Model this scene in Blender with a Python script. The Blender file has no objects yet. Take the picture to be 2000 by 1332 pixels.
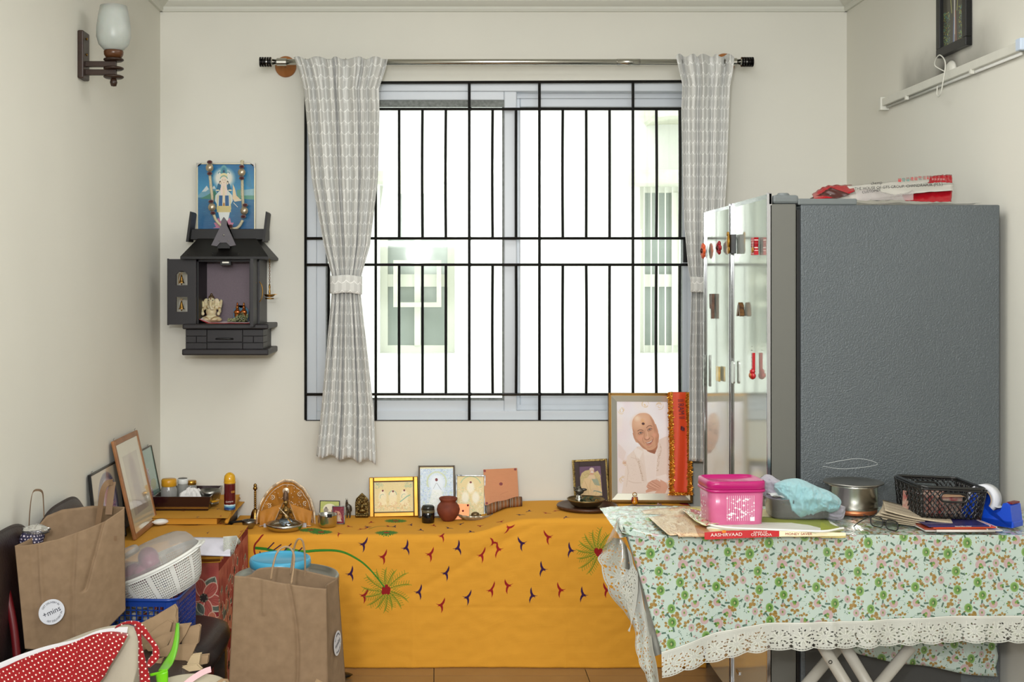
import bpy, bmesh, math, random
import numpy as np
from mathutils import Vector, Matrix, noise
SC = bpy.context.scene
COL = SC.collection
R = math.radians
PI = math.pi
random.seed(7)
# ------------------------------------------------------------------ camera, world, lights, exposure
F = 2350.0            # focal length in pixels of the 2000 px wide frame
H = 1.533             # eye height
CX, CY = 860.0, 555.0 # principal point (shift lens)
cam = bpy.data.cameras.new('camera')
cam.sensor_width = 36; cam.lens = F/2000*36
cam.shift_x = (1000-CX)/2000; cam.shift_y = -(666-CY)/2000
cam.clip_start = .05; cam.clip_end = 100
camo = bpy.data.objects.new('camera', cam); COL.objects.link(camo)
camo.location = (0, 0, H); camo.rotation_euler = (R(90), 0, 0)
SC.camera = camo
w = bpy.data.worlds.new('sky'); SC.world = w; w.use_nodes = True
bg = w.node_tree.nodes['Background']; bg.inputs[0].default_value = (.93, .97, 1, 1); bg.inputs[1].default_value = 3.3
SC.view_settings.view_transform = 'Standard'; SC.view_settings.look = 'None'
SC.view_settings.exposure = 0.0; SC.view_settings.gamma = 1
SC.view_settings.use_curve_mapping = False
def light(name, loc, energy, size, rot=(0, 0, 0), shape='DISK', color=(1, 1, 1), sy=None):
    l = bpy.data.lights.new(name, 'AREA'); l.energy = energy; l.shape = shape; l.size = size; l.color = color
    if sy: l.size_y = sy
    o = bpy.data.objects.new(name, l); COL.objects.link(o); o.location = loc; o.rotation_euler = rot
    return o
# the photographer's flash beside the camera, and added panels standing in for ceiling bounce
light('camera_flash', (-.2, -.05, 1.80), 35, .13, (R(88), 0, R(0)), color=(.985, .99, 1))
light('ceiling_fill', (.42, 3.3, 2.77), 20, 1.1, (0, 0, 0), 'RECTANGLE', (1, .995, .985), 1.5)
light('flash_bounce', (.1, -1.6, 2.35), 122, 2.2, (R(58), 0, 0), 'RECTANGLE', (.99, .995, 1), 1.0)

# ------------------------------------------------------------------ helpers
def W(px, py, d): return Vector(((px-CX)*d/F, d, H-(py-CY)*d/F))
def G(px, py, z):
    d = (H-z)*F/(py-CY); return Vector(((px-CX)*d/F, d, z))
YW, XL, XR, ZC = 5.24, -1.22, 1.77, 2.83

def link(name, mesh, mats, parent=None, smooth=False):
    o = bpy.data.objects.new(name, mesh); COL.objects.link(o)
    for m in (mats if isinstance(mats, (list, tuple)) else [mats]): mesh.materials.append(m)
    if smooth:
        mesh.polygons.foreach_set('use_smooth', [True]*len(mesh.polygons))
    if parent: o.parent = parent
    return o
def obj(name, bm, mats, parent=None, smooth=False, bev=0):
    bmesh.ops.recalc_face_normals(bm, faces=bm.faces[:])
    me = bpy.data.meshes.new(name); bm.to_mesh(me); bm.free()
    o = link(name, me, mats, parent, smooth)
    if bev:
        b = o.modifiers.new('b', 'BEVEL'); b.width = bev; b.segments = 2; b.limit_method = 'ANGLE'; b.angle_limit = R(40)
    return o
def tag(o, label=None, cat=None, group=None, kind=None):
    if label: o['label'] = label
    if cat: o['category'] = cat
    if group: o['group'] = group
    if kind: o['kind'] = kind
    return o
def thing(name, label, cat, loc=(0, 0, 0), rot=(0, 0, 0), group=None):
    o = bpy.data.objects.new(name, None); COL.objects.link(o); o.location = loc; o.rotation_euler = rot
    o.empty_display_size = .05
    return tag(o, label, cat, group)
def B(*boxes):
    """bmesh of boxes (cx,cy,cz,sx,sy,sz[,rotmatrix])"""
    bm = bmesh.new()
    for b in boxes: abox(bm, *b)
    return bm
def abox(bm, cx, cy, cz, sx, sy, sz, rot=None):
    M = Matrix.Translation((cx, cy, cz))
    if rot is not None: M = M @ (rot.to_4x4() if hasattr(rot, 'to_4x4') else Matrix.Rotation(rot, 4, 'Z'))
    bmesh.ops.create_cube(bm, size=1, matrix=M @ Matrix.Diagonal((sx, sy, sz, 1)))
    return bm
def rng(x0, x1, y0, y1, z0, z1, bm=None):
    bm = bm or bmesh.new()
    return abox(bm, (x0+x1)/2, (y0+y1)/2, (z0+z1)/2, x1-x0, y1-y0, z1-z0)
def tube(bm, pts, r, seg=8, closed=False, cap=True):
    pts = [Vector(p) for p in pts]; n = len(pts); rings = []
    rr = r if isinstance(r, (list, tuple)) else [r]*n
    up = None
    for i, p in enumerate(pts):
        a = pts[(i-1) % n] if (i > 0 or closed) else p
        b = pts[(i+1) % n] if (i < n-1 or closed) else p
        t = (b-a)
        t = t.normalized() if t.length > 1e-9 else Vector((0, 0, 1))
        if up is None:
            up = Vector((0, 0, 1)) if abs(t.z) < .9 else Vector((1, 0, 0))
        u = t.cross(up)
        if u.length < 1e-5: u = t.orthogonal()
        u.normalize(); v = u.cross(t).normalized(); up = v
        rings.append([bm.verts.new(p+(u*math.cos(2*PI*k/seg)+v*math.sin(2*PI*k/seg))*rr[i]) for k in range(seg)])
    m = n if closed else n-1
    for i in range(m):
        A, Bq = rings[i], rings[(i+1) % n]
        for k in range(seg): bm.faces.new((A[k], A[(k+1) % seg], Bq[(k+1) % seg], Bq[k]))
    if cap and not closed:
        bm.faces.new(rings[0][::-1]); bm.faces.new(rings[-1])
    return bm
def T(pts, r, seg=8, closed=False):
    return tube(bmesh.new(), pts, r, seg, closed)
def lathe(prof, seg=28, bm=None, loc=(0, 0, 0), sx=1, sy=1, n=2, fl=None):
    """prof [(r,z)..]; n>2 gives a rounded-square section"""
    bm = bm or bmesh.new(); rings = []
    for (r, z) in prof:
        ring = []
        for k in range(seg):
            a = 2*PI*k/seg; c, s = math.cos(a), math.sin(a)
            q = 1 if n == 2 else (abs(c)**n+abs(s)**n)**(-1/n)
            rr = r*q*(fl(a, z) if fl else 1)
            ring.append(bm.verts.new((loc[0]+max(rr, 1e-5)*c*sx, loc[1]+max(rr, 1e-5)*s*sy, loc[2]+z)))
        rings.append(ring)
    for i in range(len(rings)-1):
        for k in range(seg):
            bm.faces.new((rings[i][k], rings[i][(k+1) % seg], rings[i+1][(k+1) % seg], rings[i+1][k]))
    if prof[0][0] > 1e-4: bm.faces.new(rings[0][::-1])
    if prof[-1][0] > 1e-4: bm.faces.new(rings[-1])
    return bm
def open_lathe(prof, **k):
    """a vessel: the profile goes up outside and comes down inside"""
    return lathe(prof, **k)
def surf(fn, nu, nv, bm=None, uv=True, closed_u=False):
    """grid surface fn(u,v)->(x,y,z), uv = (u,v) or fn's own 5 tuple"""
    bm = bm or bmesh.new(); L = bm.loops.layers.uv.verify()
    V, U = [], []
    for j in range(nv+1):
        row, ur = [], []
        for i in range(nu+1):
            q = fn(i/nu, j/nv)
            row.append(bm.verts.new(q[:3])); ur.append(tuple(q[3:5]) if len(q) > 3 else (i/nu, j/nv))
        V.append(row); U.append(ur)
    for j in range(nv):
        for i in range(nu):
            f = bm.faces.new((V[j][i], V[j][i+1], V[j+1][i+1], V[j+1][i]))
            for l, (a, b) in zip(f.loops, ((j, i), (j, i+1), (j+1, i+1), (j+1, i))): l[L].uv = U[a][b]
    return bm
def quad(p0, p1, p2, p3, bm=None):
    """p0 lower left, p1 lower right, p2 upper right, p3 upper left"""
    bm = bm or bmesh.new(); L = bm.loops.layers.uv.verify()
    f = bm.faces.new([bm.verts.new(p) for p in (p0, p1, p2, p3)])
    for l, c in zip(f.loops, ((0, 0), (1, 0), (1, 1), (0, 1))): l[L].uv = c
    return bm
def prism(poly, y0, y1, bm=None, plane='xz'):
    """extrude polygon given in (a,b) between y0 and y1 along the third axis"""
    bm = bm or bmesh.new()
    mk = {'xz': lambda a, b, t: (a, t, b), 'xy': lambda a, b, t: (a, b, t), 'yz': lambda a, b, t: (t, a, b)}[plane]
    A = [bm.verts.new(mk(a, b, y0)) for a, b in poly]; C = [bm.verts.new(mk(a, b, y1)) for a, b in poly]
    n = len(poly)
    fs = [bm.faces.new(A), bm.faces.new(C[::-1])]
    for i in range(n): bm.faces.new((A[i], C[i], C[(i+1) % n], A[(i+1) % n]))
    bmesh.ops.triangulate(bm, faces=fs)
    return bm
def sph(bm, c, r, rot=None, seg=12):
    r = r if isinstance(r, (tuple, list)) else (r, r, r)
    M = Matrix.Translation(c)
    if rot: M = M @ rot.to_4x4()
    bmesh.ops.create_uvsphere(bm, u_segments=seg, v_segments=max(6, seg*2//3), radius=1, matrix=M @ Matrix.Diagonal((*r, 1)))
    return bm
def blob(name, bm, m, parent, voxel=.002, smooth=4):
    o = obj(name, bm, m, parent, True)
    r = o.modifiers.new('r', 'REMESH'); r.mode = 'VOXEL'; r.voxel_size = voxel; r.use_smooth_shade = True
    if smooth:
        s = o.modifiers.new('s', 'SMOOTH'); s.factor = .5; s.iterations = smooth
    return o
def solid(o, t, off=0):
    s = o.modifiers.new('s', 'SOLIDIFY'); s.thickness = t; s.offset = off; return o
def sub(o, n=1):
    s = o.modifiers.new('ss', 'SUBSURF'); s.levels = n; s.render_levels = n; return o
def rrect(w, h, r, k=5):
    pts = []
    for cx, cy, a0 in ((w/2-r, h/2-r, 0), (-w/2+r, h/2-r, 90), (-w/2+r, -h/2+r, 180), (w/2-r, -h/2+r, 270)):
        for i in range(k+1):
            a = R(a0+90*i/k); pts.append((cx+r*math.cos(a), cy+r*math.sin(a)))
    return pts
def nz(x, y=0, z=0, s=1.0): return noise.noise(Vector((x*s, y*s, z*s)))
def ridg(x, y, z=0):
    v = 0; a = 1
    for o in range(4):
        v += a*(1-abs(noise.noise(Vector((x, y, z+o*7.3))))*2); a *= .5; x *= 2; y *= 2; z *= 2
    return v/1.9
def text(name, s, size, m, parent, loc, rot=(R(90), 0, 0), sx=1.0, depth=.0003, align='CENTER', bend=None):
    c = bpy.data.curves.new('t', 'FONT'); c.body = s; c.size = size; c.align_x = align; c.align_y = 'CENTER'
    c.extrude = depth/2; c.resolution_u = 3
    t = bpy.data.objects.new('t', c); COL.objects.link(t)
    bpy.context.view_layer.update()
    me = bpy.data.meshes.new_from_object(t.evaluated_get(bpy.context.evaluated_depsgraph_get()))
    bpy.data.objects.remove(t); bpy.data.curves.remove(c)
    me.materials.clear()
    for v in me.vertices:
        v.co.x *= sx
        if bend:   # bend = (radius, centre angle, sign)
            rad, a0, sg = bend
            a = a0 - sg*v.co.x/rad; rr = rad+sg*v.co.y
            v.co.x, v.co.y = rr*math.cos(a), rr*math.sin(a)
    o = link(name, me, m, parent); o.location = loc; o.rotation_euler = rot
    return o
# ------------------------------------------------------------------ materials
def lin(c):
    return tuple(((v/255)/12.92 if v/255 <= .04045 else ((v/255+.055)/1.055)**2.4) for v in c)+(1,)
MATS = {}
def mat(name, c=(200, 200, 200), rough=.6, metal=0, var=.0, vs=8, bump=0, bs=60, c2=None, coat=0, trans=0, sheen=0, aniso=None, alpha=1, spec=.5, stretch=None, ior=1.45, sss=0):
    m = bpy.data.materials.new(name); m.use_nodes = True; nt = m.node_tree; N = nt.nodes; L = nt.links
    p = N['Principled BSDF']; p.inputs['Roughness'].default_value = rough; p.inputs['Metallic'].default_value = metal
    p.inputs['Base Color'].default_value = lin(c); p.inputs['Specular IOR Level'].default_value = spec
    p.inputs['IOR'].default_value = ior
    if coat: p.inputs['Coat Weight'].default_value = coat; p.inputs['Coat Roughness'].default_value = .08
    if trans: p.inputs['Transmission Weight'].default_value = trans
    if sheen: p.inputs['Sheen Weight'].default_value = sheen
    if alpha < 1: p.inputs['Alpha'].default_value = alpha
    if sss:
        p.inputs['Subsurface Weight'].default_value = sss; p.inputs['Subsurface Scale'].default_value = .02
    tc = N.new('ShaderNodeTexCoord'); src = tc.outputs['Object']
    if stretch:
        mp = N.new('ShaderNodeMapping'); mp.inputs['Scale'].default_value = stretch; L.new(src, mp.inputs[0]); src = mp.outputs[0]
    if var or c2:
        n = N.new('ShaderNodeTexNoise'); n.inputs['Scale'].default_value = vs; n.inputs['Detail'].default_value = 5
        L.new(src, n.inputs['Vector'])
        r = N.new('ShaderNodeValToRGB'); r.color_ramp.elements[0].position = .3; r.color_ramp.elements[1].position = .7
        a = lin(c); b = lin(c2) if c2 else tuple(min(1, v*(1+var)) for v in a[:3])+(1,)
        if not c2: a = tuple(v*(1-var) for v in a[:3])+(1,)
        r.color_ramp.elements[0].color = a; r.color_ramp.elements[1].color = b
        L.new(n.outputs['Fac'], r.inputs[0]); L.new(r.outputs[0], p.inputs['Base Color'])
    if bump:
        n = N.new('ShaderNodeTexNoise'); n.inputs['Scale'].default_value = bs; n.inputs['Detail'].default_value = 6
        L.new(src, n.inputs['Vector'])
        b = N.new('ShaderNodeBump'); b.inputs['Strength'].default_value = min(1, bump); b.inputs['Distance'].default_value = .002*max(1, bump)
        L.new(n.outputs['Fac'], b.inputs['Height']); L.new(b.outputs[0], p.inputs['Normal'])
    MATS[name] = m
    return m
def set_image(m, img, alpha=False, uvscale=None, ext='REPEAT', rough=None):
    nt = m.node_tree; N = nt.nodes; L = nt.links; p = N['Principled BSDF']
    t = N.new('ShaderNodeTexImage'); t.image = img; t.extension = ext; t.interpolation = 'Linear'
    u = N.new('ShaderNodeUVMap'); src = u.outputs[0]
    if uvscale:
        mp = N.new('ShaderNodeMapping'); mp.inputs['Scale'].default_value = (*uvscale, 1); L.new(src, mp.inputs[0]); src = mp.outputs[0]
    L.new(src, t.inputs[0]); L.new(t.outputs[0], p.inputs['Base Color'])
    if alpha: L.new(t.outputs[1], p.inputs['Alpha'])
    return m
def imat(name, cv, rough=.5, alpha=False, uvscale=None, ext='REPEAT', **k):
    return set_image(mat(name, rough=rough, **k), cv.image(name, alpha), alpha, uvscale, ext)
class Cv:
    """small software painter: the flat prints are drawn here, y runs down"""
    def __init__(s, w, h, bg=(255, 255, 255), a=1):
        s.w, s.h = w, h; s.p = np.zeros((h, w, 4), np.float32); s.p[..., :3] = np.array(bg)/255; s.p[..., 3] = a; s.al = None
    def _blend(s, y0, y1, x0, x1, m, c):
        if s.al is not None: m = m*s.al
        r = s.p[y0:y1, x0:x1]; m = m[..., None]
        r[..., :3] = r[..., :3]*(1-m)+np.array(c[:3], np.float32)/255*m
        r[..., 3:] = np.maximum(r[..., 3:], m) if len(c) < 4 else r[..., 3:]*(1-m)+c[3]*m
    def _bb(s, x0, y0, x1, y1):
        x0 = int(max(0, math.floor(x0))); y0 = int(max(0, math.floor(y0))); x1 = int(min(s.w, math.ceil(x1)+1)); y1 = int(min(s.h, math.ceil(y1)+1))
        if x0 >= x1 or y0 >= y1: return None
        yy, xx = np.mgrid[y0:y1, x0:x1].astype(np.float32)
        return x0, y0, x1, y1, xx+.5, yy+.5
    def poly(s, pts, c, al=1, blur=0):
        xs = [p[0] for p in pts]; ys = [p[1] for p in pts]
        b = s._bb(min(xs)-blur, min(ys)-blur, max(xs)+blur, max(ys)+blur)
        if b is None: return s
        x0, y0, x1, y1, X, Y = b; ins = np.zeros(X.shape, np.float32); n = len(pts)
        for dx, dy in ((-.25, -.25), (.25, .25), (-.25, .25), (.25, -.25)):
            t = np.zeros(X.shape, bool); XX = X+dx; YY = Y+dy
            for i in range(n):
                ax, ay = pts[i]; bx, by = pts[(i+1) % n]
                if ay == by: continue
                cnd = (ay > YY) != (by > YY)
                t ^= cnd & (XX < (bx-ax)*(YY-ay)/(by-ay)+ax)
            ins += t*.25
        for _ in range(int(blur)):
            q = np.pad(ins, 1, mode='edge'); ins = (q[:-2, 1:-1]+q[2:, 1:-1]+q[1:-1, :-2]+q[1:-1, 2:]+q[1:-1, 1:-1])/5
        s._blend(y0, y1, x0, x1, ins*al, c); return s
    def ell(s, cx, cy, rx, ry, c, ang=0, soft=.08, al=1):
        m = max(rx, ry)*(1+soft)+1; b = s._bb(cx-m, cy-m, cx+m, cy+m)
        if b is None: return s
        x0, y0, x1, y1, X, Y = b; a = R(ang); dx = X-cx; dy = Y-cy
        u = (dx*math.cos(a)+dy*math.sin(a))/rx; v = (-dx*math.sin(a)+dy*math.cos(a))/ry
        d = np.sqrt(u*u+v*v); s._blend(y0, y1, x0, x1, np.clip((1+soft/2-d)/max(soft, .02), 0, 1)*al, c); return s
    def line(s, pts, wd, c, al=1, soft=.8):
        for i in range(len(pts)-1):
            (ax, ay), (bx, by) = pts[i], pts[i+1]
            w0 = wd if not isinstance(wd, (list, tuple)) else (wd[0]+(wd[1]-wd[0])*i/max(1, len(pts)-1))
            b = s._bb(min(ax, bx)-w0-2, min(ay, by)-w0-2, max(ax, bx)+w0+2, max(ay, by)+w0+2)
            if b is None: continue
            x0, y0, x1, y1, X, Y = b; L2 = (bx-ax)**2+(by-ay)**2+1e-9
            t = np.clip(((X-ax)*(bx-ax)+(Y-ay)*(by-ay))/L2, 0, 1)
            d = np.hypot(X-ax-t*(bx-ax), Y-ay-t*(by-ay))
            s._blend(y0, y1, x0, x1, np.clip((w0/2+soft/2-d)/soft, 0, 1)*al, c)
        return s
    def noise(s, amt, sc=1, seed=1, col=False):
        g = np.random.RandomState(seed); h, w = s.h//sc+2, s.w//sc+2
        n = g.rand(h, w, 3 if col else 1)-.5; n = np.repeat(np.repeat(n, sc, 0), sc, 1)[:s.h, :s.w]
        s.p[..., :3] = np.clip(s.p[..., :3]+n*amt, 0, 1); return s
    def grad(s, c0, c1, y0=0, y1=None):
        y1 = y1 or s.h; t = np.linspace(0, 1, y1-y0)[:, None, None]
        s.p[y0:y1, :, :3] = np.array(c0)/255*(1-t)+np.array(c1)/255*t; return s
    def image(s, name, alpha=False):
        im = bpy.data.images.new(name, s.w, s.h, alpha=True)
        im.alpha_mode = 'STRAIGHT' if alpha else 'NONE'
        im.pixels.foreach_set(np.ascontiguousarray(s.p[::-1]).ravel()); im.update(); im.pack()
        return im
def arc(cx, cy, r, a0, a1, n=10, ry=None):
    ry = ry or r
    return [(cx+r*math.cos(R(a0+(a1-a0)*i/n)), cy+ry*math.sin(R(a0+(a1-a0)*i/n))) for i in range(n+1)]
def curve(pts, n=8):
    """Catmull-Rom through 2D or 3D points"""
    P = [Vector(p) for p in pts]; P = [P[0]*2-P[1]]+P+[P[-1]*2-P[-2]]; out = []
    for i in range(1, len(P)-2):
        a, b, c, d = P[i-1:i+3]
        for k in range(n):
            t = k/n; out.append(.5*((2*b)+(c-a)*t+(2*a-5*b+4*c-d)*t*t+(3*b-a-3*c+d)*t**3))
    out.append(P[-2]); return out
def c2(pts, n=8): return [(p[0], p[1]) for p in curve([(x, y, 0) for x, y in pts], n)]
# common materials
M_wall = mat('wall paint', (224, 222, 211), .75, var=.025, vs=1.6, bump=.15, bs=30)
M_white = mat('white gloss paint', (228, 229, 222), .45, var=.02, vs=3)
M_black = mat('black iron paint', (14, 14, 15), .3, var=.3, vs=60, bump=.6, bs=90)
M_blk = mat('black plastic', (18, 18, 18), .35)
M_steel = mat('brushed steel', (200, 198, 190), .22, 1, bump=.05, bs=300, stretch=(1, 1, 20))
M_dsteel = mat('dull steel', (150, 148, 142), .35, 1, var=.1, vs=30)
M_brass = mat('brass', (176, 138, 74), .28, 1, c2=(120, 88, 44), vs=60, bump=.2, bs=200)
M_gold = mat('gold frame', (176, 130, 54), .33, .8, var=.15, vs=20)
M_copper = mat('copper sheet', (205, 130, 88), .38, .75, c2=(186, 112, 74), vs=18, bump=.1, bs=120)
M_dwood = mat('dark varnished wood', (42, 27, 18), .4, c2=(54, 34, 22), vs=14, stretch=(1, 1, 8), bump=.2, bs=60)
M_kraft = mat('kraft paper', (134, 110, 84), .8, c2=(124, 101, 76), vs=40, bump=.35, bs=28)
M_red = mat('red velvet', (96, 12, 18), .9, sheen=.5, bump=.5, bs=400)
# ================================================================== SETTING
def structure(o): o['kind'] = 'structure'; return o
WX0, WX1, WZ0, WZ1 = -.586, 1.16, .938, 2.412
bm = bmesh.new()
for b in ((XL-.2, WX0, 0, 3), (WX1, XR+.2, 0, 3), (WX0, WX1, 0, WZ0), (WX0, WX1, WZ1, 3)):
    rng(b[0], b[1], YW, YW+.2, b[2], b[3], bm)
structure(obj('wall_back', bm, M_wall))
structure(obj('wall_left', rng(XL-.15, XL, -3.4, YW, 0, 3), M_wall))
# right wall: grey soot above the tube light
mr = mat('sooty wall paint', (224, 222, 211), .75)
nt = mr.node_tree; N = nt.nodes; L = nt.links; p = N['Principled BSDF']
def mnode(op, a, b=None, c=None, clamp=False):
    n = N.new('ShaderNodeMath'); n.operation = op; n.use_clamp = clamp
    for i, v in enumerate((a, b, c)):
        if v is None: continue
        if isinstance(v, (int, float)): n.inputs[i].default_value = v
        else: L.new(v, n.inputs[i])
    return n.outputs[0]
def ss(x, a, b):
    n = N.new('ShaderNodeMapRange'); n.interpolation_type = 'SMOOTHSTEP'; L.new(x, n.inputs[0])
    n.inputs[1].default_value = a; n.inputs[2].default_value = b; return n.outputs[0]
tc = N.new('ShaderNodeTexCoord'); sep = N.new('ShaderNodeSeparateXYZ'); L.new(tc.outputs['Object'], sep.inputs[0])
Y, Z = sep.outputs[1], sep.outputs[2]
nn = N.new('ShaderNodeTexNoise'); nn.inputs['Scale'].default_value = 9; nn.inputs['Detail'].default_value = 5; L.new(tc.outputs['Object'], nn.inputs['Vector'])
zz = mnode('SUBTRACT', Z, mnode('MULTIPLY', nn.outputs[0], .09))
m1 = mnode('MULTIPLY', ss(Z, 2.24, 2.25), ss(zz, 2.40, 2.19))
m1 = mnode('MULTIPLY', m1, mnode('MULTIPLY', ss(Y, 3.7, 3.95), ss(Y, 4.66, 4.55)))
dy = mnode('ABSOLUTE', mnode('SUBTRACT', Y, 4.2)); m2 = mnode('MULTIPLY', ss(dy, .12, .0), mnode('MULTIPLY', ss(Z, 2.24, 2.25), ss(zz, 2.40, 2.2)))
mk = mnode('ADD', mnode('MULTIPLY', m1, .62), mnode('MULTIPLY', m2, .55), clamp=True)
mx = N.new('ShaderNodeMix'); mx.data_type = 'RGBA'; L.new(mk, mx.inputs[0]); mx.inputs[6].default_value = lin((224, 222, 211)); mx.inputs[7].default_value = lin((60, 56, 48))
L.new(mx.outputs[2], p.inputs['Base Color'])
structure(obj('wall_right', rng(XR, XR+.15, -3.4, YW, 0, 3), mr))
structure(obj('wall_front', rng(XL, XR, -3.4, -3.3, 0, 3), M_wall))
structure(obj('ceiling', rng(XL, XR, -3.4, YW, ZC, ZC+.1), M_white))
M_grout = mat('dark grout', (40, 30, 22), .9)
fl = structure(obj('floor', rng(XL-.2, XR+.2, -3.4, YW+.2, -.06, -.004), M_grout))
M_tile = mat('brown floor tile', (150, 122, 90), .18, c2=(136, 108, 78), vs=3, coat=.3, bump=.05, bs=60)
tm = bpy.data.meshes.new('tile'); b_ = B((0, 0, -.003, .597, .597, .012)); b_.to_mesh(tm); b_.free(); tm.materials.append(M_tile)
for i in range(5):
    for j in range(5):
        x = -.925+.6*i; y = 2.6+.6*j
        o = bpy.data.objects.new('tile', tm); COL.objects.link(o); o.parent = fl; o.location = (x, y, 0)
        if i == 0: o.scale.x = .99
# cornice
M_corn = mat('cornice plaster', (214, 214, 203), .6)
prof = [(0, 2.718), (.012, 2.718), (.018, 2.728), (.018, 2.738), (.03, 2.745), (.045, 2.757), (.047, 2.766), (.06, 2.772), (.075, 2.79), (.09, 2.802), (.093, 2.815), (.105, 2.82), (.105, ZC), (0, ZC)]
structure(obj('trim_1', prism([(YW-a, b) for a, b in prof], XL, XR, plane='yz'), M_corn))
structure(obj('trim_2', prism([(XL+a, b) for a, b in prof], -1.3, YW), M_corn))
structure(obj('trim_3', prism([(XR-a, b) for a, b in prof], -1.3, YW), M_corn))
# ---------------------------------------------------------------- window
M_upvc = mat('white window plastic', (208, 214, 220), .3, bump=.03, bs=20)
M_upvc2 = mat('grey gasket', (120, 124, 120), .6, var=.3, vs=80)
M_glass = bpy.data.materials.new('window glass'); M_glass.use_nodes = True
def glassmat(m, tint, refl=1.0, rough=0, milky=0):
    nt = m.node_tree; N = nt.nodes; L = nt.links; N.remove(N['Principled BSDF'])
    t = N.new('ShaderNodeBsdfTransparent'); t.inputs[0].default_value = lin(tint)
    g = N.new('ShaderNodeBsdfGlossy'); g.inputs['Roughness'].default_value = rough
    fr = N.new('ShaderNodeFresnel'); fr.inputs[0].default_value = 1.5
    s = N.new('ShaderNodeMath'); s.operation = 'MULTIPLY'; s.inputs[1].default_value = refl; L.new(fr.outputs[0], s.inputs[0])
    mx = N.new('ShaderNodeMixShader'); L.new(s.outputs[0], mx.inputs[0]); L.new(t.outputs[0], mx.inputs[1]); L.new(g.outputs[0], mx.inputs[2])
    out = mx.outputs[0]
    if milky:
        d = N.new('ShaderNodeBsdfDiffuse'); d.inputs[0].default_value = (.85, .85, .82, 1)
        m2 = N.new('ShaderNodeMixShader'); m2.inputs[0].default_value = milky; L.new(out, m2.inputs[1]); L.new(d.outputs[0], m2.inputs[2]); out = m2.outputs[0]
    L.new(out, N['Material Output'].inputs[0]); return m
glassmat(M_glass, (242, 245, 242), .9, 0.03)
win = structure(thing('window_1', None, None, (0, 0, 0)))
def rect_frame(x0, x1, z0, z1, y0, y1, t, tb=None, tt=None):
    tb = tb or t; tt = tt or t
    bm = bmesh.new(); rng(x0, x0+t, y0, y1, z0, z1, bm); rng(x1-t, x1, y0, y1, z0, z1, bm)
    rng(x0+t, x1-t, y0, y1, z0, z0+tb, bm); rng(x0+t, x1-t, y0, y1, z1-tt, z1, bm); return bm
obj('frame', rect_frame(WX0, WX1, WZ0, WZ1, 5.262, 5.40, .045, .04, .035), M_upvc, win, bev=.003)
obj('track', rect_frame(WX0+.045, WX1-.045, WZ0+.04, WZ1-.035, 5.33, 5.336, .02), M_upvc, win)
sl = obj('sash', rect_frame(WX0+.03, .335, WZ0+.03, WZ1-.022, 5.275, 5.315, .055, .055, .05), M_upvc, win, bev=.004)
obj('gasket', rect_frame(WX0+.083, .28, WZ0+.083, WZ1-.07, 5.285, 5.30, .008, .012, .03), M_upvc2, sl)
obj('pane', rng(WX0+.09, .275, 5.291, 5.295, WZ0+.09, WZ1-.09), M_glass, sl)
sr = obj('sash', rect_frame(.30, WX1-.03, WZ0+.03, WZ1-.03, 5.345, 5.385, .055, .07, .062), M_upvc, win, bev=.004)
obj('gasket', rect_frame(.352, WX1-.082, WZ0+.097, WZ1-.09, 5.352, 5.37, .004, .008, .012), M_upvc2, sr)
gr = obj('pane', rng(.354, WX1-.084, 5.360, 5.364, WZ0+.10, WZ1-.10), M_glass, sr)
obj('latch', rng(1.075, 1.095, 5.325, 5.345, 1.63, 1.74), M_blk, sr, bev=.003)
# ---------------------------------------------------------------- window grille
g = thing('window_grille', 'black painted iron bar grille covering the whole window', 'window grille', (0, 5.238, 0))
def wx(px, d=5.238): return (px-CX)*d/F
def wz(py, d=5.238): return H-(py-CY)*d/F
b = .0085
def bar(nm, x0, x1, z0, z1, bend=0):
    n = 10; L_ = []
    for i in range(n+1):
        t = i/n; L_.append((x0+(x1-x0)*t+bend*math.sin(PI*t), 0, z0+(z1-z0)*t))
    obj(nm, T(L_, .0066, 6), M_black, g)
for py in (162, 213, 465.5, 517, 770): bar('horizontal_bar', wx(597), wx(1348), wz(py), wz(py-(3 if py < 200 else 0)))
obj('bottom_bar', B(((wx(597)+wx(1370))/2, 0, wz(821), wx(1370)-wx(597), .004, .004)), M_black, g)
for i in range(17):
    px = 597+i*45.65
    full = i in (0, 3, 7, 10, 14)
    if full: bar('vertical_bar', wx(px), wx(px), wz(162), wz(820 if i != 14 else 770))
    else:
        bar('vertical_bar', wx(px), wx(px), wz(213), wz(465), random.uniform(-.002, .002)); bar('vertical_bar', wx(px), wx(px), wz(517), wz(770), random.uniform(-.002, .002))
for py in (213, 465.5, 517, 770):   # weld beads
    [obj('weld', sph(bmesh.new(), (wx(q_), 0, wz(py)), .008, seg=8), M_black, g) for q_ in (919, 1055.5)]
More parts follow.
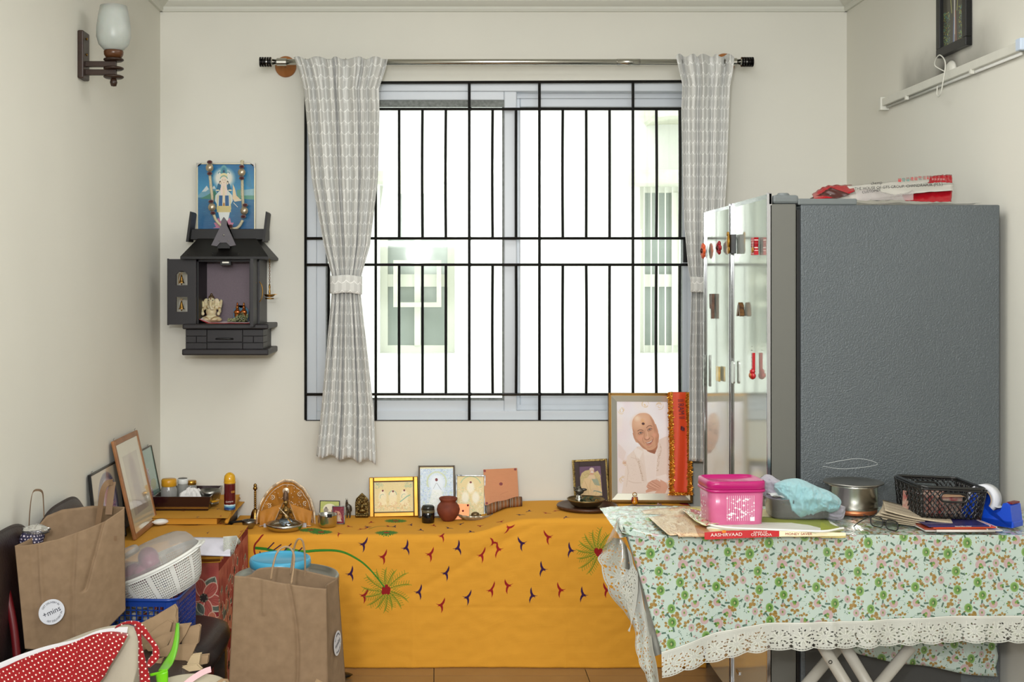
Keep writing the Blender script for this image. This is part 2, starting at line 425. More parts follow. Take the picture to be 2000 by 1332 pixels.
# ---------------------------------------------------------------- building across the gap
M_ext = mat('white exterior render', (226, 226, 220), .9, var=.03, vs=3, bump=.8, bs=40)
M_ext2 = mat('greyed exterior ledge', (205, 205, 188), .9, var=.1, vs=14, bump=1, bs=40)
M_eglass = mat('greenish window glass', (150, 158, 152), .15, c2=(178, 184, 178), vs=2)
M_efr = mat('cream window frame', (226, 226, 214), .5)
YE = 7.6
bld = thing('neighbouring_building', 'white rendered building wall with two windows seen outside the window', 'building', (0, YE, 0))
ex = lambda px: (px-CX)*YE/F
ez = lambda py: H-(py-CY)*YE/F
def gap(bm, x0, x1, z0, z1):  # wall pieces leave an opening
    pass
bm = bmesh.new(); lx0, lx1, lz0, lz1 = ex(742), ex(888), ez(690), ez(362); rx0, rx1 = ex(1250), ex(1400)
rz0, rz1 = ez(690), ez(360)
for q in ((-4, lx0, -3, 7), (lx0, lx1, -3, lz0), (lx0, lx1, lz1, 7), (lx1, rx0, -3, 7), (rx0, rx1, -3, rz0), (rx0, rx1, rz1, 7), (rx1, 5, -3, 7)):
    rng(q[0], q[1], 0, .2, q[2], q[3], bm)
obj('wall', bm, M_ext, bld)
for (x0, x1, z0, z1, ml) in ((lx0, lx1, lz0, lz1, ((.47, .5), (.0, .36))), (rx0, rx1, rz0, rz1, ((.5, .5), (0, 0)))):
    f = obj('window', rect_frame(x0, x1, z0, z1, .1, .16, .045), M_efr, bld)
    obj('pane', rng(x0+.04, x1-.04, .13, .14, z0+.04, z1-.04), M_eglass, f)
    obj('mullion', rng((x0+x1)/2-.02, (x0+x1)/2+.02, .09, .15, z0+.045, z1-.045), M_efr, f)
    obj('transom', rng(x0+.045, x1-.045, .105, .14, z0+.42, z0+.5), M_efr, f)
obj('casement', rect_frame(ex(768), ex(862), ez(600), ez(508), .02, .09, .03), M_ext2, bld)
obj('window_bars', B(*[(ex(1262+k*14), .08, (rz0+rz1)/2, .008, .008, rz1-rz0) for k in range(6)]), M_efr, bld)
obj('sunshade', B(((lx0+lx1)/2, -.12, ez(350), lx1-lx0+.14, .26, .06)), M_ext2, bld)
obj('sunshade', B(((rx0+rx1)/2+.03, -.14, ez(352), rx1-rx0+.2, .3, .08)), M_ext2, bld)
obj('window_ledge', B(((lx0+lx1)/2, -.07, ez(701), lx1-lx0+.12, .16, .07)), M_ext, bld)
obj('window_ledge', B(((rx0+rx1)/2+.03, -.07, ez(701), rx1-rx0+.2, .16, .07)), M_ext, bld)
obj('slab_edge', prism([(ex(1258), ez(240)), (ex(1262), ez(246)), (ex(1290), ez(243)), (ex(1500), ez(243)), (ex(1500), ez(190)), (ex(1258), ez(190))], -.4, 0), M_ext2, bld)

# ================================================================== curtain rod and curtains
YR = 5.10
rz = H+(CY-121)*YR/F
rod = thing('curtain_rod', 'long steel curtain rod with ribbed black finials across the window top', 'curtain rod', (0, YR, rz))
rx = lambda px: (px-CX)*YR/F
obj('pole', T([(rx(531), 0, 0), (rx(1447), 0, 0)], .0125, 16), M_steel, rod, True)
obj('joint_sleeve', T([(rx(1205), 0, 0), (rx(1250), 0, 0)], .0137, 16), M_steel, rod, True)
M_rib = mat('black steel rib', (30, 28, 28), .25, .8)
for s, x0 in ((-1, rx(532)), (1, rx(1446))):
    f = obj('finial', T([(x0, 0, 0), (x0+s*.052, 0, 0)], .013, 20), M_steel, rod, True)
    for k in range(5):
        xx = x0+s*(.008+k*.0105)
        obj('rib', T([(xx-.0033, 0, 0), (xx+.0033, 0, 0)], .021, 24), M_rib, f)
M_owood = mat('orange brown wood', (176, 116, 62), .4, c2=(152, 94, 48), vs=10)
for px in (556, 1418):
    x = (px-CX)*5.2/F
    br = obj('bracket', lathe([(.0, 0), (.046, 0), (.046, .008), (.040, .016), (.022, .018), (.02, .03), (0, .03)], 32), M_owood, rod)
    br.location = (x, YW-YR, (.004 if px < 900 else .016)); br.rotation_euler = (R(90), 0, 0)
    for pl in br.data.polygons: pl.use_smooth = True
    s_ = obj('bracket_stem', T([(x, 0, 0), (x, .12, 0)], .006, 10), M_steel, rod)
    obj('bracket_clip', T([(x-.02, 0, 0), (x+.02, 0, 0)], .0165, 16), M_steel, rod)
def ring(px):
    pts = [(rx(px)+.002*math.cos(a*2), .019*math.cos(a), .019*math.sin(a)-.004) for a in [2*PI*k/18 for k in range(18)]]
    obj('ring', T(pts, .0013, 5, True), M_steel, rod, True)
for px in (597, 612, 659, 676, 686, 712, 719, 737, 1343, 1351, 1359, 1369, 1377, 1392, 1403, 1415): ring(px)
# curtain fabric: rows of small raised white chevrons on pale grey, woven blocks
cv = Cv(128, 128, (220, 220, 215))
for r_ in range(2):
    for c_ in range(-1, 3):
        ox = c_*64+r_*32; oy = r_*64
        cv.poly([(ox, oy+18), (ox+30, oy+26), (ox+30, oy+84), (ox, oy+76)], (206, 206, 201))
        cv.line([(ox+2, oy+12), (ox+18, oy+17), (ox+31, oy+30), (ox+46, oy+19), (ox+60, oy+12)], (4.6), (250, 250, 246), 1)
cv.noise(.03, 1, 3)
M_curt = imat('curtain fabric', cv, .8, sheen=.3)
M_curt.node_tree.nodes['Principled BSDF'].inputs['Subsurface Weight'].default_value = 0
def interp(tab, v):
    for (v0, a, b), (v1, c, d) in zip(tab, tab[1:]):
        if v <= v1:
            t = (v-v0)/(v1-v0); return a+(c-a)*t, b+(d-b)*t
    return tab[-1][1:]
def curtain(name, label, tab, y0, y1, D, npl, seed, bottom, tie):
    tabv = [((y-y0)/(y1-y0), a, b) for y, a, b in tab]
    rnd = random.Random(seed); ph = [rnd.uniform(0, 6) for _ in range(6)]
    def fn(u, v):
        a, b = interp(tabv, v)
        tight = min(1, max(0, abs(v-tie)/.12)) if tie else 1
        head = max(0, 1-v/.09)
        uu = u+.028*math.sin(2*PI*u*3+ph[0]+v*1.2)*(.4+.6*tight)*math.sin(PI*u)
        x = a+(b-a)*uu
        py = y0+(y1-y0)*v+bottom(u)*v**6
        amp = .017+.016*tight
        yy = amp*math.sin(2*PI*npl*(u+.02*math.sin(v*4+ph[1]))+ph[2])+.006*math.sin(2*PI*npl*2.3*u+ph[3]+v*3)*(1+head)
        yy += .012*head*math.sin(2*PI*npl*1.7*u+ph[4])+.004*nz(u*14, v*26, seed)+.004*math.sin(2*PI*npl*3.7*u+2*math.sin(v*5+ph[5]))
        if head: py += 6*head*math.sin(u*30+ph[3])*.5
        d = D+yy*.8
        P = W(x, py, d)
        return (P.x, P.y, P.z, u*(7.0 if b-a > 80 or tie else 4), v*(y1-y0)/44)
    o = obj(name, surf(fn, 180, 120), M_curt, None, True)
    solid(o, .0015)
    return tag(o, label, 'curtain')
TL = [(113, 574, 757), (135, 583, 752), (172, 593, 740), (210, 597, 741), (350, 609, 738), (480, 633, 722), (537, 648, 706), (572, 648, 704), (640, 642, 712), (800, 628, 730), (898, 618, 734)]
cl = curtain('curtain', 'pale grey patterned curtain with tieback hanging left of the window', TL, 113, 898, 5.05, 7, 3, lambda u: 14*u-8+4*math.sin(u*20), (555-113)/(898-113))
def tieb(u, v):
    a = PI*(1-u)*1.0; x = 676+31*math.cos(a); d = 5.04-.03*math.sin(a)
    P = W(x, 537+35*v+2*u+1.5*math.sin(u*9), d); return (P.x, P.y, P.z, u*3, v*.9)
o = obj('tieback', surf(tieb, 30, 6), M_curt, cl, True); solid(o, .002)
TR = [(108, 1320, 1434), (135, 1326, 1432), (165, 1333, 1426), (210, 1331, 1424), (350, 1334, 1419), (440, 1337, 1413), (520, 1344, 1404), (560, 1351, 1392), (700, 1347, 1400), (900, 1346, 1408)]
cr = curtain('curtain', 'pale grey patterned curtain hanging behind the open end of the fridge', TR, 108, 900, 5.05, 4, 11, lambda u: 4*u, (565-108)/(900-108))
def tieb2(u, v):
    a = PI*(1-u); x = 1373+24*math.cos(a); d = 5.04-.03*math.sin(a)
    P = W(x, 540+30*v+2*u, d); return (P.x, P.y, P.z, u*3, v*.9)
o = obj('tieback', surf(tieb2, 24, 6), M_curt, cr, True); solid(o, .002)

# ================================================================== wall sconce on the left wall
DS = 4.08; sz_ = lambda py: H+(CY-py)*DS/F
sc = thing('wall_sconce', 'brown wooden wall lamp with frosted glass tulip shade on the left wall', 'wall lamp', (XL, DS, 2.226))
zz = lambda py: sz_(py)-2.226
o = obj('back_plate', prism([(-.036, 0), (.036, 0), (.036, .162), (-.036, .162)], 0, .02, plane='yz'), M_dwood, sc, bev=.004)
for z in (.138, .085): obj('screw', sph(bmesh.new(), (.022, 0, z), (.003, .005, .005)), M_brass, o, True)
for py in (125.5, 141.5): obj('arm', rng(.018, .122, -.009, .009, zz(py)-.0095, zz(py)+.0095), M_dwood, sc, bev=.002)
cx_ = (222-CX)*DS/F-XL
for py in (117, 134, 150.5):
    obj('disc', lathe([(0, -.005), (.028, -.005), (.033, -.002), (.034, 0), (.033, .003), (.028, .005), (0, .005)], 28, loc=(cx_, 0, zz(py))), M_dwood, sc, True)
obj('cup', lathe([(.01, zz(114)), (.026, zz(113)), (.032, zz(107)), (.033, zz(101)), (.031, zz(99)), (.01, zz(99))], 28, loc=(cx_, 0, 0)), M_owood if 0 else mat('cup wood', (86, 52, 28), .3), sc, True)
obj('finial', lathe([(0, zz(169)), (.009, zz(168)), (.0125, zz(161)), (.01, zz(155)), (.004, zz(152)), (.004, zz(149))], 20, loc=(cx_, 0, 0)), M_dwood, sc, True)
M_frost = mat('frosted glass shade', (186, 190, 184), .35, sss=.15, c2=(170, 175, 168), vs=14)
o = obj('glass_shade', lathe([(.02, zz(100)), (.034, zz(97)), (.050, zz(87)), (.0575, zz(72)), (.057, zz(55)), (.051, zz(30)), (.0445, zz(12)), (.042, zz(12)), (.048, zz(30)), (.054, zz(55)), (.054, zz(72)), (.047, zz(87)), (.03, zz(96))], 36, loc=(cx_, 0, 0)), M_frost, sc, True)

# ================================================================== right wall: tube light, picture, cable
M_tube = mat('white enamel', (216, 215, 204), .45, var=.03, vs=30)
t = thing('tube_light', 'long unlit white tube light batten on the right wall', 'tube light', (XR, 4.19, 2.235))
obj('batten', rng(-.03, 0, -.575, .575, .0, .030), M_tube, t, bev=.003)
obj('tube', T([(-.012, -.55, -.004), (-.012, .54, -.004)], .0055, 12), mat('tube glass', (228, 228, 222), .2), t, True)
obj('end_cap', rng(-.036, 0, .55, .58, -.016, .036), M_tube, t, bev=.003)
obj('end_cap', rng(-.036, 0, -.592, -.56, -.0, .036), mat('pale blue cap', (200, 214, 232), .4), t, bev=.003)
for y in (.31, -.24): obj('clip', rng(-.032, -.02, y-.006, y+.006, -.012, .004), M_tube, t)
t = thing('cable_loop', 'white looped cable from a round ceiling rose behind the tube light', 'cable', (XR, 4.16, 2.27))
obj('rose', lathe([(0, 0), (.036, 0), (.036, .006), (.028, .014), (.012, .016), (0, .016)], 28), M_tube, t, True).rotation_euler = (0, R(-90), 0)
obj('cable', T(curve([(-.015, .02, .0), (-.04, .05, .03), (-.045, .0, .055), (-.045, -.05, .02), (-.05, -.045, -.04), (-.05, -.02, -.085), (-.04, .03, -.08), (-.035, .04, -.045)], 6), .0022, 6), M_tube, t, True)
cv = Cv(200, 330, (74, 72, 62))
for k in range(60):
    a = random.uniform(0, 360); x = 100+60*math.cos(R(a)); y = 60+60*math.sin(R(a))
    cv.line(arc(100, 40, random.uniform(30, 75), a, a+60, 8), 2.2, random.choice([(220, 215, 200), (150, 160, 190), (190, 90, 70), (140, 160, 60)]))
for s in (-1, 1):
    cv.line(c2([(100+s*20, 100), (100+s*34, 160), (100+s*24, 230)]), 4, (190, 190, 110))
cv.line([(100, 90), (103, 180), (100, 320)], 13, (150, 150, 150)); cv.line([(100, 130), (103, 300)], 5, (220, 214, 205)); cv.line([(110, 230), (116, 330)], 6, (150, 80, 70)); cv.line([(96, 250), (90, 330)], 6, (90, 110, 160))
for k in range(400):
    x = random.uniform(4, 60) if k % 2 else random.uniform(140, 196); y = random.uniform(220, 325); cv.ell(x, y, 1.6, 1.6, random.choice([(90, 150, 150), (110, 160, 90), (200, 190, 80)]))
M_pic_r = imat('dark beaded picture', cv, .2)
p_ = thing('wall_picture', 'black framed dark picture of a pale dancing figure high on the right wall', 'picture', (XR-.002, 4.12, 2.328))
obj('frame', (lambda bm: (rng(-.022, 0, -.12, .12, 0, .03, bm), rng(-.022, 0, -.12, .12, .39, .42, bm), rng(-.022, 0, -.12, -.09, .03, .39, bm), rng(-.022, 0, .09, .12, .03, .39, bm), bm)[-1])(bmesh.new()), M_blk, p_, bev=.002)
obj('print', quad((-.008, .09, .03), (-.008, -.09, .03), (-.008, -.09, .39), (-.008, .09, .39)), M_pic_r, p_)

# ================================================================== fridge
DX = 1.02; f0, f1 = 3.745, 4.65
M_fs = mat('grey textured fridge steel', (92, 98, 101), .38, .35, bump=1, bs=230, var=.05, vs=2)
M_fd = mat('mirror fridge door glass', (196, 202, 194), .09, .45, spec=.8, ior=1.6)
M_fe = mat('fridge door edge', (104, 104, 98), .4, .2)
M_fg = mat('fridge grey trim', (108, 114, 114), .4)
M_chr = mat('chrome strip', (180, 180, 185), .12, 1)
fr = thing('fridge', 'tall silver side by side fridge with mirror doors and grey textured side', 'fridge', (1.45, 4.2, 0))
O = lambda bm, n, m, **k: obj(n, (bmesh.ops.translate(bm, verts=bm.verts[:], vec=(-1.45, -4.2, 0)), bm)[1], m, fr, **k)
O(rng(1.122, 1.742, f0, f1, .04, 1.780), 'body', M_fs, bev=.004)
O(rng(1.112, 1.124, f0+.01, f1-.01, .08, 1.765), 'door_seal', M_blk)
O(rng(1.128, 1.70, f0+.03, f1-.03, .0, .04), 'plinth', M_blk)
for (a, b_) in ((f0, 4.222), (4.238, f1)):
    near = a == f0
    dr = O(rng(DX+.004, 1.108, a, b_, .09, 1.783), 'door', M_fe, bev=.004)
    O(rng(DX+.004, DX+.012, a, b_, 1.782, 1.815 if near else 1.812), 'door_top_lip', M_chr)
    # slightly bowed mirror skin
    def sk(u, v, a=a, b_=b_):
        y = a+.01+(b_-a-.02)*u; z = .095+1.705*v
        bow = .0035*math.sin(PI*u)*(1+.15*math.sin(v*7+1))
        return (DX+.0035-bow-1.45, y-4.2, z)
    obj('door_skin', surf(sk, 24, 40), M_fd, dr, True)
    yy = a+.004 if near else a+.001
    obj('chrome_edge', rng(DX-.003-1.45, DX+.012-1.45, yy-.004-4.2, yy+.004-4.2, .09, 1.817), M_chr, dr, bev=.001)
    obj('chrome_edge', rng(DX-.003-1.45, DX+.012-1.45, b_-.008-4.2, b_-.002-4.2, .09, 1.81), M_chr, dr, bev=.001)
obj('lower_logo_plate', rng(DX-.003-1.45, DX+.004-1.45, 4.10-4.2, 4.14-4.2, .2, .21), M_chr, fr)
O(rng(1.036, 1.118, f0+.004, f0+.06, 1.784, 1.811), 'hinge_cover', M_fg, bev=.008)
obj('hinge_pin', lathe([(0, 1.785), (.02, 1.785), (.02, 1.813), (.016, 1.818), (0, 1.818)], 20, loc=(1.075-1.45, f0+.03-4.2, 0)), M_fg, fr, True)
O(rng(1.115, 1.30, f0+.006, f0+.12, 1.780, 1.800), 'hinge_cover', M_fg, bev=.004)
O(rng(1.135, 1.62, f0-.003, f0+.001, .12, .52), 'dark_shade_panel', mat('dark shaded lower side', (66, 66, 64), .5), bev=.002)  # dark lower side; shade under the table is painted into this sheet's colour
O(T(curve([(1.20, f0-.0006, .975), (1.30, f0-.0006, .99), (1.36, f0-.0006, .972), (1.26, f0-.0006, .958), (1.19, f0-.0006, .966)], 8), .0009, 4), 'scuff_mark', mat('pale scuff', (176, 180, 180), .6))

def DW(px, py):
    d = DX*F/(px-CX); return Vector((DX-.004, d, H-(py-CY)*d/F))
def magnet(label, px, py, w_, h_, build, cat='fridge magnet'):
    c = DW(px, py); t = thing('fridge_magnet', label, cat, c, (0, 0, R(-90)))  # local x runs along the door away from the room's back
    build(t, w_, h_); return t
# local frame: x -> -y world(towards camera is +x local), y -> +x world (into door), -y out of the door
def flower(cm, n):
    def f(t, w_, h_):
        bm = bmesh.new()
        for k in range(n):
            a = 2*PI*k/n; sph(bm, (w_*.3*math.cos(a), -.009, h_*.3*math.sin(a)), (w_*.22, .007, h_*.22), seg=8)
        obj('petals', bm, mat(t['label'][:12], cm, .35, var=.4, vs=90), t, True)
        obj('flower_heart', sph(bmesh.new(), (0, -.016, 0), (w_*.16, .005, h_*.16), seg=8), mat('dark heart', (70, 20, 14), .4), t, True)
        obj('magnet_back', lathe([(0, 0), (.008, 0), (.008, .006), (0, .006)], 12), M_blk, t).rotation_euler = (R(90), 0, 0)
    return f
magnet('orange flower magnet at the far edge of the fridge door', 1380, 490, .06, .06, flower((206, 84, 40), 7))
magnet('dark red flower magnet beside the chrome strip', 1411, 484, .055, .05, flower((150, 22, 32), 5))
def book(t, w_, h_):
    obj('block', rng(-w_/2, w_/2, -.018, 0, -h_/2, h_/2), M_blk, t, bev=.001)
    obj('gold_figure', sph(sph(sph(bmesh.new(), (0, -.022, .01), (.014, .005, .03)), (0, -.023, .035), (.009, .005, .009)), (0, -.022, -.02), (.02, .004, .014)), M_gold, t, True)
magnet('black plaque magnet with gold figure right of the chrome strip', 1437, 477, .05, .066, book)
def dress(t, w_, h_):
    cvd = Cv(64, 64, (176, 22, 34))
    for a in range(6):
        for b2 in range(6): cvd.ell(6+a*11+(b2 % 2)*5, 6+b2*11, 2.4, 2.4, (240, 225, 215))
    P = [(-w_*.5, h_*.5), (w_*.5, h_*.5), (w_*.3, 0), (w_*.5, -h_*.5), (-w_*.5, -h_*.5), (-w_*.3, 0)]
    m = imat('red dotted magnet', cvd, .4)
    bm = prism(P, -.016, -.002); L = bm.loops.layers.uv.verify()
    for f in bm.faces:
        for l in f.loops: l[L].uv = (l.vert.co.x*20, l.vert.co.z*20)
    obj('dress', bm, m, t); obj('gold_belt', sph(bmesh.new(), (0, -.016, -.012), (.012, .004, .01)), M_gold, t, True); obj('magnet_back', rng(-.012, .012, -.004, 0, -.02, .02), M_blk, t)
magnet('red polka dotted dress magnet near the fridge door edge', 1482, 481, .04, .056, dress)
def trousers(t, w_, h_):
    obj('trousers', prism([(-.5*w_, .5*h_), (.5*w_, .5*h_), (.45*w_, -.5*h_), (.1*w_, -.5*h_), (.02*w_, .1*h_), (-.2*w_, -.1*h_), (-.4*w_, -.05*h_)], -.01, 0), mat('brown resin', (92, 64, 48), .5, var=.4, vs=60), t)
    obj('clear_backing', rng(-w_*.6, w_*.3, -.003, 0, -h_*.5, -h_*.0), mat('clear card', (215, 218, 205), .2), t)
magnet('brown trousers shaped magnet in the middle of the far door', 1395, 598, .045, .092, trousers)
def tent(t, w_, h_):
    obj('tent', prism([(-.5*w_, -.5*h_), (-.12*w_, .35*h_), (.05*w_, .5*h_), (.3*w_, .3*h_), (.5*w_, -.45*h_), (.3*w_, -.5*h_), (.1*w_, .0), (-.1*w_, -.45*h_)], -.016, 0), mat('gilt brown resin', (120, 84, 44), .35, .4, c2=(60, 34, 20), vs=80), t, bev=.002)
magnet('brown and gold hut shaped magnet in the middle of the near door', 1453, 604, .055, .048, tent)
magnet('thin silver pen shaped magnet low at the far door edge', 1380, 724, .018, .12, lambda t, w_, h_: obj('pen', prism([(-w_*.3, h_*.5), (w_*.4, h_*.5), (w_*.5, 0), (w_*.5, -h_*.5), (-w_*.5, -h_*.5), (0, .1*h_)], -.008, 0), mat('silver scroll', (170, 172, 168), .2, .9, c2=(60, 60, 58), vs=90), t, bev=.002))
magnet('small gold rectangular magnet low beside the chrome strip', 1407, 730, .042, .054, lambda t, w_, h_: obj('gold_plate', rng(-w_/2, w_/2, -.008, 0, -h_/2, h_/2), mat('gold plate', (200, 172, 110), .3, .6, var=.2, vs=60), t, bev=.002))
magnet('silver rounded rectangular magnet right of the chrome strip', 1436, 727, .03, .077, lambda t, w_, h_: obj('silver_plate', prism([(a, b) for a, b in rrect(w_, h_, .008)], -.006, 0), mat('silver plate', (190, 192, 188), .3, .8), t, bev=.001))
def guitar(t, w_, h_):
    m = mat('red guitar gloss', (178, 26, 36), .25, coat=.5)
    obj('guitar_body', sph(sph(bmesh.new(), (0, -.01, -h_*.36), (w_*.5, .01, h_*.14)), (0, -.01, -h_*.2), (w_*.36, .009, h_*.1)), m, t, True)
    n_ = obj('guitar_neck', rng(-w_*.16, w_*.16, -.012, -.002, -h_*.15, h_*.5), m, t, bev=.002)
    obj('guitar_face', sph(bmesh.new(), (w_*.05, -.018, -h_*.34), (w_*.3, .004, h_*.09)), M_copper, t, True)
    obj('frets', B(*[(0, -.0125, -h_*.1+k*.012, w_*.34, .001, .0015) for k in range(7)]), M_blk, n_)
magnet('red guitar shaped magnet low on the near door', 1478, 715, .045, .086, guitar)

# plastic wrappers on the fridge top
M_redp = mat('red plastic film', (160, 12, 28), .25, coat=.4, bump=.4, bs=20)
M_clearp = mat('cloudy plastic film', (196, 188, 186), .25, trans=0, alpha=.5, coat=.5, bump=1, bs=30)
def film(a, b, c, d, w_, amp, seed, n=24, m=8):
    A, B_, C, D_ = map(Vector, (a, b, c, d))
    def fn(u, v):
        P = (A.lerp(B_, u)).lerp(D_.lerp(C, u), v)
        k = ridg(u*3+seed, v*2, seed)
        return (P.x, P.y+amp*.6*nz(u*5, v*5, seed), P.z+amp*k)
    return surf(fn, n, m)
ft = H+(CY-400)*3.76/F+.002
bgp = thing('plastic_wrapper_bag', 'crumpled red and white printed plastic wrapper on top of the fridge', 'plastic bag', (1.42, 3.9, 1.782))
def FP(px, py, d=3.86): p = W(px, py, d); return (p.x-1.42, p.y-3.9, p.z-1.782)
M_whp = mat('white plastic film', (190, 187, 178), .3, coat=.4, bump=.3, bs=20)
def strip(name, pts_top, pts_bot, mt, d0, d1, parent, seed=0, n=30, k=.004):
    tt = c2(pts_top, 6); bb = c2(pts_bot, 6)
    def smp(L_, u):
        q = u*(len(L_)-1); i = min(int(q), len(L_)-2); f = q-i; return L_[i][0]*(1-f)+L_[i+1][0]*f, L_[i][1]*(1-f)+L_[i+1][1]*f
    def fn(u, v):
        a = smp(tt, u); b = smp(bb, u); x = a[0]*(1-v)+b[0]*v; y = a[1]*(1-v)+b[1]*v
        q = FP(x, y, d0*(1-v)+d1*v); return (q[0], q[1]+k*nz(u*9, v*3, seed), q[2]+k*.6*nz(u*12, v*4, seed+5))
    o = obj(name, surf(fn, n, 6), mt, parent, True); solid(o, .0008); return o
strip('red_corner', [(1586, 379), (1615, 363), (1664, 361)], [(1590, 389), (1640, 384), (1670, 373)], M_redp, 3.95, 3.86, bgp, 1)
strip('dark_fold', [(1580, 388), (1600, 380), (1622, 366)], [(1592, 393), (1625, 390), (1660, 379)], mat('dark brown film', (70, 36, 32), .3), 3.9, 3.85, bgp, 2)
strip('printed_panel', [(1655, 363), (1740, 355), (1816, 344)], [(1662, 374), (1740, 366), (1814, 356)], M_whp, 3.92, 3.88, bgp, 3)
strip('red_panel', [(1812, 345), (1835, 342), (1859, 341)], [(1812, 358), (1835, 356), (1860, 357)], M_redp, 3.92, 3.88, bgp, 4)
strip('lower_printed_panel', [(1620, 380), (1700, 368), (1780, 363), (1862, 359)], [(1640, 393), (1720, 386), (1790, 377), (1862, 372)], M_whp, 3.88, 3.84, bgp, 5)
strip('lower_red_panel', [(1760, 379), (1810, 374), (1860, 370)], [(1768, 392), (1810, 394), (1858, 394)], M_redp, 3.86, 3.83, bgp, 6)
cb = obj('cloudy_sleeve', surf(lambda u, v: (lambda P: (P[0], P[1], P[2]+.006*ridg(u*4, v*3, 3)))(FP(1672+112*u, 393-22*math.sin(PI*min(1, v*1.0))*(.75+.25*math.sin(u*7)), 3.80+.1*v)), 40, 16), M_clearp, bgp, True)
M_ink = mat('black ink', (25, 22, 24), .6); M_inkw = mat('white ink', (235, 230, 225), .6); M_inkr = mat('dark red ink', (150, 24, 26), .6)
def ftext(s, px, py, size, m, ang, d=3.83):
    q = FP(px, py, d); text('lettering', s, size, m, bgp, q, (R(90), R(-ang), 0))
ftext('THE HOUSE OF GTS GROUP, CHANDRAPUR (M.S.)', 1755, 364.5, .0125, M_ink, 3.0, 3.82)
ftext('CUSTOMER', 1702, 373.5, .0115, M_ink, 7, 3.82)
ftext('chemp', 1712, 357.5, .0135, M_ink, 6, 3.86)
for k in range(5): ftext(':::', 1822+k*5.5, 350, .010, M_inkw, -82, 3.86)
obj('colour_print', B(*[(FP(1757+k*8, 351.5-k*.7, 3.865)[0], FP(1757, 350, 3.865)[1], FP(1757, 351.5-k*.7, 3.865)[2], .010, .001, .012) for k in range(8)]), mat('mixed print', (90, 150, 140), .5, c2=(190, 60, 60), vs=70), bgp)
t = thing('plastic_sheet', 'flattened clear plastic sheet lying along the fridge top edge', 'plastic sheet', (1.5, 3.83, 1.781))
obj('sheet', surf(lambda u, v: (-.2+.4*u, -.06+.16*v, .003+.008*abs(ridg(u*3, v*3, 9))*(1-u*.3)), 40, 10), M_clearp, t, True)
# ================================================================== wall shrine with idols
M_sh = mat('dark aubergine painted wood', (28, 24, 27), .45, var=.12, vs=20)
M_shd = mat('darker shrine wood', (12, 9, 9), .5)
M_shi = mat('mauve shrine back board', (128, 112, 120), .55, var=.06, vs=260)
SO = Vector((W(440, 695, 5.0).x, YW, W(440, 695, 5.0).z))
sh = thing('wall_shrine', 'small dark wooden wall shrine with pagoda roof and open doors', 'shrine', SO)
def S(px, py, d): return W(px, py, d)-SO
def SB(px0, px1, py0, py1, d0, d1, bm=None):
    """box whose front face (depth d0) covers the pixel range, reaching back to d1"""
    a = S(px0, py1, d0); c = S(px1, py0, d0); return rng(a.x, c.x, a.y, d1-YW, a.z, c.z, bm)
DF = 5.02
obj('back_panel', SB(383, 517, 503, 637, 5.2, 5.235), M_shi, sh)
obj('side_panel', SB(382, 388, 503, 637, DF, 5.235), M_shd, sh)
obj('side_panel', SB(500, 507, 503, 637, DF, 5.235), M_sh, sh)
obj('top_rail', SB(382, 505, 501, 511, DF, DF+.02), M_sh, sh)
obj('shrine_floor', SB(383, 507, 634, 638, DF, 5.235), M_shd, sh)
# roof: hipped
bm = bmesh.new()
lo = [S(352, 501, 4.93), S(524, 501, 4.93)]; zl = lo[0].z; zt = S(400, 466, 5.06).z
x0, x1 = lo[0].x, lo[1].x; xt0, xt1 = S(386, 466, 5.06).x, S(500, 466, 5.06).x
V = [bm.verts.new(v) for v in ((x0, lo[0].y, zl), (x1, lo[0].y, zl), (x1, -.005, zl), (x0, -.005, zl), (xt0, 5.06-YW, zt), (xt1, 5.06-YW, zt), (xt1, -.005, zt), (xt0, -.005, zt),
     (x0, lo[0].y, zl-.01), (x1, lo[0].y, zl-.01), (x1, -.005, zl-.01), (x0, -.005, zl-.01))]
for f in ((0, 1, 5, 4), (1, 2, 6, 5), (2, 3, 7, 6), (3, 0, 4, 7), (4, 5, 6, 7), (8, 9, 1, 0), (9, 10, 2, 1), (10, 11, 3, 2), (11, 8, 0, 3), (11, 10, 9, 8)): bm.faces.new([V[i] for i in f])
obj('roof', bm, M_shd, sh)
obj('ridge_beam', SB(371, 518, 447, 468, 5.07, 5.20), M_shd, sh, bev=.002)
for a, b in (((363, 472), (371, 413)), ((512, 472), (519, 413))):
    A = S(a[0], a[1], 5.03); Bq = S(b[0], b[1], 5.03); w2 = .010
    obj('ridge_post', prism([(A.x, A.z), (A.x+w2*1.1, A.z), (Bq.x+w2*.8, Bq.z-.006), (Bq.x+w2*.3, Bq.z), (Bq.x, Bq.z)], A.y, A.y+.1), M_shd, sh)
pl = [S(x, y, 4.96) for x, y in ((437, 424), (443, 432), (443, 440), (461, 479), (450, 481), (443, 474), (430, 474), (424, 481), (413, 479), (432, 440), (432, 432))]
go = obj('gable_ornament', prism([(p.x, p.z) for p in pl], 4.955-YW, 4.97-YW), mat('grey painted wood', (92, 88, 94), .5), sh)
for x, y in ((437, 459), (428, 470), (446, 470)):
    q = S(x, y, 4.953); obj('rivet', sph(bmesh.new(), q, (.0025 if y > 460 else .004, .002, .0025 if y > 460 else .004), seg=8), M_dsteel, go, True)
obj('gable_block', SB(425, 449, 474, 485, 4.97, 5.06), M_shd, sh)
for x in (367, 415, 465, 507): q = S(x, 496, 4.935); obj('roof_screw', sph(bmesh.new(), q, .0028, seg=6), M_sh, sh)
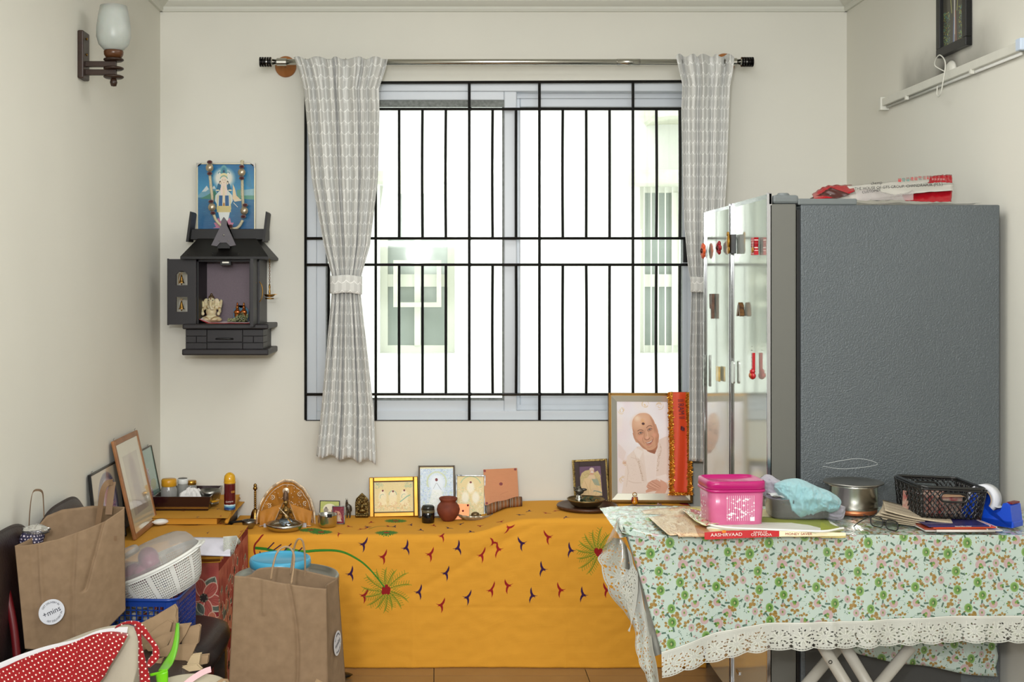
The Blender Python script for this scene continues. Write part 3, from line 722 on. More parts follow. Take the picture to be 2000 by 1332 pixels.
# left door, open flat, with two cut outs and bells
dd = 4.99
def loc2(pts, d=dd): return [(S(x, y, d).x, S(x, y, d).z) for x, y in pts]
ya, yb = dd-YW, dd+.012-YW
bm = bmesh.new()
for r4 in ((328, 344, 506, 634), (366, 383, 506, 634)): SB(*r4, dd, dd+.012, bm)
for r4 in ((344, 366, 557, 580), (344, 366, 609, 634)): SB(*r4, dd, dd+.012, bm)
prism(loc2([(344, 506), (366, 506), (366, 536), (361, 531), (355, 529), (349, 531), (344, 536)]), ya, yb, bm)
dl = obj('shrine_door', bm, M_sh, sh)
obj('door_edge', SB(326.5, 329, 505, 635, dd+.001, dd+.013), M_shd, dl)
def bell(px, py, d, parent, sc_=1.0):
    q = S(px, py, d)
    b_ = obj('bell', lathe([(0, .034), (.003, .033), (.0045, .026), (.007, .016), (.009, .006), (.013, .001), (.0125, 0), (.0, .004)], 16, loc=q), M_brass, parent, True)
    obj('bell_hook', T([(q.x+.004*math.cos(a), q.y, q.z+.039+.004*math.sin(a)) for a in [k*PI/5 for k in range(10)]], .001, 5, True), M_brass, b_)
    obj('clapper', sph(bmesh.new(), (q.x, q.y, q.z-.004), .0035, seg=8), M_brass, b_)
bell(354.5, 553, dd+.006, sh); bell(354.5, 604, dd+.006, sh)
obj('bell_chain', T([tuple(S(351, 534, dd-.004)), tuple(S(349, 545, dd-.004)), tuple(S(349.5, 555, dd-.004))], .0016, 5), M_brass, sh)
# right door folded open edge on
dr_ = obj('shrine_door', rng(S(497.5, 505, DF).x, S(503.5, 505, DF).x, 4.90-YW, DF-YW, S(500, 637, 4.96).z, S(500, 506, 4.96).z), M_sh, sh)
obj('door_stile', rng(S(489.5, 505, 5.03).x, S(496, 505, 5.03).x, 5.0-YW, 5.04-YW, S(500, 635, 5.0).z, S(500, 506, 5.0).z), M_shd, sh)
for y in (553, 604): bell(495, y, 4.97, dr_, .8)
pts = [S(506.5, 550, 4.96), S(511, 557, 4.955), S(513, 570, 4.955), S(511, 583, 4.955), S(506.5, 590, 4.96)]
obj('door_handle', T(curve(pts, 5), .0018, 6), M_gold, dr_, True)
obj('latch', SB(430, 451, 510, 518, 5.015, 5.03), M_blk, sh, bev=.001)
obj('latch_plate', SB(434, 447, 511, 514, 5.011, 5.016), M_steel, sh)
# base with brick blocks and drawer
obj('upper_moulding', SB(356, 524, 633, 643, 4.95, 5.235), M_sh, sh, bev=.005)
obj('base', SB(363, 513, 643, 683, 4.985, 5.235), M_shd, sh)
obj('lower_moulding', SB(355, 524, 682, 694, 4.95, 5.235), M_sh, sh, bev=.005)
for r_, (y0_, y1_) in enumerate(((644, 656), (657, 669), (670, 681.5))):
    segs = [(362.5, 403.5), (474.5, 514)] if r_ != 1 else [(362.5, 383), (384, 403.5), (474.5, 494.5), (495.5, 514)]
    for a, b in segs: obj('brick_block', SB(a, b, y0_, y1_, 4.975, 5.1), M_sh, sh, bev=.001)
dw = obj('drawer', SB(404.5, 473.5, 644, 668, 4.975, 5.1), M_sh, sh, bev=.0015)
q0, q1 = S(422, 662, 4.972), S(455, 662, 4.972)
obj('drawer_handle', T(curve([q0, q0+Vector((.012, -.014, .002)), q1+Vector((-.012, -.014, .002)), q1], 5), .0032, 8), M_blk, dw, True)
for q in (q0, q1): obj('handle_screw', sph(bmesh.new(), q, .003, seg=8), M_steel, dw)
obj('drawer', SB(404.5, 473.5, 669.5, 681.5, 4.975, 5.1), M_sh, sh, bev=.0015)
# hanging chain and little oil lamp
hl = thing('hanging_oil_lamp', 'small brass oil lamp hanging on a chain from the shrine roof', 'oil lamp', W(526.5, 505, 4.95)-Vector((0, 0, .002)))
c0 = W(526.5, 505, 4.95)
n = 14
for k in range(n):
    z = -k*.0075-.004
    a = (k % 2)*PI/2
    obj('chain_link', T([(.0028*math.cos(t)*math.cos(a), .0028*math.cos(t)*math.sin(a), z+.005*math.sin(t)) for t in [2*PI*i/10 for i in range(10)]], .0009, 4, True), M_brass, hl)
zb = -.103
obj('stem', lathe([(0, zb), (.003, zb), (.0045, zb-.012), (.003, zb-.02), (.005, zb-.03), (.004, zb-.04), (.006, zb-.046), (0, zb-.046)][::-1], 12), M_brass, hl, True)
obj('dish', lathe([(0, zb-.054), (.016, zb-.052), (.021, zb-.046), (.023, zb-.042), (.019, zb-.044), (.012, zb-.048), (0, zb-.048)], 20), M_brass, hl, True)
obj('drip_dish', lathe([(0, zb-.062), (.018, zb-.062), (.019, zb-.057), (0, zb-.056)], 20), M_brass, hl, True)
obj('spout', prism([(.018, zb-.046), (.033, zb-.042), (.018, zb-.040)], -.004, .004), M_brass, hl)

# idols in the shrine
fz = S(440, 634, 5.05).z+SO.z
rcl = thing('red_cloth', 'red velvet cloth spread on the shrine floor', 'cloth', (SO.x+.005, 5.10, fz))
o = obj('cloth', surf(lambda u, v: (-.118+.225*u, -.075+.15*v, .006+.004*nz(u*6, v*4, 2)+.018*max(0, 1-u*6)+(.012*max(0, v-.75))), 30, 10), mat('red velvet mat', (150, 16, 22), .85, sheen=.6, bump=.4, bs=200), rcl, True); solid(o, .003)
M_ivory = mat('ivory marble', (226, 214, 182), .35, c2=(206, 186, 140), vs=45, sss=.2)
M_hairg = mat('bronze brown crown', (92, 70, 46), .4, var=.3, vs=90)
def ganesha(parent, w_):
    k = w_/.10; bm = bmesh.new(); E = lambda c, r, rot=None: sph(bm, tuple(q*k for q in c), tuple(q*k for q in r), rot)
    E((0, 0, .030), (.022, .018, .028)); E((0, -.006, .045), (.024, .02, .022)); E((0, 0, .062), (.026, .016, .016))
    E((0, -.004, .088), (.017, .015, .019)); E((0, -.002, .10), (.012, .012, .012))
    for s in (-1, 1):
        E((s*.022, -.006, .014), (.026, .017, .012), Matrix.Rotation(R(s*12), 3, 'Y')); E((s*.012, -.022, .012), (.02, .01, .008))
        E((s*.024, .002, .086), (.012, .004, .017), Matrix.Rotation(R(-s*14), 3, 'Y'))
        tube(bm, [tuple(q*k for q in p) for p in ((s*.02, 0, .066), (s*.036, 0, .056), (s*.038, -.01, .044), (s*.034, -.016, .036))], [.009*k, .008*k, .007*k, .006*k])
        tube(bm, [tuple(q*k for q in p) for p in ((s*.024, .004, .064), (s*.040, .004, .066), (s*.042, 0, .078), (s*.043, -.002, .088))], [.007*k, .006*k, .006*k, .006*k])
        E((s*.034, -.018, .036), (.008, .005, .009)); E((s*.043, -.003, .090), (.006, .004, .008))
    tube(bm, [tuple(q*k for q in p) for p in ((0, -.016, .088), (0, -.022, .076), (.002, -.024, .064), (.007, -.026, .055), (.013, -.027, .056), (.014, -.027, .062))], [.0075*k, .007*k, .006*k, .005*k, .0045*k, .003*k])
    E((0, 0, .004), (.034, .02, .006))
    b_ = blob('body', bm, M_ivory, parent, .0022*k, 2)
    obj('crown', sph(sph(bmesh.new(), (0, 0, .104*k), (.0135*k, .013*k, .012*k)), (0, 0, .116*k), (.006*k, .006*k, .008*k)), M_hairg, parent, True)
    bm = bmesh.new()
    for s in (-1, 1): sph(bm, (s*.0085*k, -.0175*k, .093*k), (.0028*k, .0015*k, .002*k), seg=8)
    obj('eyes', bm, M_blk, parent, True)
    obj('forehead_mark', sph(bmesh.new(), (0, -.0165*k, .1*k), (.002*k, .001*k, .004*k), seg=8), M_red, parent)
    obj('necklace', T(arc3((0, -.016*k, .068*k), .018*k, .013*k), .0012*k, 5), M_gold, parent)
    bm = bmesh.new()
    for s in (-1, 1):
        tube(bm, [tuple(q*k for q in p) for p in ((s*.002, -.034, .010), (s*.018, -.030, .022), (s*.036, -.018, .024))], .001*k, 5)
        for z in (.052, .06): tube(bm, [(s*.030*k, -.010*k, z*k), (s*.040*k, -.006*k, z*k+.001)], .0018*k, 5)
    obj('gold_lines', bm, M_gold, parent)
def arc3(c, rx_, rz_):
    return [(c[0]+rx_*math.cos(a), c[1]-.004*math.sin(-a), c[2]+rz_*math.sin(a)) for a in [PI+PI*i/10 for i in range(11)]]
t = thing('elephant_headed_idol', 'ivory seated elephant headed idol on the red shrine cloth', 'idol', (W(413, 600, 5.10).x, 5.10, fz+.010))
ganesha(t, .098)
t = thing('pair_idol', 'tiny colourful crowned couple idol draped with a beaded garland in the shrine', 'idol', (W(470, 600, 5.13).x, 5.13, fz+.009))
M_orn = mat('ornate gold and red enamel', (190, 130, 50), .3, .6, c2=(150, 30, 30), vs=160)
for s in (-1, 1):
    bm = bmesh.new(); sph(bm, (s*.014, 0, .030), (.013, .01, .03)); sph(bm, (s*.014, -.002, .062), (.007, .007, .009)); sph(bm, (s*.014, 0, .074), (.004, .004, .010)); sph(bm, (s*.014, -.006, .042), (.015, .007, .01))
    blob('figure', bm, M_orn, t, .0018, 1)
obj('back_plate', prism([(-.032, 0), (.032, 0), (.032, .05), (.016, .07), (0, .058), (-.016, .07), (-.032, .05)], .010, .014), mat('blue enamel plate', (46, 110, 140), .4), t)
obj('green_skirt', lathe([(.034, 0), (.026, .02), (.014, .04), (0, .04)], 16, sy=.6), mat('dark green satin', (52, 62, 36), .35, sheen=.5), t, True)
M_bead = mat('pearly green bead', (168, 172, 128), .25, .2, var=.3, vs=100)
bm = bmesh.new(); rnd = random.Random(5)
for k in range(170):
    u = rnd.random(); v = rnd.random(); x = -.05+.085*u; zt_ = .058-1.05*abs(x-.014) if x < .014 else .045
    z = .003+v*max(.012, zt_*.75)*(1-.1*u); y = -.018-.012*rnd.random()-.01*(1-v)
    bmesh.ops.create_icosphere(bm, subdivisions=1, radius=.0026, matrix=Matrix.Translation((x, y, z)))
tag(obj('bead_garland', bm, M_bead, t, True), kind='stuff')

# ---------------------------------------------------------------- deity picture above the shrine
cv = Cv(570, 620, (32, 110, 160)); cv.grad((28, 108, 160), (66, 150, 190), 0, 300); cv.grad((40, 110, 150), (24, 92, 140), 300, 620)
for k in range(60): cv.line([(random.uniform(0, 500), 0)]*1+[(0, 0)]*0 or [(0, 0)], 1, (0, 0, 0), 0)
cv.poly([(0, 300), (40, 265), (90, 205), (120, 240), (165, 205), (200, 260), (240, 310), (0, 320)], (110, 160, 180)); cv.poly([(40, 265), (90, 205), (110, 240), (80, 262)], (205, 215, 215)); cv.poly([(135, 240), (165, 205), (180, 235)], (205, 215, 215))
cv.poly([(20, 330), (90, 300), (170, 250), (220, 330), (240, 340)], (70, 130, 110)); cv.poly([(390, 250), (440, 240), (570, 280), (570, 340), (400, 330)], (90, 150, 130))
cv.poly([(430, 250), (570, 235), (570, 300), (430, 300)], (140, 180, 190)); cv.poly([(470, 190), (510, 60), (530, 120), (550, 240)], (60, 130, 165), .8, 4)
for k in range(90):
    y = random.uniform(340, 620); x = random.uniform(0, 540); cv.line([(x, y), (x+random.uniform(15, 60), y)], 1.6, (70, 150, 185), .5)
cv.ell(262, 135, 100, 92, (226, 226, 214), soft=.5)
cv.poly([(352, 190), (372, 230), (388, 300), (420, 330), (440, 350), (370, 360), (350, 330)], (230, 205, 165)); cv.line([(370, 345), (440, 340)], 8, (225, 220, 200)); cv.line([(360, 370), (400, 410)], 6, (225, 220, 200))
cv.ell(262, 60, 34, 50, (96, 160, 170)); cv.ell(262, 66, 20, 34, (60, 130, 150)); cv.ell(262, 70, 8, 14, (24, 60, 100))
cv.poly([(228, 110), (232, 92), (262, 84), (292, 92), (298, 110), (296, 130), (232, 130)], (226, 214, 160)); cv.line(arc(262, 150, 38, 200, 340), 8, (96, 160, 160))
for s in (-1, 1): cv.line(arc(262+s*42, 90, 14, 180 if s < 0 else 180, 360), 7, (60, 130, 150))
for s in (-1, 1):
    cv.poly([(262+s*30, 175), (262+s*60, 190), (262+s*74, 240), (262+s*60, 300), (262+s*30, 260)], (28, 96, 130)); cv.ell(262+s*36, 178, 12, 18, (70, 50, 40)); cv.ell(262+s*36, 184, 8, 12, (230, 215, 190))
    cv.poly([(262+s*20, 230), (262+s*85, 300), (262+s*90, 350), (262+s*50, 420), (262+s*20, 420)], (208, 214, 206)); cv.line([(262+s*58, 300), (262+s*70, 430)], 8, (215, 195, 130))
    cv.poly([(262+s*14, 300), (262+s*48, 300), (262+s*52, 420), (262+s*10, 430)], (30, 88, 140)); cv.ell(262+s*62, 250, 20, 6, (230, 220, 180))
cv.ell(262, 160, 32, 38, (232, 214, 192)); cv.ell(250, 152, 5, 2, (120, 90, 80)); cv.ell(274, 152, 5, 2, (120, 90, 80)); cv.ell(262, 176, 7, 2, (190, 120, 110))
cv.poly([(240, 190), (284, 190), (296, 240), (290, 300), (234, 300), (226, 240)], (232, 210, 196)); cv.poly([(252, 210), (272, 210), (276, 420), (246, 420)], (224, 208, 176)); cv.ell(262, 390, 10, 22, (170, 116, 50))
cv.poly([(196, 400), (330, 400), (334, 460), (192, 460)], (206, 190, 130)); cv.poly([(206, 460), (322, 460), (300, 560), (228, 560)], (222, 226, 222))
for s in (-1, 1): cv.poly([(262+s*20, 560), (262+s*60, 510), (262+s*72, 560), (262+s*100, 560), (262+s*80, 600), (262+s*110, 612), (262+s*20, 612)], (196, 120, 150))
cv.noise(.06, 2, 4)
M_dp = imat('blue painted print', cv, .25, coat=.3)
pw = 115*5.2/F; ph_ = .34
dp = thing('deity_picture', 'blue framed print of a crowned deity above the wall shrine', 'picture', (W(440.5, 0, 5.2).x, 5.215, W(0, 318, 5.2).z-ph_))
M_silv = mat('thin silver frame', (190, 184, 160), .35, .7)
obj('frame', rect_frame(-pw/2, pw/2, 0, ph_, -.006, .01, .0055), M_silv, dp, bev=.001)
obj('print', quad((-pw/2+.004, 0, ph_-.285), (pw/2-.004, 0, ph_-.285), (pw/2-.004, 0, ph_-.004), (-pw/2+.004, 0, ph_-.004)), M_dp, dp)
obj('backing', rng(-pw/2+.004, pw/2-.004, .002, .008, .002, ph_-.004), M_blk, dp)
for s in (-1, 1): obj('corner_ornament', prism([(s*(pw/2), ph_), (s*(pw/2-.024), ph_), (s*(pw/2-.016), ph_-.006), (s*(pw/2-.008), ph_-.008), (s*(pw/2-.006), ph_-.016), (s*pw/2, ph_-.024)], -.009, -.005), M_dsteel, dp)
# bead garland on the picture
ga = thing('garland', 'garland of silver beads and maroon pompoms hanging over the blue picture', 'garland', (W(440, 0, 5.17).x, 5.17, W(0, 318, 5.17).z))
def GL(px, py): q = W(px, py, 5.17); return (q.x-ga.location.x, q.y-5.17, q.z-ga.location.z)
M_sb = mat('silver foil bead', (192, 176, 150), .3, .7, bump=.3, bs=200); M_pom = mat('maroon pompom', (74, 10, 18), .95, sheen=.6, bump=1, bs=500); M_cord = mat('pale gold cord', (206, 196, 164), .6, var=.2, vs=300, bump=.6, bs=400)
obj('cord', T([GL(*p) for p in ((410, 343), (412, 365), (414, 380), (415, 394))], .0062, 8), M_cord, ga, True)
obj('cord', T([GL(*p) for p in c2([(417, 418), (422, 430), (432, 441), (442, 446), (455, 447), (466, 443), (474, 430)], 4)], .0062, 8), M_cord, ga, True)
obj('cord', T([GL(*p) for p in ((473, 350), (473.5, 380), (475, 404))], .0062, 8), M_cord, ga, True)
obj('cord', T([GL(*p) for p in ((473, 314), (472.5, 326))], .006, 8), M_cord, ga, True)
obj('cord_knot', sph(bmesh.new(), GL(473, 315), (.009, .006, .006)), M_cord, ga, True)
for px, py, a in ((410, 328, 0), (472.5, 337, 0), (414.5, 405, 0), (477.5, 412, 0), (452, 453, 60)):
    q = GL(px, py)
    b_ = obj('bead', sph(bmesh.new(), (q[0], q[1]-.008, q[2]), (.0165, .014, .018), seg=16), M_sb, ga, True)
    for s in (-1, 1):
        dx = s*(.004 if py > 400 else 0)*(-1 if px > 470 else 1)
        obj('pompom', sph(bmesh.new(), (q[0]+dx, q[1]-.006, q[2]-s*.0245), (.012, .012, .0085)), M_pom, ga, True)

# ================================================================== low table with yellow cloth
ZL, ZR = .527, .592; YF = 4.82
def ztop(x):
    xt = .30; return ZL+(ZR-ZL)*(1/(1+math.exp(-(x-.22)/.045)))
cw, chh = 2400, 1160  # canvas : x from -.95 to 1.25 (2.2 m), v = arc 0 (wall) to 1.0
cv = Cv(cw, chh, (228, 161, 47)); rnd = random.Random(3)
for k in range(1400):   # weave streaks
    x = rnd.uniform(0, cw); y = rnd.uniform(0, chh); cv.line([(x, y), (x+rnd.uniform(20, 160), y)], 1.2, (235, 169, 55) if k % 2 else (217, 151, 41), .5)
PPM = cw/2.2
def fx(px): return ((px-CX)*YF/F+.95)*PPM
def fy(py, x=None):
    """pixel row on the front drop -> canvas row"""
    z = H-(py-CY)*YF/F
    xx = x/PPM-.95 if x is not None else 0
    return ((YW-YF)+(ztop(xx)-z))*PPM
def bird(x, y, s, col, flip=1, ang=0):
    def Tt(p):
        a = R(ang); u, v = p[0]*flip*s, p[1]*s; return (x+u*math.cos(a)-v*math.sin(a), y+u*math.sin(a)+v*math.cos(a))
    up = [(-.9, -.1), (-.1, -.35), (.55, -1.2), (.95, -2.2), (1.25, -3.2), (1.5, -2.2), (1.4, -1.1), (.85, .0), (1.2, .8), (1.3, 1.9), (.85, 3.2), (.8, 2.1), (.5, 1.1), (-.1, .4), (-.9, .15)]
    cv.poly([Tt(p) for p in up], col); cv.poly([Tt(p) for p in ((-.1, -.1), (-1.1, .75), (0, .4))], col); cv.poly([Tt(p) for p in ((-.3, 0), (-1.9, -.25), (-.3, .4))], col)
RC, PC = (150, 18, 20), (52, 16, 66)
for (x, y, c, f_) in ((220, 125, 'P', 1), (345, 203, 'R', 1), (490, 148, 'P', 1), (640, 188, 'R', 1), (815, 150, 'P', 1), (965, 195, 'R', 1), (1080, 158, 'R', -1), (1228, 118, 'P', -1), (1393, 78, 'R', -1), (1535, 162, 'P', -1), (140, 310, 'P', 1), (740, 308, 'P', 1), (1358, 280, 'P', -1), (225, 445, 'R', 1), (570, 425, 'P', 1), (710, 505, 'R', 1), (875, 458, 'P', 1), (1025, 412, 'R', 1), (1140, 383, 'R', -1), (1293, 445, 'P', -1), (1470, 410, 'R', -1), (1612, 440, 'P', -1), (1760, 410, 'R', -1)):
    px = 640+x*.31; py = 1020+y*.31; xx = fx(px)
    bird(xx, fy(py, xx), 11, PC if c == 'P' else RC, f_, rnd.uniform(-14, 14) if f_ > 0 else rnd.uniform(-16, 12))
bird(fx(862), fy(1043, fx(862)), 9, RC, 1)
def top_xy(px, py):
    x0 = (px-CX)*5.0/F; z = ztop(x0); g_ = G(px, py, z); return (g_.x+.95)*PPM, (YW-g_.y)*PPM
for px, py, c in ((727, 1021, 'R'), (715, 1031, 'R'), (768, 1029, 'P'), (800, 1026, 'P'), (758, 1029, 'R'), (720, 1030, 'P'), (845, 1027, 'R'), (820, 1036, 'P'), (875, 1032, 'P'), (898, 1024, 'P'), (940, 1026, 'R'), (963, 1035, 'R'), (918, 1039, 'P'), (980, 1016, 'R'), (993, 1021, 'R'), (1015, 1006, 'P'), (1035, 999, 'P'), (1085, 998, 'R'), (1066, 1003, 'R'), (1108, 1011, 'P'), (1212, 1000, 'R'), (1240, 1003, 'P'), (680, 1029, 'R'), (705, 1034, 'R'), (665, 1043, 'R'), (1200, 985, 'P')):
    x, y = top_xy(px, py); bird(x, y, 9, PC if c == 'P' else RC, rnd.choice((1, -1)), rnd.uniform(-60, 60))
def frond(x, y, L_, a0, a1, n, col=(96, 122, 22), lobes=9):
    for k in range(n):
        a = R(a0+(a1-a0)*k/max(1, n-1)); l = L_*rnd.uniform(.8, 1.05)
        pts = [(x+l*t*math.cos(a+.25*t), y+l*t*math.sin(a+.25*t)) for t in [i/lobes for i in range(lobes+1)]]
        cv.line(pts, 3, col)
        for i in range(2, lobes+1):
            px, py = pts[i]; h_ = 24*(1-.35*i/lobes)
            for s in (-1, 1): cv.line([(px, py), (px+h_*math.cos(a+s*.75), py+h_*math.sin(a+s*.75))], 2.2, (110, 138, 30), .85)
xx = fx(755); yy = fy(1148, xx)
frond(xx, yy, 105, 200, 330, 6); frond(xx, yy, 92, 10, 170, 8)
for dx, dy in ((-12, -6), (0, -14), (10, -4), (-4, 6), (8, 8), (-14, 8)): cv.ell(xx+dx, yy+dy, 8, 11, RC)
vine = c2([(560, 1068), (590, 1073), (620, 1071), (654, 1071), (680, 1078), (709, 1095), (732, 1118), (751, 1142)], 8)
cv.line([(fx(a), fy(b, fx(a))) for a, b in vine], (13, 5), (44, 120, 30)); cv.line([(fx(a), fy(b, fx(a))-1) for a, b in vine], (4, 1), (70, 150, 50))
cv.line([(fx(a), fy(b, fx(a))) for a, b in ((498, 1066), (520, 1068), (545, 1075), (565, 1080))], 12, (44, 120, 30))
xx = fx(1168); yy = fy(1074, xx); frond(xx, yy, 95, 100, 330, 11)
for dx, dy in ((-8, -6), (0, 6), (10, -4), (6, 10)): cv.ell(xx+dx, yy+dy, 10, 13, RC)
cv.line([(fx(a), fy(b, fx(a))) for a, b in c2([(513, 1040), (506, 1050), (498, 1060), (497, 1072), (500, 1082)], 5)], 7, (140, 20, 14))
for a, b in (((523, 1068), (535, 1056)), ((535, 1070), (549, 1060)), ((555, 1072), (569, 1058)), ((580, 1076), (590, 1066)), ((508, 1074), (510, 1084))): cv.line([(fx(a[0]), fy(a[1], fx(a[0]))), (fx(b[0]), fy(b[1], fx(b[0])))], 5, (60, 20, 60))
for px, py in ((773, 1018), (755, 1041), (627, 1040), (607, 1036), (1275, 981)):
    x, y = top_xy(px, py)
    for k in range(16): a = 2*PI*k/16; cv.line([(x, y), (x+46*math.cos(a), y+40*math.sin(a))], 8, (58, 118, 40)); cv.line([(x+20*math.cos(a+.2), y+18*math.sin(a+.2)), (x+52*math.cos(a+.2), y+46*math.sin(a+.2))], 4, (84, 140, 50))
    cv.ell(x, y, 14, 12, (170, 50, 20))
for a, b, c in (((720, 1034), (742, 1028), (770, 1030)), ((1195, 992), (1212, 988), (1260, 990)), ((1310, 992), (1340, 990), (1370, 988)), ((1305, 997), (1340, 993), (1375, 992))):
    cv.line([top_xy(*q) for q in c2([a, b, c], 5)], 4, (50, 100, 40))
x, y = top_xy(1352, 984); cv.ell(x, y, 60, 60, (150, 26, 20)); x, y = top_xy(1335, 990)
for k in range(5): cv.line([(x-60, y-20+k*9), (x+60, y-30+k*14)], 4, (60, 26, 20))
M_yel = imat('mustard embroidered cotton', cv, .85, bump=.25, bs=450)
DEP = YW-YF-.01; TOT = DEP
def fold(x, z):
    """gentle creases of the hanging front"""
    q = (ztop(x)-z)/.55
    v = .006*nz(x*5, z*3, 1)*q+.010*nz(x*2.3+4, 0, z*1.2)*q
    v += .0022*math.exp(-((x-.50)/.008)**2)*q-.003*math.exp(-((x-.86)/.02)**2)*q+.002*math.exp(-((x+.11)/.006)**2)*q
    d1 = abs((x-.42)*.55-(z-.59)); v -= .006*math.exp(-(d1/.02)**2)*max(0, 1-abs(x-.15)/.45)
    v += .0022*nz(x*22, z*30, 5)+.0016*nz(x*9-z*22, z*6, 2)
    v -= .0018*math.exp(-((z-.24)/.004)**2)*(1 if .1 < x < .75 else .4)
    return v
def cl_fn(u, v):
    x = -.87+1.93*u; z0 = ztop(x); tot = DEP+z0-.012; s = v*tot
    r_ = .018
    if s < DEP-r_: y = YW-.01-s; z = z0+.0015*nz(x*14, y*14, 1)-.004*math.exp(-((x-.22)/.06)**2)
    elif s < DEP+r_*.57:
        a = (s-(DEP-r_))/(1.57*r_)*PI/2; y = YW-.01-(DEP-r_)-r_*math.sin(a); z = z0-r_*(1-math.cos(a))
    else:
        z = z0-r_-(s-(DEP+r_*.57)); y = YF-fold(x, z)-.002
        y = y-.022*((z0-z)/.58)**1.5
    return (x, y, z, (x+.95)/2.2, 1-(s+.01)/(chh/PPM))
# non uniform v so that the front drop gets the resolution
yc = obj('embroidered_tablecloth', surf(cl_fn, 300, 150), M_yel, None, True); solid(yc, .0015, 1)
tag(yc, 'mustard yellow cloth embroidered with birds draped over the low altar table', 'tablecloth')
bm = bmesh.new()
for k in range(620):
    x = -.80+1.86*k/620; q = cl_fn((x+.87)/1.93, 1.0)
    a = random.uniform(-.008, .008); tube(bm, [(q[0], q[1]+.001, q[2]+.004), (q[0]+a, q[1]-.003, q[2]-.008+random.uniform(0, .003))], .0013, 3, cap=False)
tag(obj('fringe', bm, mat('frayed ochre fringe', (150, 92, 22), .9), yc), kind='stuff')
tb = thing('altar_table', 'low wooden altar table hidden under the mustard yellow cloth', 'table', (.13, 5.03, 0))
obj('table_top', rng(-.92, -.03, -.19, .20, ZL-.03, ZL-.006), M_dwood, tb); obj('table_top', rng(.20, .91, -.19, .20, ZR-.03, ZR-.006), M_dwood, tb)
for x, zz_ in ((-.9, ZL), (-.06, ZL), (.23, ZR), (.88, ZR)):
    for y in (-.16, .18): obj('leg', rng(x-.02, x+.02, y-.02, y+.02, 0.004, zz_-.03), M_dwood, tb)

# ---------------------------------------------------------------- frames on the altar
def frame(name, label, cat, loc, w_, h_, border, mf, mp, yaw=0, tilt=6, roll=0, th=.014, inner=None, lip=None, glass=False):
    t = thing(name, label, cat, loc, (R(-tilt), R(roll), R(yaw)))
    obj('frame', rect_frame(-w_/2, w_/2, 0, h_, -th/2, th/2, border), mf, t, bev=min(.003, border*.25))
    b2 = border
    if lip is not None:
        obj('inner_frame', rect_frame(-w_/2+border*.9, w_/2-border*.9, border*.9, h_-border*.9, -th*.3, th*.4, lip[0]), lip[1], t, bev=.001); b2 = border*.9+lip[0]
    obj('print', quad((-w_/2+b2*.95, -.0015, b2*.95), (w_/2-b2*.95, -.0015, b2*.95), (w_/2-b2*.95, -.0015, h_-b2*.95), (-w_/2+b2*.95, -.0015, h_-b2*.95)), mp, t)
    obj('backing', rng(-w_/2+border*.5, w_/2-border*.5, .0, th/2-.001, border*.5, h_-border*.5), M_blk, t)
    if glass: obj('glass', rng(-w_/2+b2, w_/2-b2, -.0045, -.0035, b2, h_-b2), M_glass, t)
    return t
# gold relief print, landscape
def filigree(cv, cols, n, box, seed, wd=2):
    rnd = random.Random(seed)
    for k in range(n):
        x = rnd.uniform(box[0], box[2]); y = rnd.uniform(box[1], box[3]); r_ = rnd.uniform(4, 13); a = rnd.uniform(0, 360)
        cv.line(arc(x, y, r_, a, a+rnd.uniform(90, 220), 7), wd, rnd.choice(cols), .8)
cv = Cv(420, 300, (228, 208, 150)); filigree(cv, [(240, 225, 180), (205, 185, 130)], 60, (0, 0, 420, 300), 3)
for s in (0, 1):
    bx = 14 if s == 0 else 330
    filigree(cv, [(120, 168, 140), (140, 185, 155)], 34, (bx, 12, bx+76, 60), 4+s)
for i, x in enumerate((90, 200, 320)):
    cv.ell(x, 150, 42, 62, (236, 222, 182), soft=.4); cv.ell(x, 110, 20, 26, (240, 226, 190)); cv.poly([(x-50, 230), (x-20, 150), (x+20, 150), (x+50, 230)], (238, 222, 176))
    cv.line(arc(x, 130, 40, 180, 360), 6, (130, 175, 150)) if i == 1 else cv.line(arc(x, 150, 26, 150, 300), 4, (130, 175, 150))
    cv.ell(x+3, 88+8*(i == 1), 10, 10, (110, 14, 14)); filigree(cv, [(250, 240, 210), (200, 120, 80), (214, 160, 110)], 30, (x-50, 200, x+50, 270), 8+i)
cv.line([(280, 200), (350, 150), (385, 135)], 9, (130, 175, 150)); filigree(cv, [(240, 190, 150), (130, 175, 150), (250, 240, 210)], 90, (10, 235, 410, 288), 12)
M_p1 = imat('gold foil relief print', cv, .4, metal=.05, bump=.3, bs=300)
q = G(769.5, 1011, ZL); 
frame('gold_framed_relief', 'gold framed landscape picture of three embossed seated deities', 'picture frame', (q.x, 5.195, ZL+.002), .211, .170, .019, M_gold, M_p1, 0, 8, -1.2, lip=(.0045, M_dwood))
cv = Cv(300, 430, (200, 214, 226)); filigree(cv, [(150, 180, 215), (235, 240, 240), (190, 205, 150), (120, 150, 190)], 700, (0, 0, 300, 430), 21)
cv.line(arc(150, 130, 85, 150, 390, 24), 14, (196, 206, 170), .8); cv.ell(150, 150, 66, 90, (222, 230, 236), soft=.5); cv.poly([(60, 400), (110, 200), (190, 200), (240, 400)], (232, 234, 228), .8, 6)
cv.line([(150, 140), (190, 200)], 3, (120, 130, 130)); cv.line([(146, 140), (120, 190)], 3, (150, 150, 140)); cv.ell(148, 112, 12, 14, (110, 12, 14)); cv.poly([(0, 0), (300, 0), (300, 14), (0, 14)], (226, 222, 180))
filigree(cv, [(240, 240, 232), (205, 214, 190)], 160, (60, 220, 240, 420), 22)
M_p2 = imat('silver blue foil print', cv, .4, metal=.08, bump=.3, bs=300)
M_dfr = mat('dark gold edged frame', (60, 52, 38), .35, .4)
q = W(853.5, 1008, 5.17)
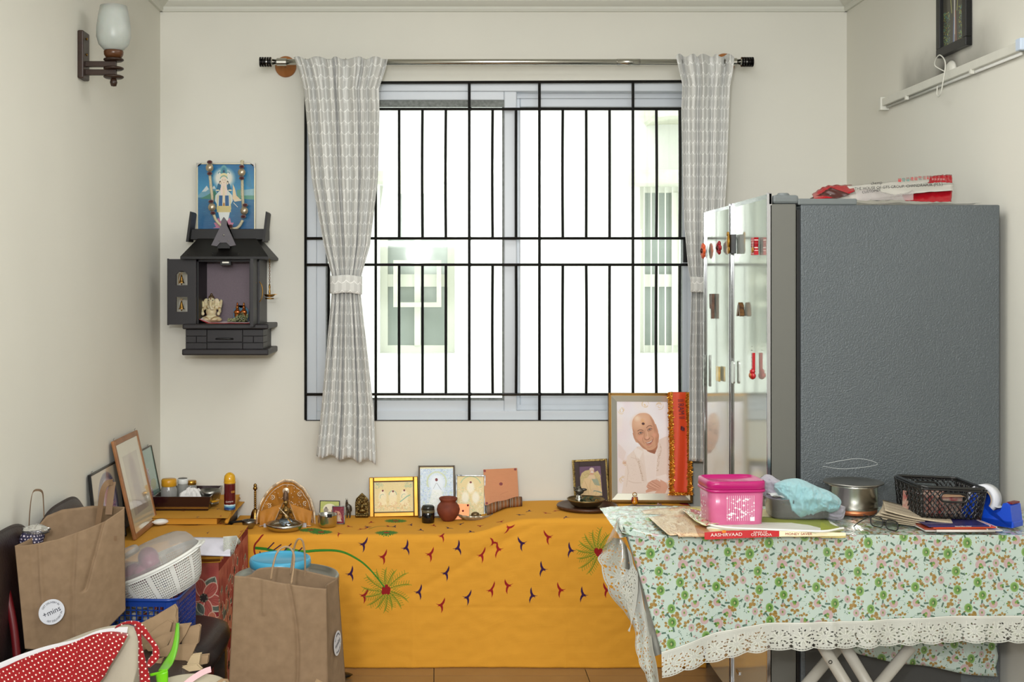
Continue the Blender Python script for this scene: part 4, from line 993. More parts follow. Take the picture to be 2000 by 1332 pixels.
frame('tall_deity_frame', 'tall dark framed silvery blue picture with a red dot on the brow', 'picture frame', (q.x, 5.175, ZL+.002), .158, .222, .006, M_dfr, M_p2, 0, 9, -.5, lip=(.002, M_gold))
cv = Cv(260, 400, (226, 206, 150)); cv.line(arc(130, 100, 100, 200, 340, 16), 8, (160, 190, 150)); filigree(cv, [(246, 240, 215), (240, 225, 190), (160, 195, 160), (230, 190, 150)], 380, (10, 100, 250, 395), 31)
for x, y in ((130, 110), (80, 210), (180, 210)): cv.ell(x, y, 34, 56, (244, 238, 220), soft=.5, al=.8)
cv.ell(130, 60, 11, 10, (110, 24, 20))
M_p3 = imat('cream foil print', cv, .4, metal=.05, bump=.3, bs=300)
M_chk = mat('silver patterned frame', (180, 182, 180), .3, .7, c2=(70, 72, 74), vs=60)
q = W(918.5, 1003, 5.15)
frame('silver_framed_relief', 'silver framed cream embossed picture between the clay pot and copper sheet', 'picture frame', (q.x, 5.165, ZL+.003), .128, .182, .006, M_chk, M_p3, 0, 8, 1.0)
# copper sheets
cv = Cv(330, 340, (162, 104, 62)); 
for k in range(500): x = random.uniform(0, 330); y = random.uniform(0, 340); cv.line([(x, y), (x+random.uniform(5, 40), y)], 1, (176, 118, 74) if k % 2 else (148, 90, 52), .4)
for r_ in (28, 44, 60, 76): cv.line(arc(165, 145, r_, 0, 360, 24), 1.5, (176, 104, 66), .7)
cv.ell(165, 145, 17, 15, (100, 24, 18)); cv.line([(150, 250), (185, 232), (230, 222)], 2.5, (140, 80, 50))
for x, y in ((13, 14), (312, 12), (18, 322), (312, 308)): cv.ell(x, y, 12, 12, (104, 24, 20))
for r_ in range(5):
    for k in range(34): 
        x = 46+k*7.2; y = 264+r_*11; 
        if random.random() < .85: cv.line([(x, y), (x+random.uniform(2, 5), y+random.uniform(-4, 2))], 1.6, (150, 86, 54))
M_cu = imat('engraved copper sheet', cv, .45, metal=.3)
q = W(981, 987, 5.14)
t = thing('copper_plaque', 'large square engraved copper sheet with five dark red dots', 'plaque', (q.x, 5.16, q.z), (R(-12), R(-2.5), 0))
obj('sheet', quad((-.073, 0, 0), (.073, 0, 0), (.073, 0, .152), (-.073, 0, .152)), M_cu, t); obj('plate', rng(-.073, .073, .0003, .0015, 0, .152), M_copper, t)
q = G(903, 1004, ZL)
t = thing('small_copper_plaque', 'small square copper sheet with dark red dots behind the clay pot', 'plaque', (q.x-.005, 5.125, ZL+.002), (R(-8), R(2), 0))
obj('plate', rng(-.034, .03, 0, .0012, 0, .067), M_copper, t)
for x, z in ((.024, .062), (.004, .038), (-.028, .062)): obj('red_dot', sph(bmesh.new(), (x, -.001, z), (.0045, .001, .0045), seg=8), M_red, t)
# woven roll
cv = Cv(256, 32, (96, 62, 40))
for k in range(0, 256, 18): cv.poly([(k, 0), (k+7, 0), (k+11, 32), (k+3, 32)], random.choice([(184, 178, 160), (150, 96, 50), (54, 36, 28), (176, 110, 56)]))
M_wov = imat('striped woven mat', cv, .85)
t = thing('woven_roll', 'rolled striped brown woven mat under the large copper sheet', 'mat', (W(985, 0, 5.13).x, 5.13, ZL), (0, 0, R(0)))
def rl(u, v):
    a = 2*PI*v; x = -.075+.15*u; rr = .019+.003*math.sin(u*9)
    z0 = ztop(x+t.location.x)-ZL
    return (x, rr*1.5*math.cos(a), .02+z0+rr*math.sin(a)-.002, u*3, v)
obj('roll', surf(rl, 40, 14), M_wov, t, True)
# clay pot, dark jar, dish with tortoise, ornament
M_clay = mat('terracotta clay', (134, 66, 42), .7, c2=(112, 52, 34), vs=30, bump=.4, bs=60)
q = G(875.5, 1020, ZL)
t = thing('clay_pot', 'round terracotta pot in front of the tall frame', 'pot', (q.x, q.y+.02, ZL+.002))
obj('pot', lathe([(.0, .0), (.022, .0), (.034, .014), (.046, .034), (.049, .05), (.045, .066), (.036, .077), (.032, .081), (.034, .086), (.0385, .092), (.039, .097), (.036, .100), (.031, .096), (.028, .084), (.030, .076), (.040, .06), (.04, .04), (.02, .01), (0, .008)], 40), M_clay, t, True)
q = G(836, 1023, ZL)
t = thing('dark_jar', 'small black glass jar with a glossy grey cap beside the clay pot', 'jar', (q.x, q.y+.02, ZL+.002))
obj('jar', lathe([(0, 0), (.026, 0), (.027, .004), (.027, .042), (.025, .046), (0, .046)], 28), mat('black glass', (10, 10, 10), .12, coat=.6), t, True)
obj('cap', lathe([(0, .046), (.0265, .046), (.0265, .066), (.022, .072), (.01, .074), (0, .074)], 28), mat('grey black cap', (52, 54, 50), .2, .3), t, True)
obj('label_band', lathe([(.0272, .043), (.0275, .044), (.0275, .053), (.0272, .054)], 28), mat('greenish gold band', (120, 118, 96), .3, .5), t, True)
q = G(929, 1021, ZL)
t = thing('glass_dish', 'scalloped glass dish holding a small brass tortoise', 'dish', (q.x, q.y+.055, ZL+.002))
fl_ = lambda a, z: 1+.03*math.cos(a*16)*min(1, z/.01)
M_gdish = mat('silvered pressed glass', (150, 140, 118), .2, .35, c2=(188, 180, 160), vs=60, coat=.5)
obj('dish', lathe([(0, 0), (.045, 0), (.062, .010), (.074, .020), (.078, .030), (.074, .029), (.06, .020), (.045, .014), (0, .012)], 64, fl=fl_), M_gdish, t, True)
bm = sph(bmesh.new(), (0, 0, .020), (.018, .014, .012)); sph(bm, (.02, -.006, .018), (.006, .005, .005))
for sx_, sy_ in ((1, 1), (1, -1), (-1, 1), (-1, -1)): sph(bm, (.013*sx_, .01*sy_, .014), (.006, .005, .003), seg=8)
tt = thing('brass_tortoise', 'tiny brass tortoise sitting in the glass dish', 'figurine', t.location+Vector((0, 0, .002))); blob('tortoise', bm, mat('aged brass', (120, 100, 70), .35, .7), tt, .0015, 1)
t = thing('round_ornament', 'small round brown and white flower ornament before the tall frame', 'ornament', (W(829, 984, 5.13).x, 5.14, ZL), (0, 0, 0))
obj('stand', T([(0, 0, 0), (0, 0, .03)], .003, 6), M_dwood, t)
bm = lathe([(0, -.002), (.013, -.002), (.0145, 0), (.013, .002), (0, .002)], 20); o = obj('disc', bm, M_dwood, t, True); o.location = (0, 0, .044); o.rotation_euler = (R(90), 0, 0)
for k in range(8): a = k*PI/4; obj('petal', sph(bmesh.new(), (.008*math.cos(a), -.003, .044+.008*math.sin(a)), (.0026, .001, .0026), seg=6), M_ivory, o if 0 else t)
obj('centre_bead', sph(bmesh.new(), (0, -.003, .044), .0026, seg=8), M_red, t)
# brass deity plaque
M_abr = mat('antique brass relief', (132, 110, 62), .3, .9, c2=(60, 46, 26), vs=120, bump=1, bs=160)
q = G(706.5, 1013, ZL)
t = thing('brass_deity_plaque', 'antique brass arched seated deity statuette left of the gold frame', 'statuette', (q.x, q.y+.015, ZL+.002))
obj('arch_plate', prism([(-.029, 0), (.029, 0), (.03, .06), (.026, .08), (.012, .094), (0, .106), (-.012, .094), (-.026, .08), (-.03, .06)], .004, .010), M_abr, t, bev=.002)
bm = sph(bmesh.new(), (0, 0, .028), (.020, .010, .010)); sph(bm, (0, -.001, .045), (.011, .008, .014)); sph(bm, (0, -.002, .066), (.007, .007, .008)); sph(bm, (0, -.002, .077), (.004, .004, .006))
for k in range(7): sph(bm, (-.024+.008*k, -.004, .008), (.005, .007, .008), seg=8)
for k in range(11): a = PI*k/10; sph(bm, (.024*math.cos(a), .002, .055+.03*math.sin(a)), (.005, .003, .005), seg=6)
for s in (-1, 1): tube(bm, [(s*.01, -.003, .052), (s*.019, -.005, .044), (s*.015, -.008, .034)], .0035, 6)
blob('seated_figure', bm, M_abr, t, .0016, 1)
# horse figure
q = G(678, 1015, ZL); t = thing('metal_horse', 'slim grey metal horse figurine behind the small red frame', 'figurine', (q.x, q.y+.015, ZL+.002), (0, 0, R(0)))
M_pew = mat('pewter', (92, 88, 80), .4, .8)
bm = sph(bmesh.new(), (.005, 0, .043), (.012, .009, .02)); tube(bm, [(-.001, 0, .05), (-.003, -.003, .07)], [.008, .0055]); sph(bm, (-.003, -.006, .073), (.0045, .01, .006))
for s in (-1, 1):
    tube(bm, [(-.003+s*.0025, 0, .076), (-.003+s*.003, 0, .088)], [.002, .0008], 5)
    tube(bm, [(.004+s*.006, -.005, .035), (.004+s*.006, -.006, .003)], [.0035, .0022], 6); tube(bm, [(.006+s*.006, .006, .035), (.006+s*.006, .006, .003)], [.0035, .0022], 6)
tube(bm, [(.015, .003, .055), (.018, .004, .04), (.017, .004, .03)], .002, 5)
blob('horse', bm, M_pew, t, .0013, 1)
# two small frames
cv = Cv(200, 240, (196, 196, 90)); 
for k in range(20): a = 180+k*9; cv.line([(100, 100), (100+140*math.cos(R(a)), 100+140*math.sin(R(a)))], 4, (130, 170, 80))
cv.ell(100, 110, 70, 75, (232, 226, 196)); cv.ell(62, 130, 26, 34, (150, 140, 120)); cv.ell(62, 96, 12, 16, (120, 110, 96)); cv.poly([(110, 200), (140, 90), (165, 200)], (206, 120, 50)); cv.ell(140, 140, 20, 30, (190, 80, 40))
M_p4 = imat('small yellow deity card', cv, .3)
q = G(643, 1014, ZL)
frame('small_black_frame', 'small black edged card picture with yellow deities behind the steel cup', 'picture frame', (q.x, 5.155, ZL+.002), .086, .076, .0035, M_blk, M_p4, 0, 8, 1, th=.006)
cv = Cv(120, 180, (120, 22, 48)); cv.ell(62, 120, 26, 40, (190, 150, 130)); cv.ell(60, 66, 14, 16, (196, 150, 120)); cv.poly([(30, 160), (60, 90), (100, 160)], (205, 190, 170)); cv.line(c2([(20, 60), (50, 50), (80, 70), (90, 120), (60, 150)], 6), 6, (210, 160, 130)); filigree(cv, [(200, 110, 90), (214, 180, 160)], 26, (10, 10, 110, 170), 9)
M_p5 = imat('maroon card', cv, .3)
q = G(660.5, 1026, ZL)
frame('small_red_frame', 'tiny silver edged maroon picture right of the steel cup', 'picture frame', (q.x, q.y+.012, ZL+.002), .054, .076, .004, M_chk, M_p5, -6, 9, -1.5, th=.006)
# steel cup, bell, seed bowl
q = G(638, 1033, ZL); t = thing('steel_cup', 'brushed steel cup in front of the small black frame', 'cup', (q.x, q.y+.035, ZL+.002))
obj('cup', lathe([(0, 0), (.03, 0), (.038, .010), (.0405, .022), (.040, .048), (.0415, .054), (.039, .053), (.0385, .024), (.03, .006), (0, .005)], 36), M_steel, t, True)
obj('dark_clip', B((.012, -.037, .052, .02, .008, .014)), M_blk, t, bev=.002)
q = G(497, 1024, ZL); t = thing('brass_bell', 'brass hand bell with tall turned handle beside the veiled idol', 'bell', (q.x, q.y+.02, ZL+.002))
obj('bell_cup', lathe([(0, .004), (.023, 0), (.027, .003), (.024, .012), (.019, .028), (.016, .044), (.010, .056), (.006, .060), (0, .060)], 28), M_brass, t, True)
hp = [(.006, .058)]
for k in range(9): z = .062+k*.008; hp += [(.0042, z), (.0066, z+.003), (.0042, z+.006)]
hp += [(.005, .138), (.009, .142), (.009, .148), (.006, .154), (.008, .158), (.004, .165), (0, .166)]
obj('bell_handle', lathe(hp, 16), M_brass, t, True)
q = G(484, 1035, ZL); t = thing('seed_bowl', 'tiny steel bowl heaped with dark seeds at the left end of the altar', 'bowl', (q.x, q.y+.024, ZL+.002))
obj('bowl', lathe([(0, 0), (.016, 0), (.024, .010), (.027, .024), (.028, .034), (.026, .033), (.023, .014), (0, .006)], 28), M_dsteel, t, True)
bm = bmesh.new()
for k in range(90): a = random.uniform(0, 6.28); r_ = .023*math.sqrt(random.random()); bmesh.ops.create_icosphere(bm, subdivisions=1, radius=.0026, matrix=Matrix.Translation((r_*math.cos(a), r_*math.sin(a), .031+.006*(1-r_/.023))))
tag(obj('seeds', bm, mat('dark seeds', (66, 62, 54), .6, var=.4, vs=200), t), kind='stuff')
t = thing('incense_twigs', 'short dark twig bundle lying beside the seed bowl', 'incense', G(462, 1022, ZL+.012)+Vector((0, 0, 0)))
bm = bmesh.new()
for k in range(9): y = random.uniform(-.006, .006); z = random.uniform(0, .006); tube(bm, [(-.03, y, z), (.028, y+random.uniform(-.004, .004), z+.006)], .0018, 5)
tag(obj('twigs', bm, mat('charred twigs', (40, 36, 30), .8), t), kind='stuff')

# veiled idol
ic = G(557, 1030, ZL); ic = Vector((ic.x, 5.03, ZL))
t = thing('veiled_idol', 'gilded crowned flute player idol under a mustard sequinned veil', 'idol', ic)
M_veil = mat('mustard veil', (184, 120, 34), .6, sheen=.2, bump=.5, bs=70, var=.12, vs=26)
obj('seat', rng(-.082, .09, -.05, .06, .002, .018), M_dwood, t, bev=.003)
obj('seat_cloth', (lambda bm: (rng(-.088, -.066, -.062, -.05, .0, .016, bm), rng(.064, .088, -.062, -.05, 0, .018, bm), bm)[-1])(bmesh.new()), mat('silver lace edge', (190, 190, 196), .5, var=.3, vs=200), t)
def veil(u, v):
    a = PI*(1-u)   # across the fan
    rr = .125*(1-.06*math.cos(2*a))
    rad = rr*(.12+.88*v)
    px_ = rad*math.cos(a)*1.02; pz = rad*math.sin(a)*1.24
    if v > .8: pz *= 1+.04*max(0, math.sin(a))**8
    base = -.05 if abs(math.cos(a)) > .55 else 0
    y = .035-.05*(v**2)*abs(math.cos(a))**2-.02*v+.006*math.sin(a*18+2*v)*v+.004*nz(px_*30, pz*30, 3)
    return (px_, y, .012+max(0, pz)*.99, u, v)
vo = obj('veil', surf(veil, 70, 18), M_veil, t, True); solid(vo, .001)
bm = bmesh.new(); bg2 = bmesh.new()
for k in range(90):
    a = PI*(k+.5)/90; q = veil(1-a/PI, 1.0); sph(bm, (q[0]*1.01, q[1]-.002, q[2]*1.01), (.0046, .003, .0062), seg=6)
    if k % 1 == 0: q2 = veil(1-a/PI, .9); sph(bm, (q2[0], q2[1]-.003, q2[2]), (.0022, .001, .0022), seg=6)
M_trim = mat('rose gold beads', (226, 204, 176), .25, .5, var=.3, vs=90)
tag(obj('beaded_border', bm, M_trim, vo), kind='stuff')
bm = bmesh.new(); rnd = random.Random(9)
for (u, v) in ((.2, .72), (.12, .62), (.3, .78), (.66, .8), (.78, .76), (.86, .62), (.9, .4), (.1, .38), (.08, .8), (.93, .78)):
    q = veil(u, v)
    for k in range(9): a = 2*PI*k/8; r_ = .0 if k == 8 else .0085; sph(bm, (q[0]+r_*math.cos(a), q[1]-.004, q[2]+r_*math.sin(a)), (.0032, .0015, .0032), seg=6)
for k in range(80): u = rnd.random(); v = rnd.uniform(.35, .9); q = veil(u, v); sph(bm, (q[0], q[1]-.003, q[2]), (.002, .001, .002), seg=6)
tag(obj('sequin_flowers', bm, M_trim, vo), kind='stuff')
# swags in front: two wings of the veil falling to the lower corners
for s in (-1, 1):
    def wing(u, v, s=s):
        a = Vector((s*.014, -.022, .095)); b_ = Vector((s*.11, -.028, .062)); c = Vector((s*.05, -.05, .012)); d_ = Vector((s*.105, -.05, .006))
        P = a.lerp(b_, u).lerp(c.lerp(d_, u), v); P.y += .005*math.sin(u*12+s)*v-.004*math.sin(PI*v); return (*P, u, v)
    o = obj('veil_wing', surf(wing, 20, 14), M_veil, vo, True); solid(o, .001)
    bm = bmesh.new()
    for k in range(22): q = wing(0, k/21); sph(bm, q[:3], (.0018, .0018, .0022), seg=6); q = wing(k/21, 1); sph(bm, q[:3], (.002, .002, .0024), seg=6)
    tag(obj('wing_beads', bm, M_trim, vo), kind='stuff')
M_idl = mat('gilded figure', (150, 118, 62), .3, .7, c2=(70, 50, 26), vs=90, bump=.4, bs=200)
bm = sph(bmesh.new(), (0, -.035, .032), (.018, .012, .03)); sph(bm, (0, -.037, .066), (.017, .010, .018)); sph(bm, (.001, -.04, .100), (.0105, .0105, .013)); sph(bm, (0, -.037, .084), (.005, .005, .01))
tube(bm, [(-.016, -.037, .076), (-.022, -.045, .058), (-.004, -.052, .066)], [.006, .005, .004], 8); tube(bm, [(.016, -.037, .076), (.024, -.046, .06), (.010, -.052, .068)], [.006, .005, .004], 8)
tube(bm, [(.008, -.04, .03), (.022, -.046, .016), (.03, -.05, .008)], [.011, .009, .006], 8)
blob('figure', bm, M_idl, t, .0018, 1)
obj('crown', lathe([(.0105, .108), (.012, .113), (.0115, .124), (.012, .128), (.0095, .138), (.006, .146), (0, .150)], 16, loc=(0, -.037, 0)), mat('rose silver crown', (150, 124, 104), .35, .6, bump=1, bs=300, c2=(90, 66, 50), vs=120), t, True)
obj('crown_fan', lathe([(0, -.002), (.012, -.002), (.014, 0), (0, .002)], 16, loc=(0, 0, 0)), M_trim, t).matrix_local = Matrix.Translation((0, -.03, .146)) @ Matrix.Rotation(R(90), 4, 'X')
obj('flute', T([(-.026, -.055, .082), (.012, -.058, .045)], .0016, 6), M_trim, t)
obj('gold_crescent', T([(.018+.011*math.cos(a), -.052, .062+.014*math.sin(a)) for a in [R(-80+k*16) for k in range(11)]], .0017, 6), M_gold, t, True)
bm = bmesh.new()
for s in (-1, 1): sph(bm, (s*.004, -.0505, .103), (.0018, .001, .0013), seg=6)
obj('eyes', bm, M_ivory, t)
obj('dais', lathe([(.05, .0), (.048, .01), (.035, .024), (.02, .036), (0, .036)], 24, loc=(0, -.04, .0), sy=.4), mat('steel dais', (120, 130, 140), .2, .9), t, True)
# steel plate bowl with petals
q = G(552, 1042, ZL); t = thing('flower_bowl', 'wide shallow steel bowl with dried petals before the veiled idol', 'bowl', (q.x, 4.915, ZL+.0025))
obj('bowl', lathe([(0, 0), (.052, 0), (.066, .006), (.0745, .016), (.0775, .028), (.0755, .028), (.070, .016), (.058, .007), (0, .005)], 48), M_steel, t, True)
bm = bmesh.new()
for k in range(70):
    a = random.uniform(0, 6.28); r_ = .062*math.sqrt(random.random()); sph(bm, (r_*math.cos(a), r_*math.sin(a), .013+random.uniform(0, .008)), (.006, .003, .0014), Matrix.Rotation(random.uniform(0, 3), 3, 'Z'), seg=6)
tag(obj('petals', bm, mat('dried petals', (110, 92, 52), .8, c2=(60, 50, 40), vs=60), t), kind='stuff')
# ---------------------------------------------------------------- right half of the altar
M_bronze = mat('worn brass bowl', (150, 132, 92), .3, .9, var=.15, vs=30)
q = G(1147, 1007, ZR)
t = thing('wooden_plate', 'round dark wooden plate on the altar under the brass bowl', 'plate', (W(1147, 0, 5.03).x, 5.035, ZR+.003))
obj('plate', lathe([(0, 0), (.10, 0), (.124, .004), (.128, .012), (.124, .017), (.110, .013), (.1, .011), (0, .011)], 56), mat('dark turned wood', (84, 52, 32), .35, c2=(64, 38, 24), vs=20), t, True)
bx = W(1144, 0, 5.02).x
t = thing('brass_bowl', 'shallow brass offering bowl on the round wooden plate', 'bowl', (bx, 5.015, ZR+.0145))
obj('bowl', lathe([(0, 0), (.045, 0), (.062, .010), (.072, .024), (.079, .032), (.077, .034), (.068, .024), (.056, .010), (0, .005)], 48), M_bronze, t, True)
t = thing('cobra_lamp', 'small silvery cobra hooded stand figure in the brass bowl', 'figurine', (W(1131, 0, 5.02).x, 5.02, ZR+.02))
bm = lathe([(0, 0), (.022, 0), (.02, .008), (.014, .014), (.017, .022), (.013, .030), (.009, .034), (.012, .040), (0, .042)], 20)
sph(bm, (0, 0, .030), (.013, .013, .014)); obj('stand', bm, M_steel, t, True)
bm = sph(bmesh.new(), (.002, 0, .058), (.019, .011, .014)); sph(bm, (-.014, -.004, .070), (.012, .008, .004), Matrix.Rotation(R(20), 3, 'Y')); sph(bm, (.018, 0, .064), (.016, .006, .006)); sph(bm, (-.012, -.004, .062), (.012, .006, .003)); sph(bm, (0, -.002, .074), (.009, .006, .006))
blob('cobra_head', bm, M_pew, t, .0016, 1)
M_leaf = mat('dark green leaf', (38, 62, 40), .5, c2=(60, 84, 56), vs=60)
t = thing('leaf_sprig', 'sprig of dark green leaves lying in the brass bowl', 'leaves', (W(1144, 0, 5.0).x, 4.995, ZR+.03))
for k in range(15):
    a = random.uniform(0, 6.28); l = random.uniform(.018, .030); x0_, y0_ = random.uniform(-.018, .030), random.uniform(-.02, .02)
    def lf(u, v, a=a, l=l, x0_=x0_, y0_=y0_, k=k):
        w_ = .009*math.sin(PI*max(.02, u))*(v-.5)*2; x = l*u; return (x0_+x*math.cos(a)-w_*math.sin(a), y0_+x*math.sin(a)+w_*math.cos(a), .006+.002*(k % 7)+.028*u*(1-u*.5)*((k % 4)/3)+.002*abs(v-.5), u, v)
    o = obj('leaf', surf(lf, 6, 2), M_leaf, t, True)
obj('gold_trinket', T([(.045+.008*math.cos(a), -.004, .008+.010*math.sin(a)) for a in [k*.5 for k in range(13)]], .0022, 6), M_gold, t, True)
# small baroque frame
cv = Cv(180, 270, (92, 48, 84)); 
for k in range(12): cv.line([(k*16, 0), (k*16+4, 90)], 4, (76, 34, 66), .8)
cv.poly([(4, 100), (20, 60), (50, 40), (90, 34), (130, 60), (150, 44), (170, 90), (176, 270), (0, 270)], (196, 172, 116)); filigree(cv, [(220, 200, 150), (160, 130, 80)], 60, (5, 50, 175, 180), 41)
cv.poly([(0, 270), (14, 170), (40, 110), (80, 96), (120, 100), (150, 150), (176, 230), (150, 270)], (222, 190, 140)); cv.poly([(90, 100), (120, 96), (150, 130), (160, 180), (120, 170)], (150, 156, 130))
cv.ell(103, 44, 19, 26, (206, 160, 130)); cv.ell(103, 30, 19, 14, (214, 190, 170)); cv.ell(104, 58, 12, 10, (230, 220, 214)); cv.ell(100, 72, 16, 12, (200, 150, 120)); cv.poly([(60, 110), (80, 80), (122, 84), (130, 120)], (220, 190, 150))
for p in (((40, 130), (60, 200), (70, 270)), ((90, 120), (80, 190), (100, 250)), ((120, 150), (140, 200), (120, 262))): cv.line(c2(list(p), 5), 3, (190, 156, 106))
cv.line(c2([(84, 262), (110, 222), (150, 232), (168, 240)], 5), 9, (120, 140, 124)); cv.poly([(70, 262), (96, 200), (150, 190), (150, 226), (110, 216), (90, 268)], (218, 184, 140))
M_p6 = imat('seated figure photo', cv, .25)
M_rope = mat('gold rope moulding', (206, 178, 108), .4, .6, c2=(70, 52, 26), vs=150, bump=1, bs=160)
M_mat_ = mat('dark brown mount', (58, 40, 38), .6)
t = frame('small_seated_photo', 'small gold rope framed photo of a seated person with brown mount', 'picture frame', (W(1157, 0, 5.15).x, 5.155, ZR+.003), .152, .186, .0095, M_rope, M_p6, 3, 9, -2.2, lip=(.021, M_mat_))
for k in range(34):
    for s in (-1, 1):
        if k < 34: obj('rope_bead', sph(bmesh.new(), (s*.0712, -.0075, .004+k*.0054), (.0036, .0024, .0026), Matrix.Rotation(R(35), 3, 'Y'), seg=6), M_rope, t.children[0])
# large portrait
ox, oy = 785, 130; S_ = 1.0
cv = Cv(740, 940, (244, 236, 238))
P = lambda *pts: [(x-ox, y-oy) for x, y in pts]
cv.grad((240, 232, 236), (240, 224, 218))
for k in range(26):
    cv.ell(random.choice([random.uniform(0, 130), random.uniform(0, 740)]), random.uniform(0, 940), random.uniform(30, 90), random.uniform(30, 90), random.choice([(248, 244, 246), (236, 216, 216), (244, 226, 214), (240, 222, 226)]), soft=1, al=.5)
cv.ell(360, 300, 240, 260, (250, 248, 250), soft=1, al=.8)
for cx__, cy__ in ((835, 220), (840, 930), (1240, 170), (1090, 155), (870, 760)):
    for k in range(10): a = random.uniform(0, 360); cv.line(arc(cx__-ox, cy__-oy, random.uniform(8, 42), a, a+100, 7), 4, random.choice([(214, 176, 112), (226, 196, 140), (236, 214, 180)]), .7)
cv.poly(P((795, 560), (830, 590), (880, 650), (850, 740), (795, 700)), (230, 206, 196), .5, 8)
cv.poly(P((850, 745), (880, 742), (878, 772), (845, 770)), (214, 170, 140), .8, 3)
robe = (238, 220, 208); robe_d = (214, 188, 172); robe_l = (248, 236, 228)
cv.poly(P((830, 1070), (860, 900), (880, 760), (890, 690), (960, 630), (1000, 590), (1060, 590), (1200, 620), (1230, 520), (1290, 490), (1330, 480), (1525, 560), (1525, 1070)), robe, 1, 4)
for a, b in ((((880, 760), (900, 850), (880, 1000)), 6), (((960, 640), (1010, 720), (1040, 860), (1050, 940)), 7), (((1000, 600), (980, 700), (1030, 800)), 5), (((1240, 560), (1250, 640), (1200, 760), (1190, 900)), 7), (((900, 940), (960, 960), (1040, 960)), 6), (((930, 700), (990, 720), (1040, 740)), 5), (((1230, 900), (1290, 930), (1320, 990)), 5)):
    cv.line([(x-ox, y-oy) for x, y in c2(list(a), 6)], b, robe_d, .55, 6)
cv.poly(P((985, 600), (1060, 640), (1020, 720), (990, 700), (960, 640)), robe_l, .8, 5); cv.poly(P((1000, 700), (1060, 770), (1090, 940), (1060, 960), (1010, 800)), (230, 210, 196), .6, 5)
cv.poly(P((1060, 600), (1200, 600), (1210, 700), (1190, 940), (1100, 950), (1070, 700)), (246, 232, 224), .9, 4)
for k in range(14): cv.line([(1070+k*9-ox, 680-oy), (1085+k*7-ox, 940-oy)], 2, (226, 204, 192), .5)
rnd = random.Random(5)
for k in range(160):   # embroidery
    t_ = rnd.random(); x, y = (1010+t_*45+rnd.uniform(-10, 10), 740+t_*200) if k % 2 else (1245-t_*40+rnd.uniform(-10, 12), 590+t_*250); cv.ell(x-ox, y-oy, 2.6, 2.6, (190, 160, 130), al=.8)
for k in range(90): cv.ell(rnd.uniform(890, 990)-ox, rnd.uniform(760, 930)-oy, 3, 2, (224, 200, 184), al=.7)
# neck
cv.poly(P((1060, 590), (1110, 640), (1180, 665), (1212, 600), (1225, 500), (1100, 560)), (176, 118, 90), 1, 3); cv.poly(P((1075, 610), (1130, 650), (1185, 664), (1200, 630), (1130, 625)), (160, 102, 78), .8, 5)
skin = (214, 162, 130)
head = [(1060, 246), (1020, 252), (980, 278), (952, 320), (945, 368), (950, 420), (962, 470), (985, 540), (1012, 556), (1036, 586), (1066, 612), (1106, 626), (1146, 626), (1186, 606), (1212, 572), (1226, 520), (1230, 470), (1215, 430), (1192, 360), (1170, 310), (1136, 266), (1100, 248)]
cv.poly(P((950, 452), (964, 448), (985, 500), (1003, 545), (985, 546), (962, 500)), (196, 140, 112), 1, 1); cv.poly(P((1180, 350), (1200, 362), (1222, 430), (1224, 460), (1210, 458)), (206, 150, 122), 1, 1)
cv.poly([(p[0], p[1]) for p in c2(P(*head)+P(head[0]), 4)], skin, 1, 1)
cv.ell(1040-ox, 330-oy, 84, 62, (236, 192, 160), -20, soft=1.2, al=.85); cv.ell(1000-ox, 300-oy, 30, 26, (250, 226, 200), soft=1.2, al=.75)
cv.poly(P((1130, 270), (1170, 320), (1200, 400), (1226, 470), (1226, 540), (1195, 595), (1190, 480), (1160, 350)), (184, 128, 98), .55, 14)
cv.poly(P((970, 500), (1010, 556), (1066, 612), (1110, 626), (1060, 580), (1000, 520)), (176, 120, 92), .6, 8)
cv.poly(P((948, 400), (960, 470), (985, 530), (980, 440)), (190, 136, 106), .5, 8)
for cx__, cy__, r1, r2 in ((1035, 500, 34, 26), (1185, 470, 26, 26)): cv.ell(cx__-ox, cy__-oy, r1, r2, (228, 166, 138), -20, soft=1.2, al=.8)
cv.ell(1105-ox, 500-oy, 15, 14, (236, 184, 156), soft=1, al=.8)
# brows, eyes
cv.line([(x-ox, y-oy) for x, y in c2([(1004, 432), (1024, 420), (1046, 420), (1064, 428)], 5)], 6, (120, 78, 56), .75, 4); cv.line([(x-ox, y-oy) for x, y in c2([(1098, 398), (1118, 380), (1140, 376), (1158, 382)], 5)], 6, (120, 78, 56), .75, 4)
for (ax, ay, bx_, by_) in ((1012, 456, 1062, 446), (1108, 426, 1156, 404)):
    mx_, my_ = (ax+bx_)/2, (ay+by_)/2
    cv.ell(mx_-ox, my_-oy, 30, 15, (176, 118, 90), -20, soft=1, al=.7); cv.ell(mx_-ox, my_-oy, 17, 6, (206, 186, 172), -20, al=.9); cv.ell(mx_-ox, my_-oy, 7.5, 7, (44, 28, 22), al=1); cv.ell(mx_-2-ox, my_-2-oy, 2, 2, (230, 220, 215))
    cv.line([(x-ox, y-oy) for x, y in c2([(ax, ay+2), (mx_-2, my_-8), (bx_, by_+2)], 5)], 4, (70, 40, 30), .9, 2); cv.line([(x-ox, y-oy) for x, y in c2([(ax+2, ay+12), (mx_+2, my_+14), (bx_, by_+12)], 5)], 3, (160, 104, 80), .7, 3)
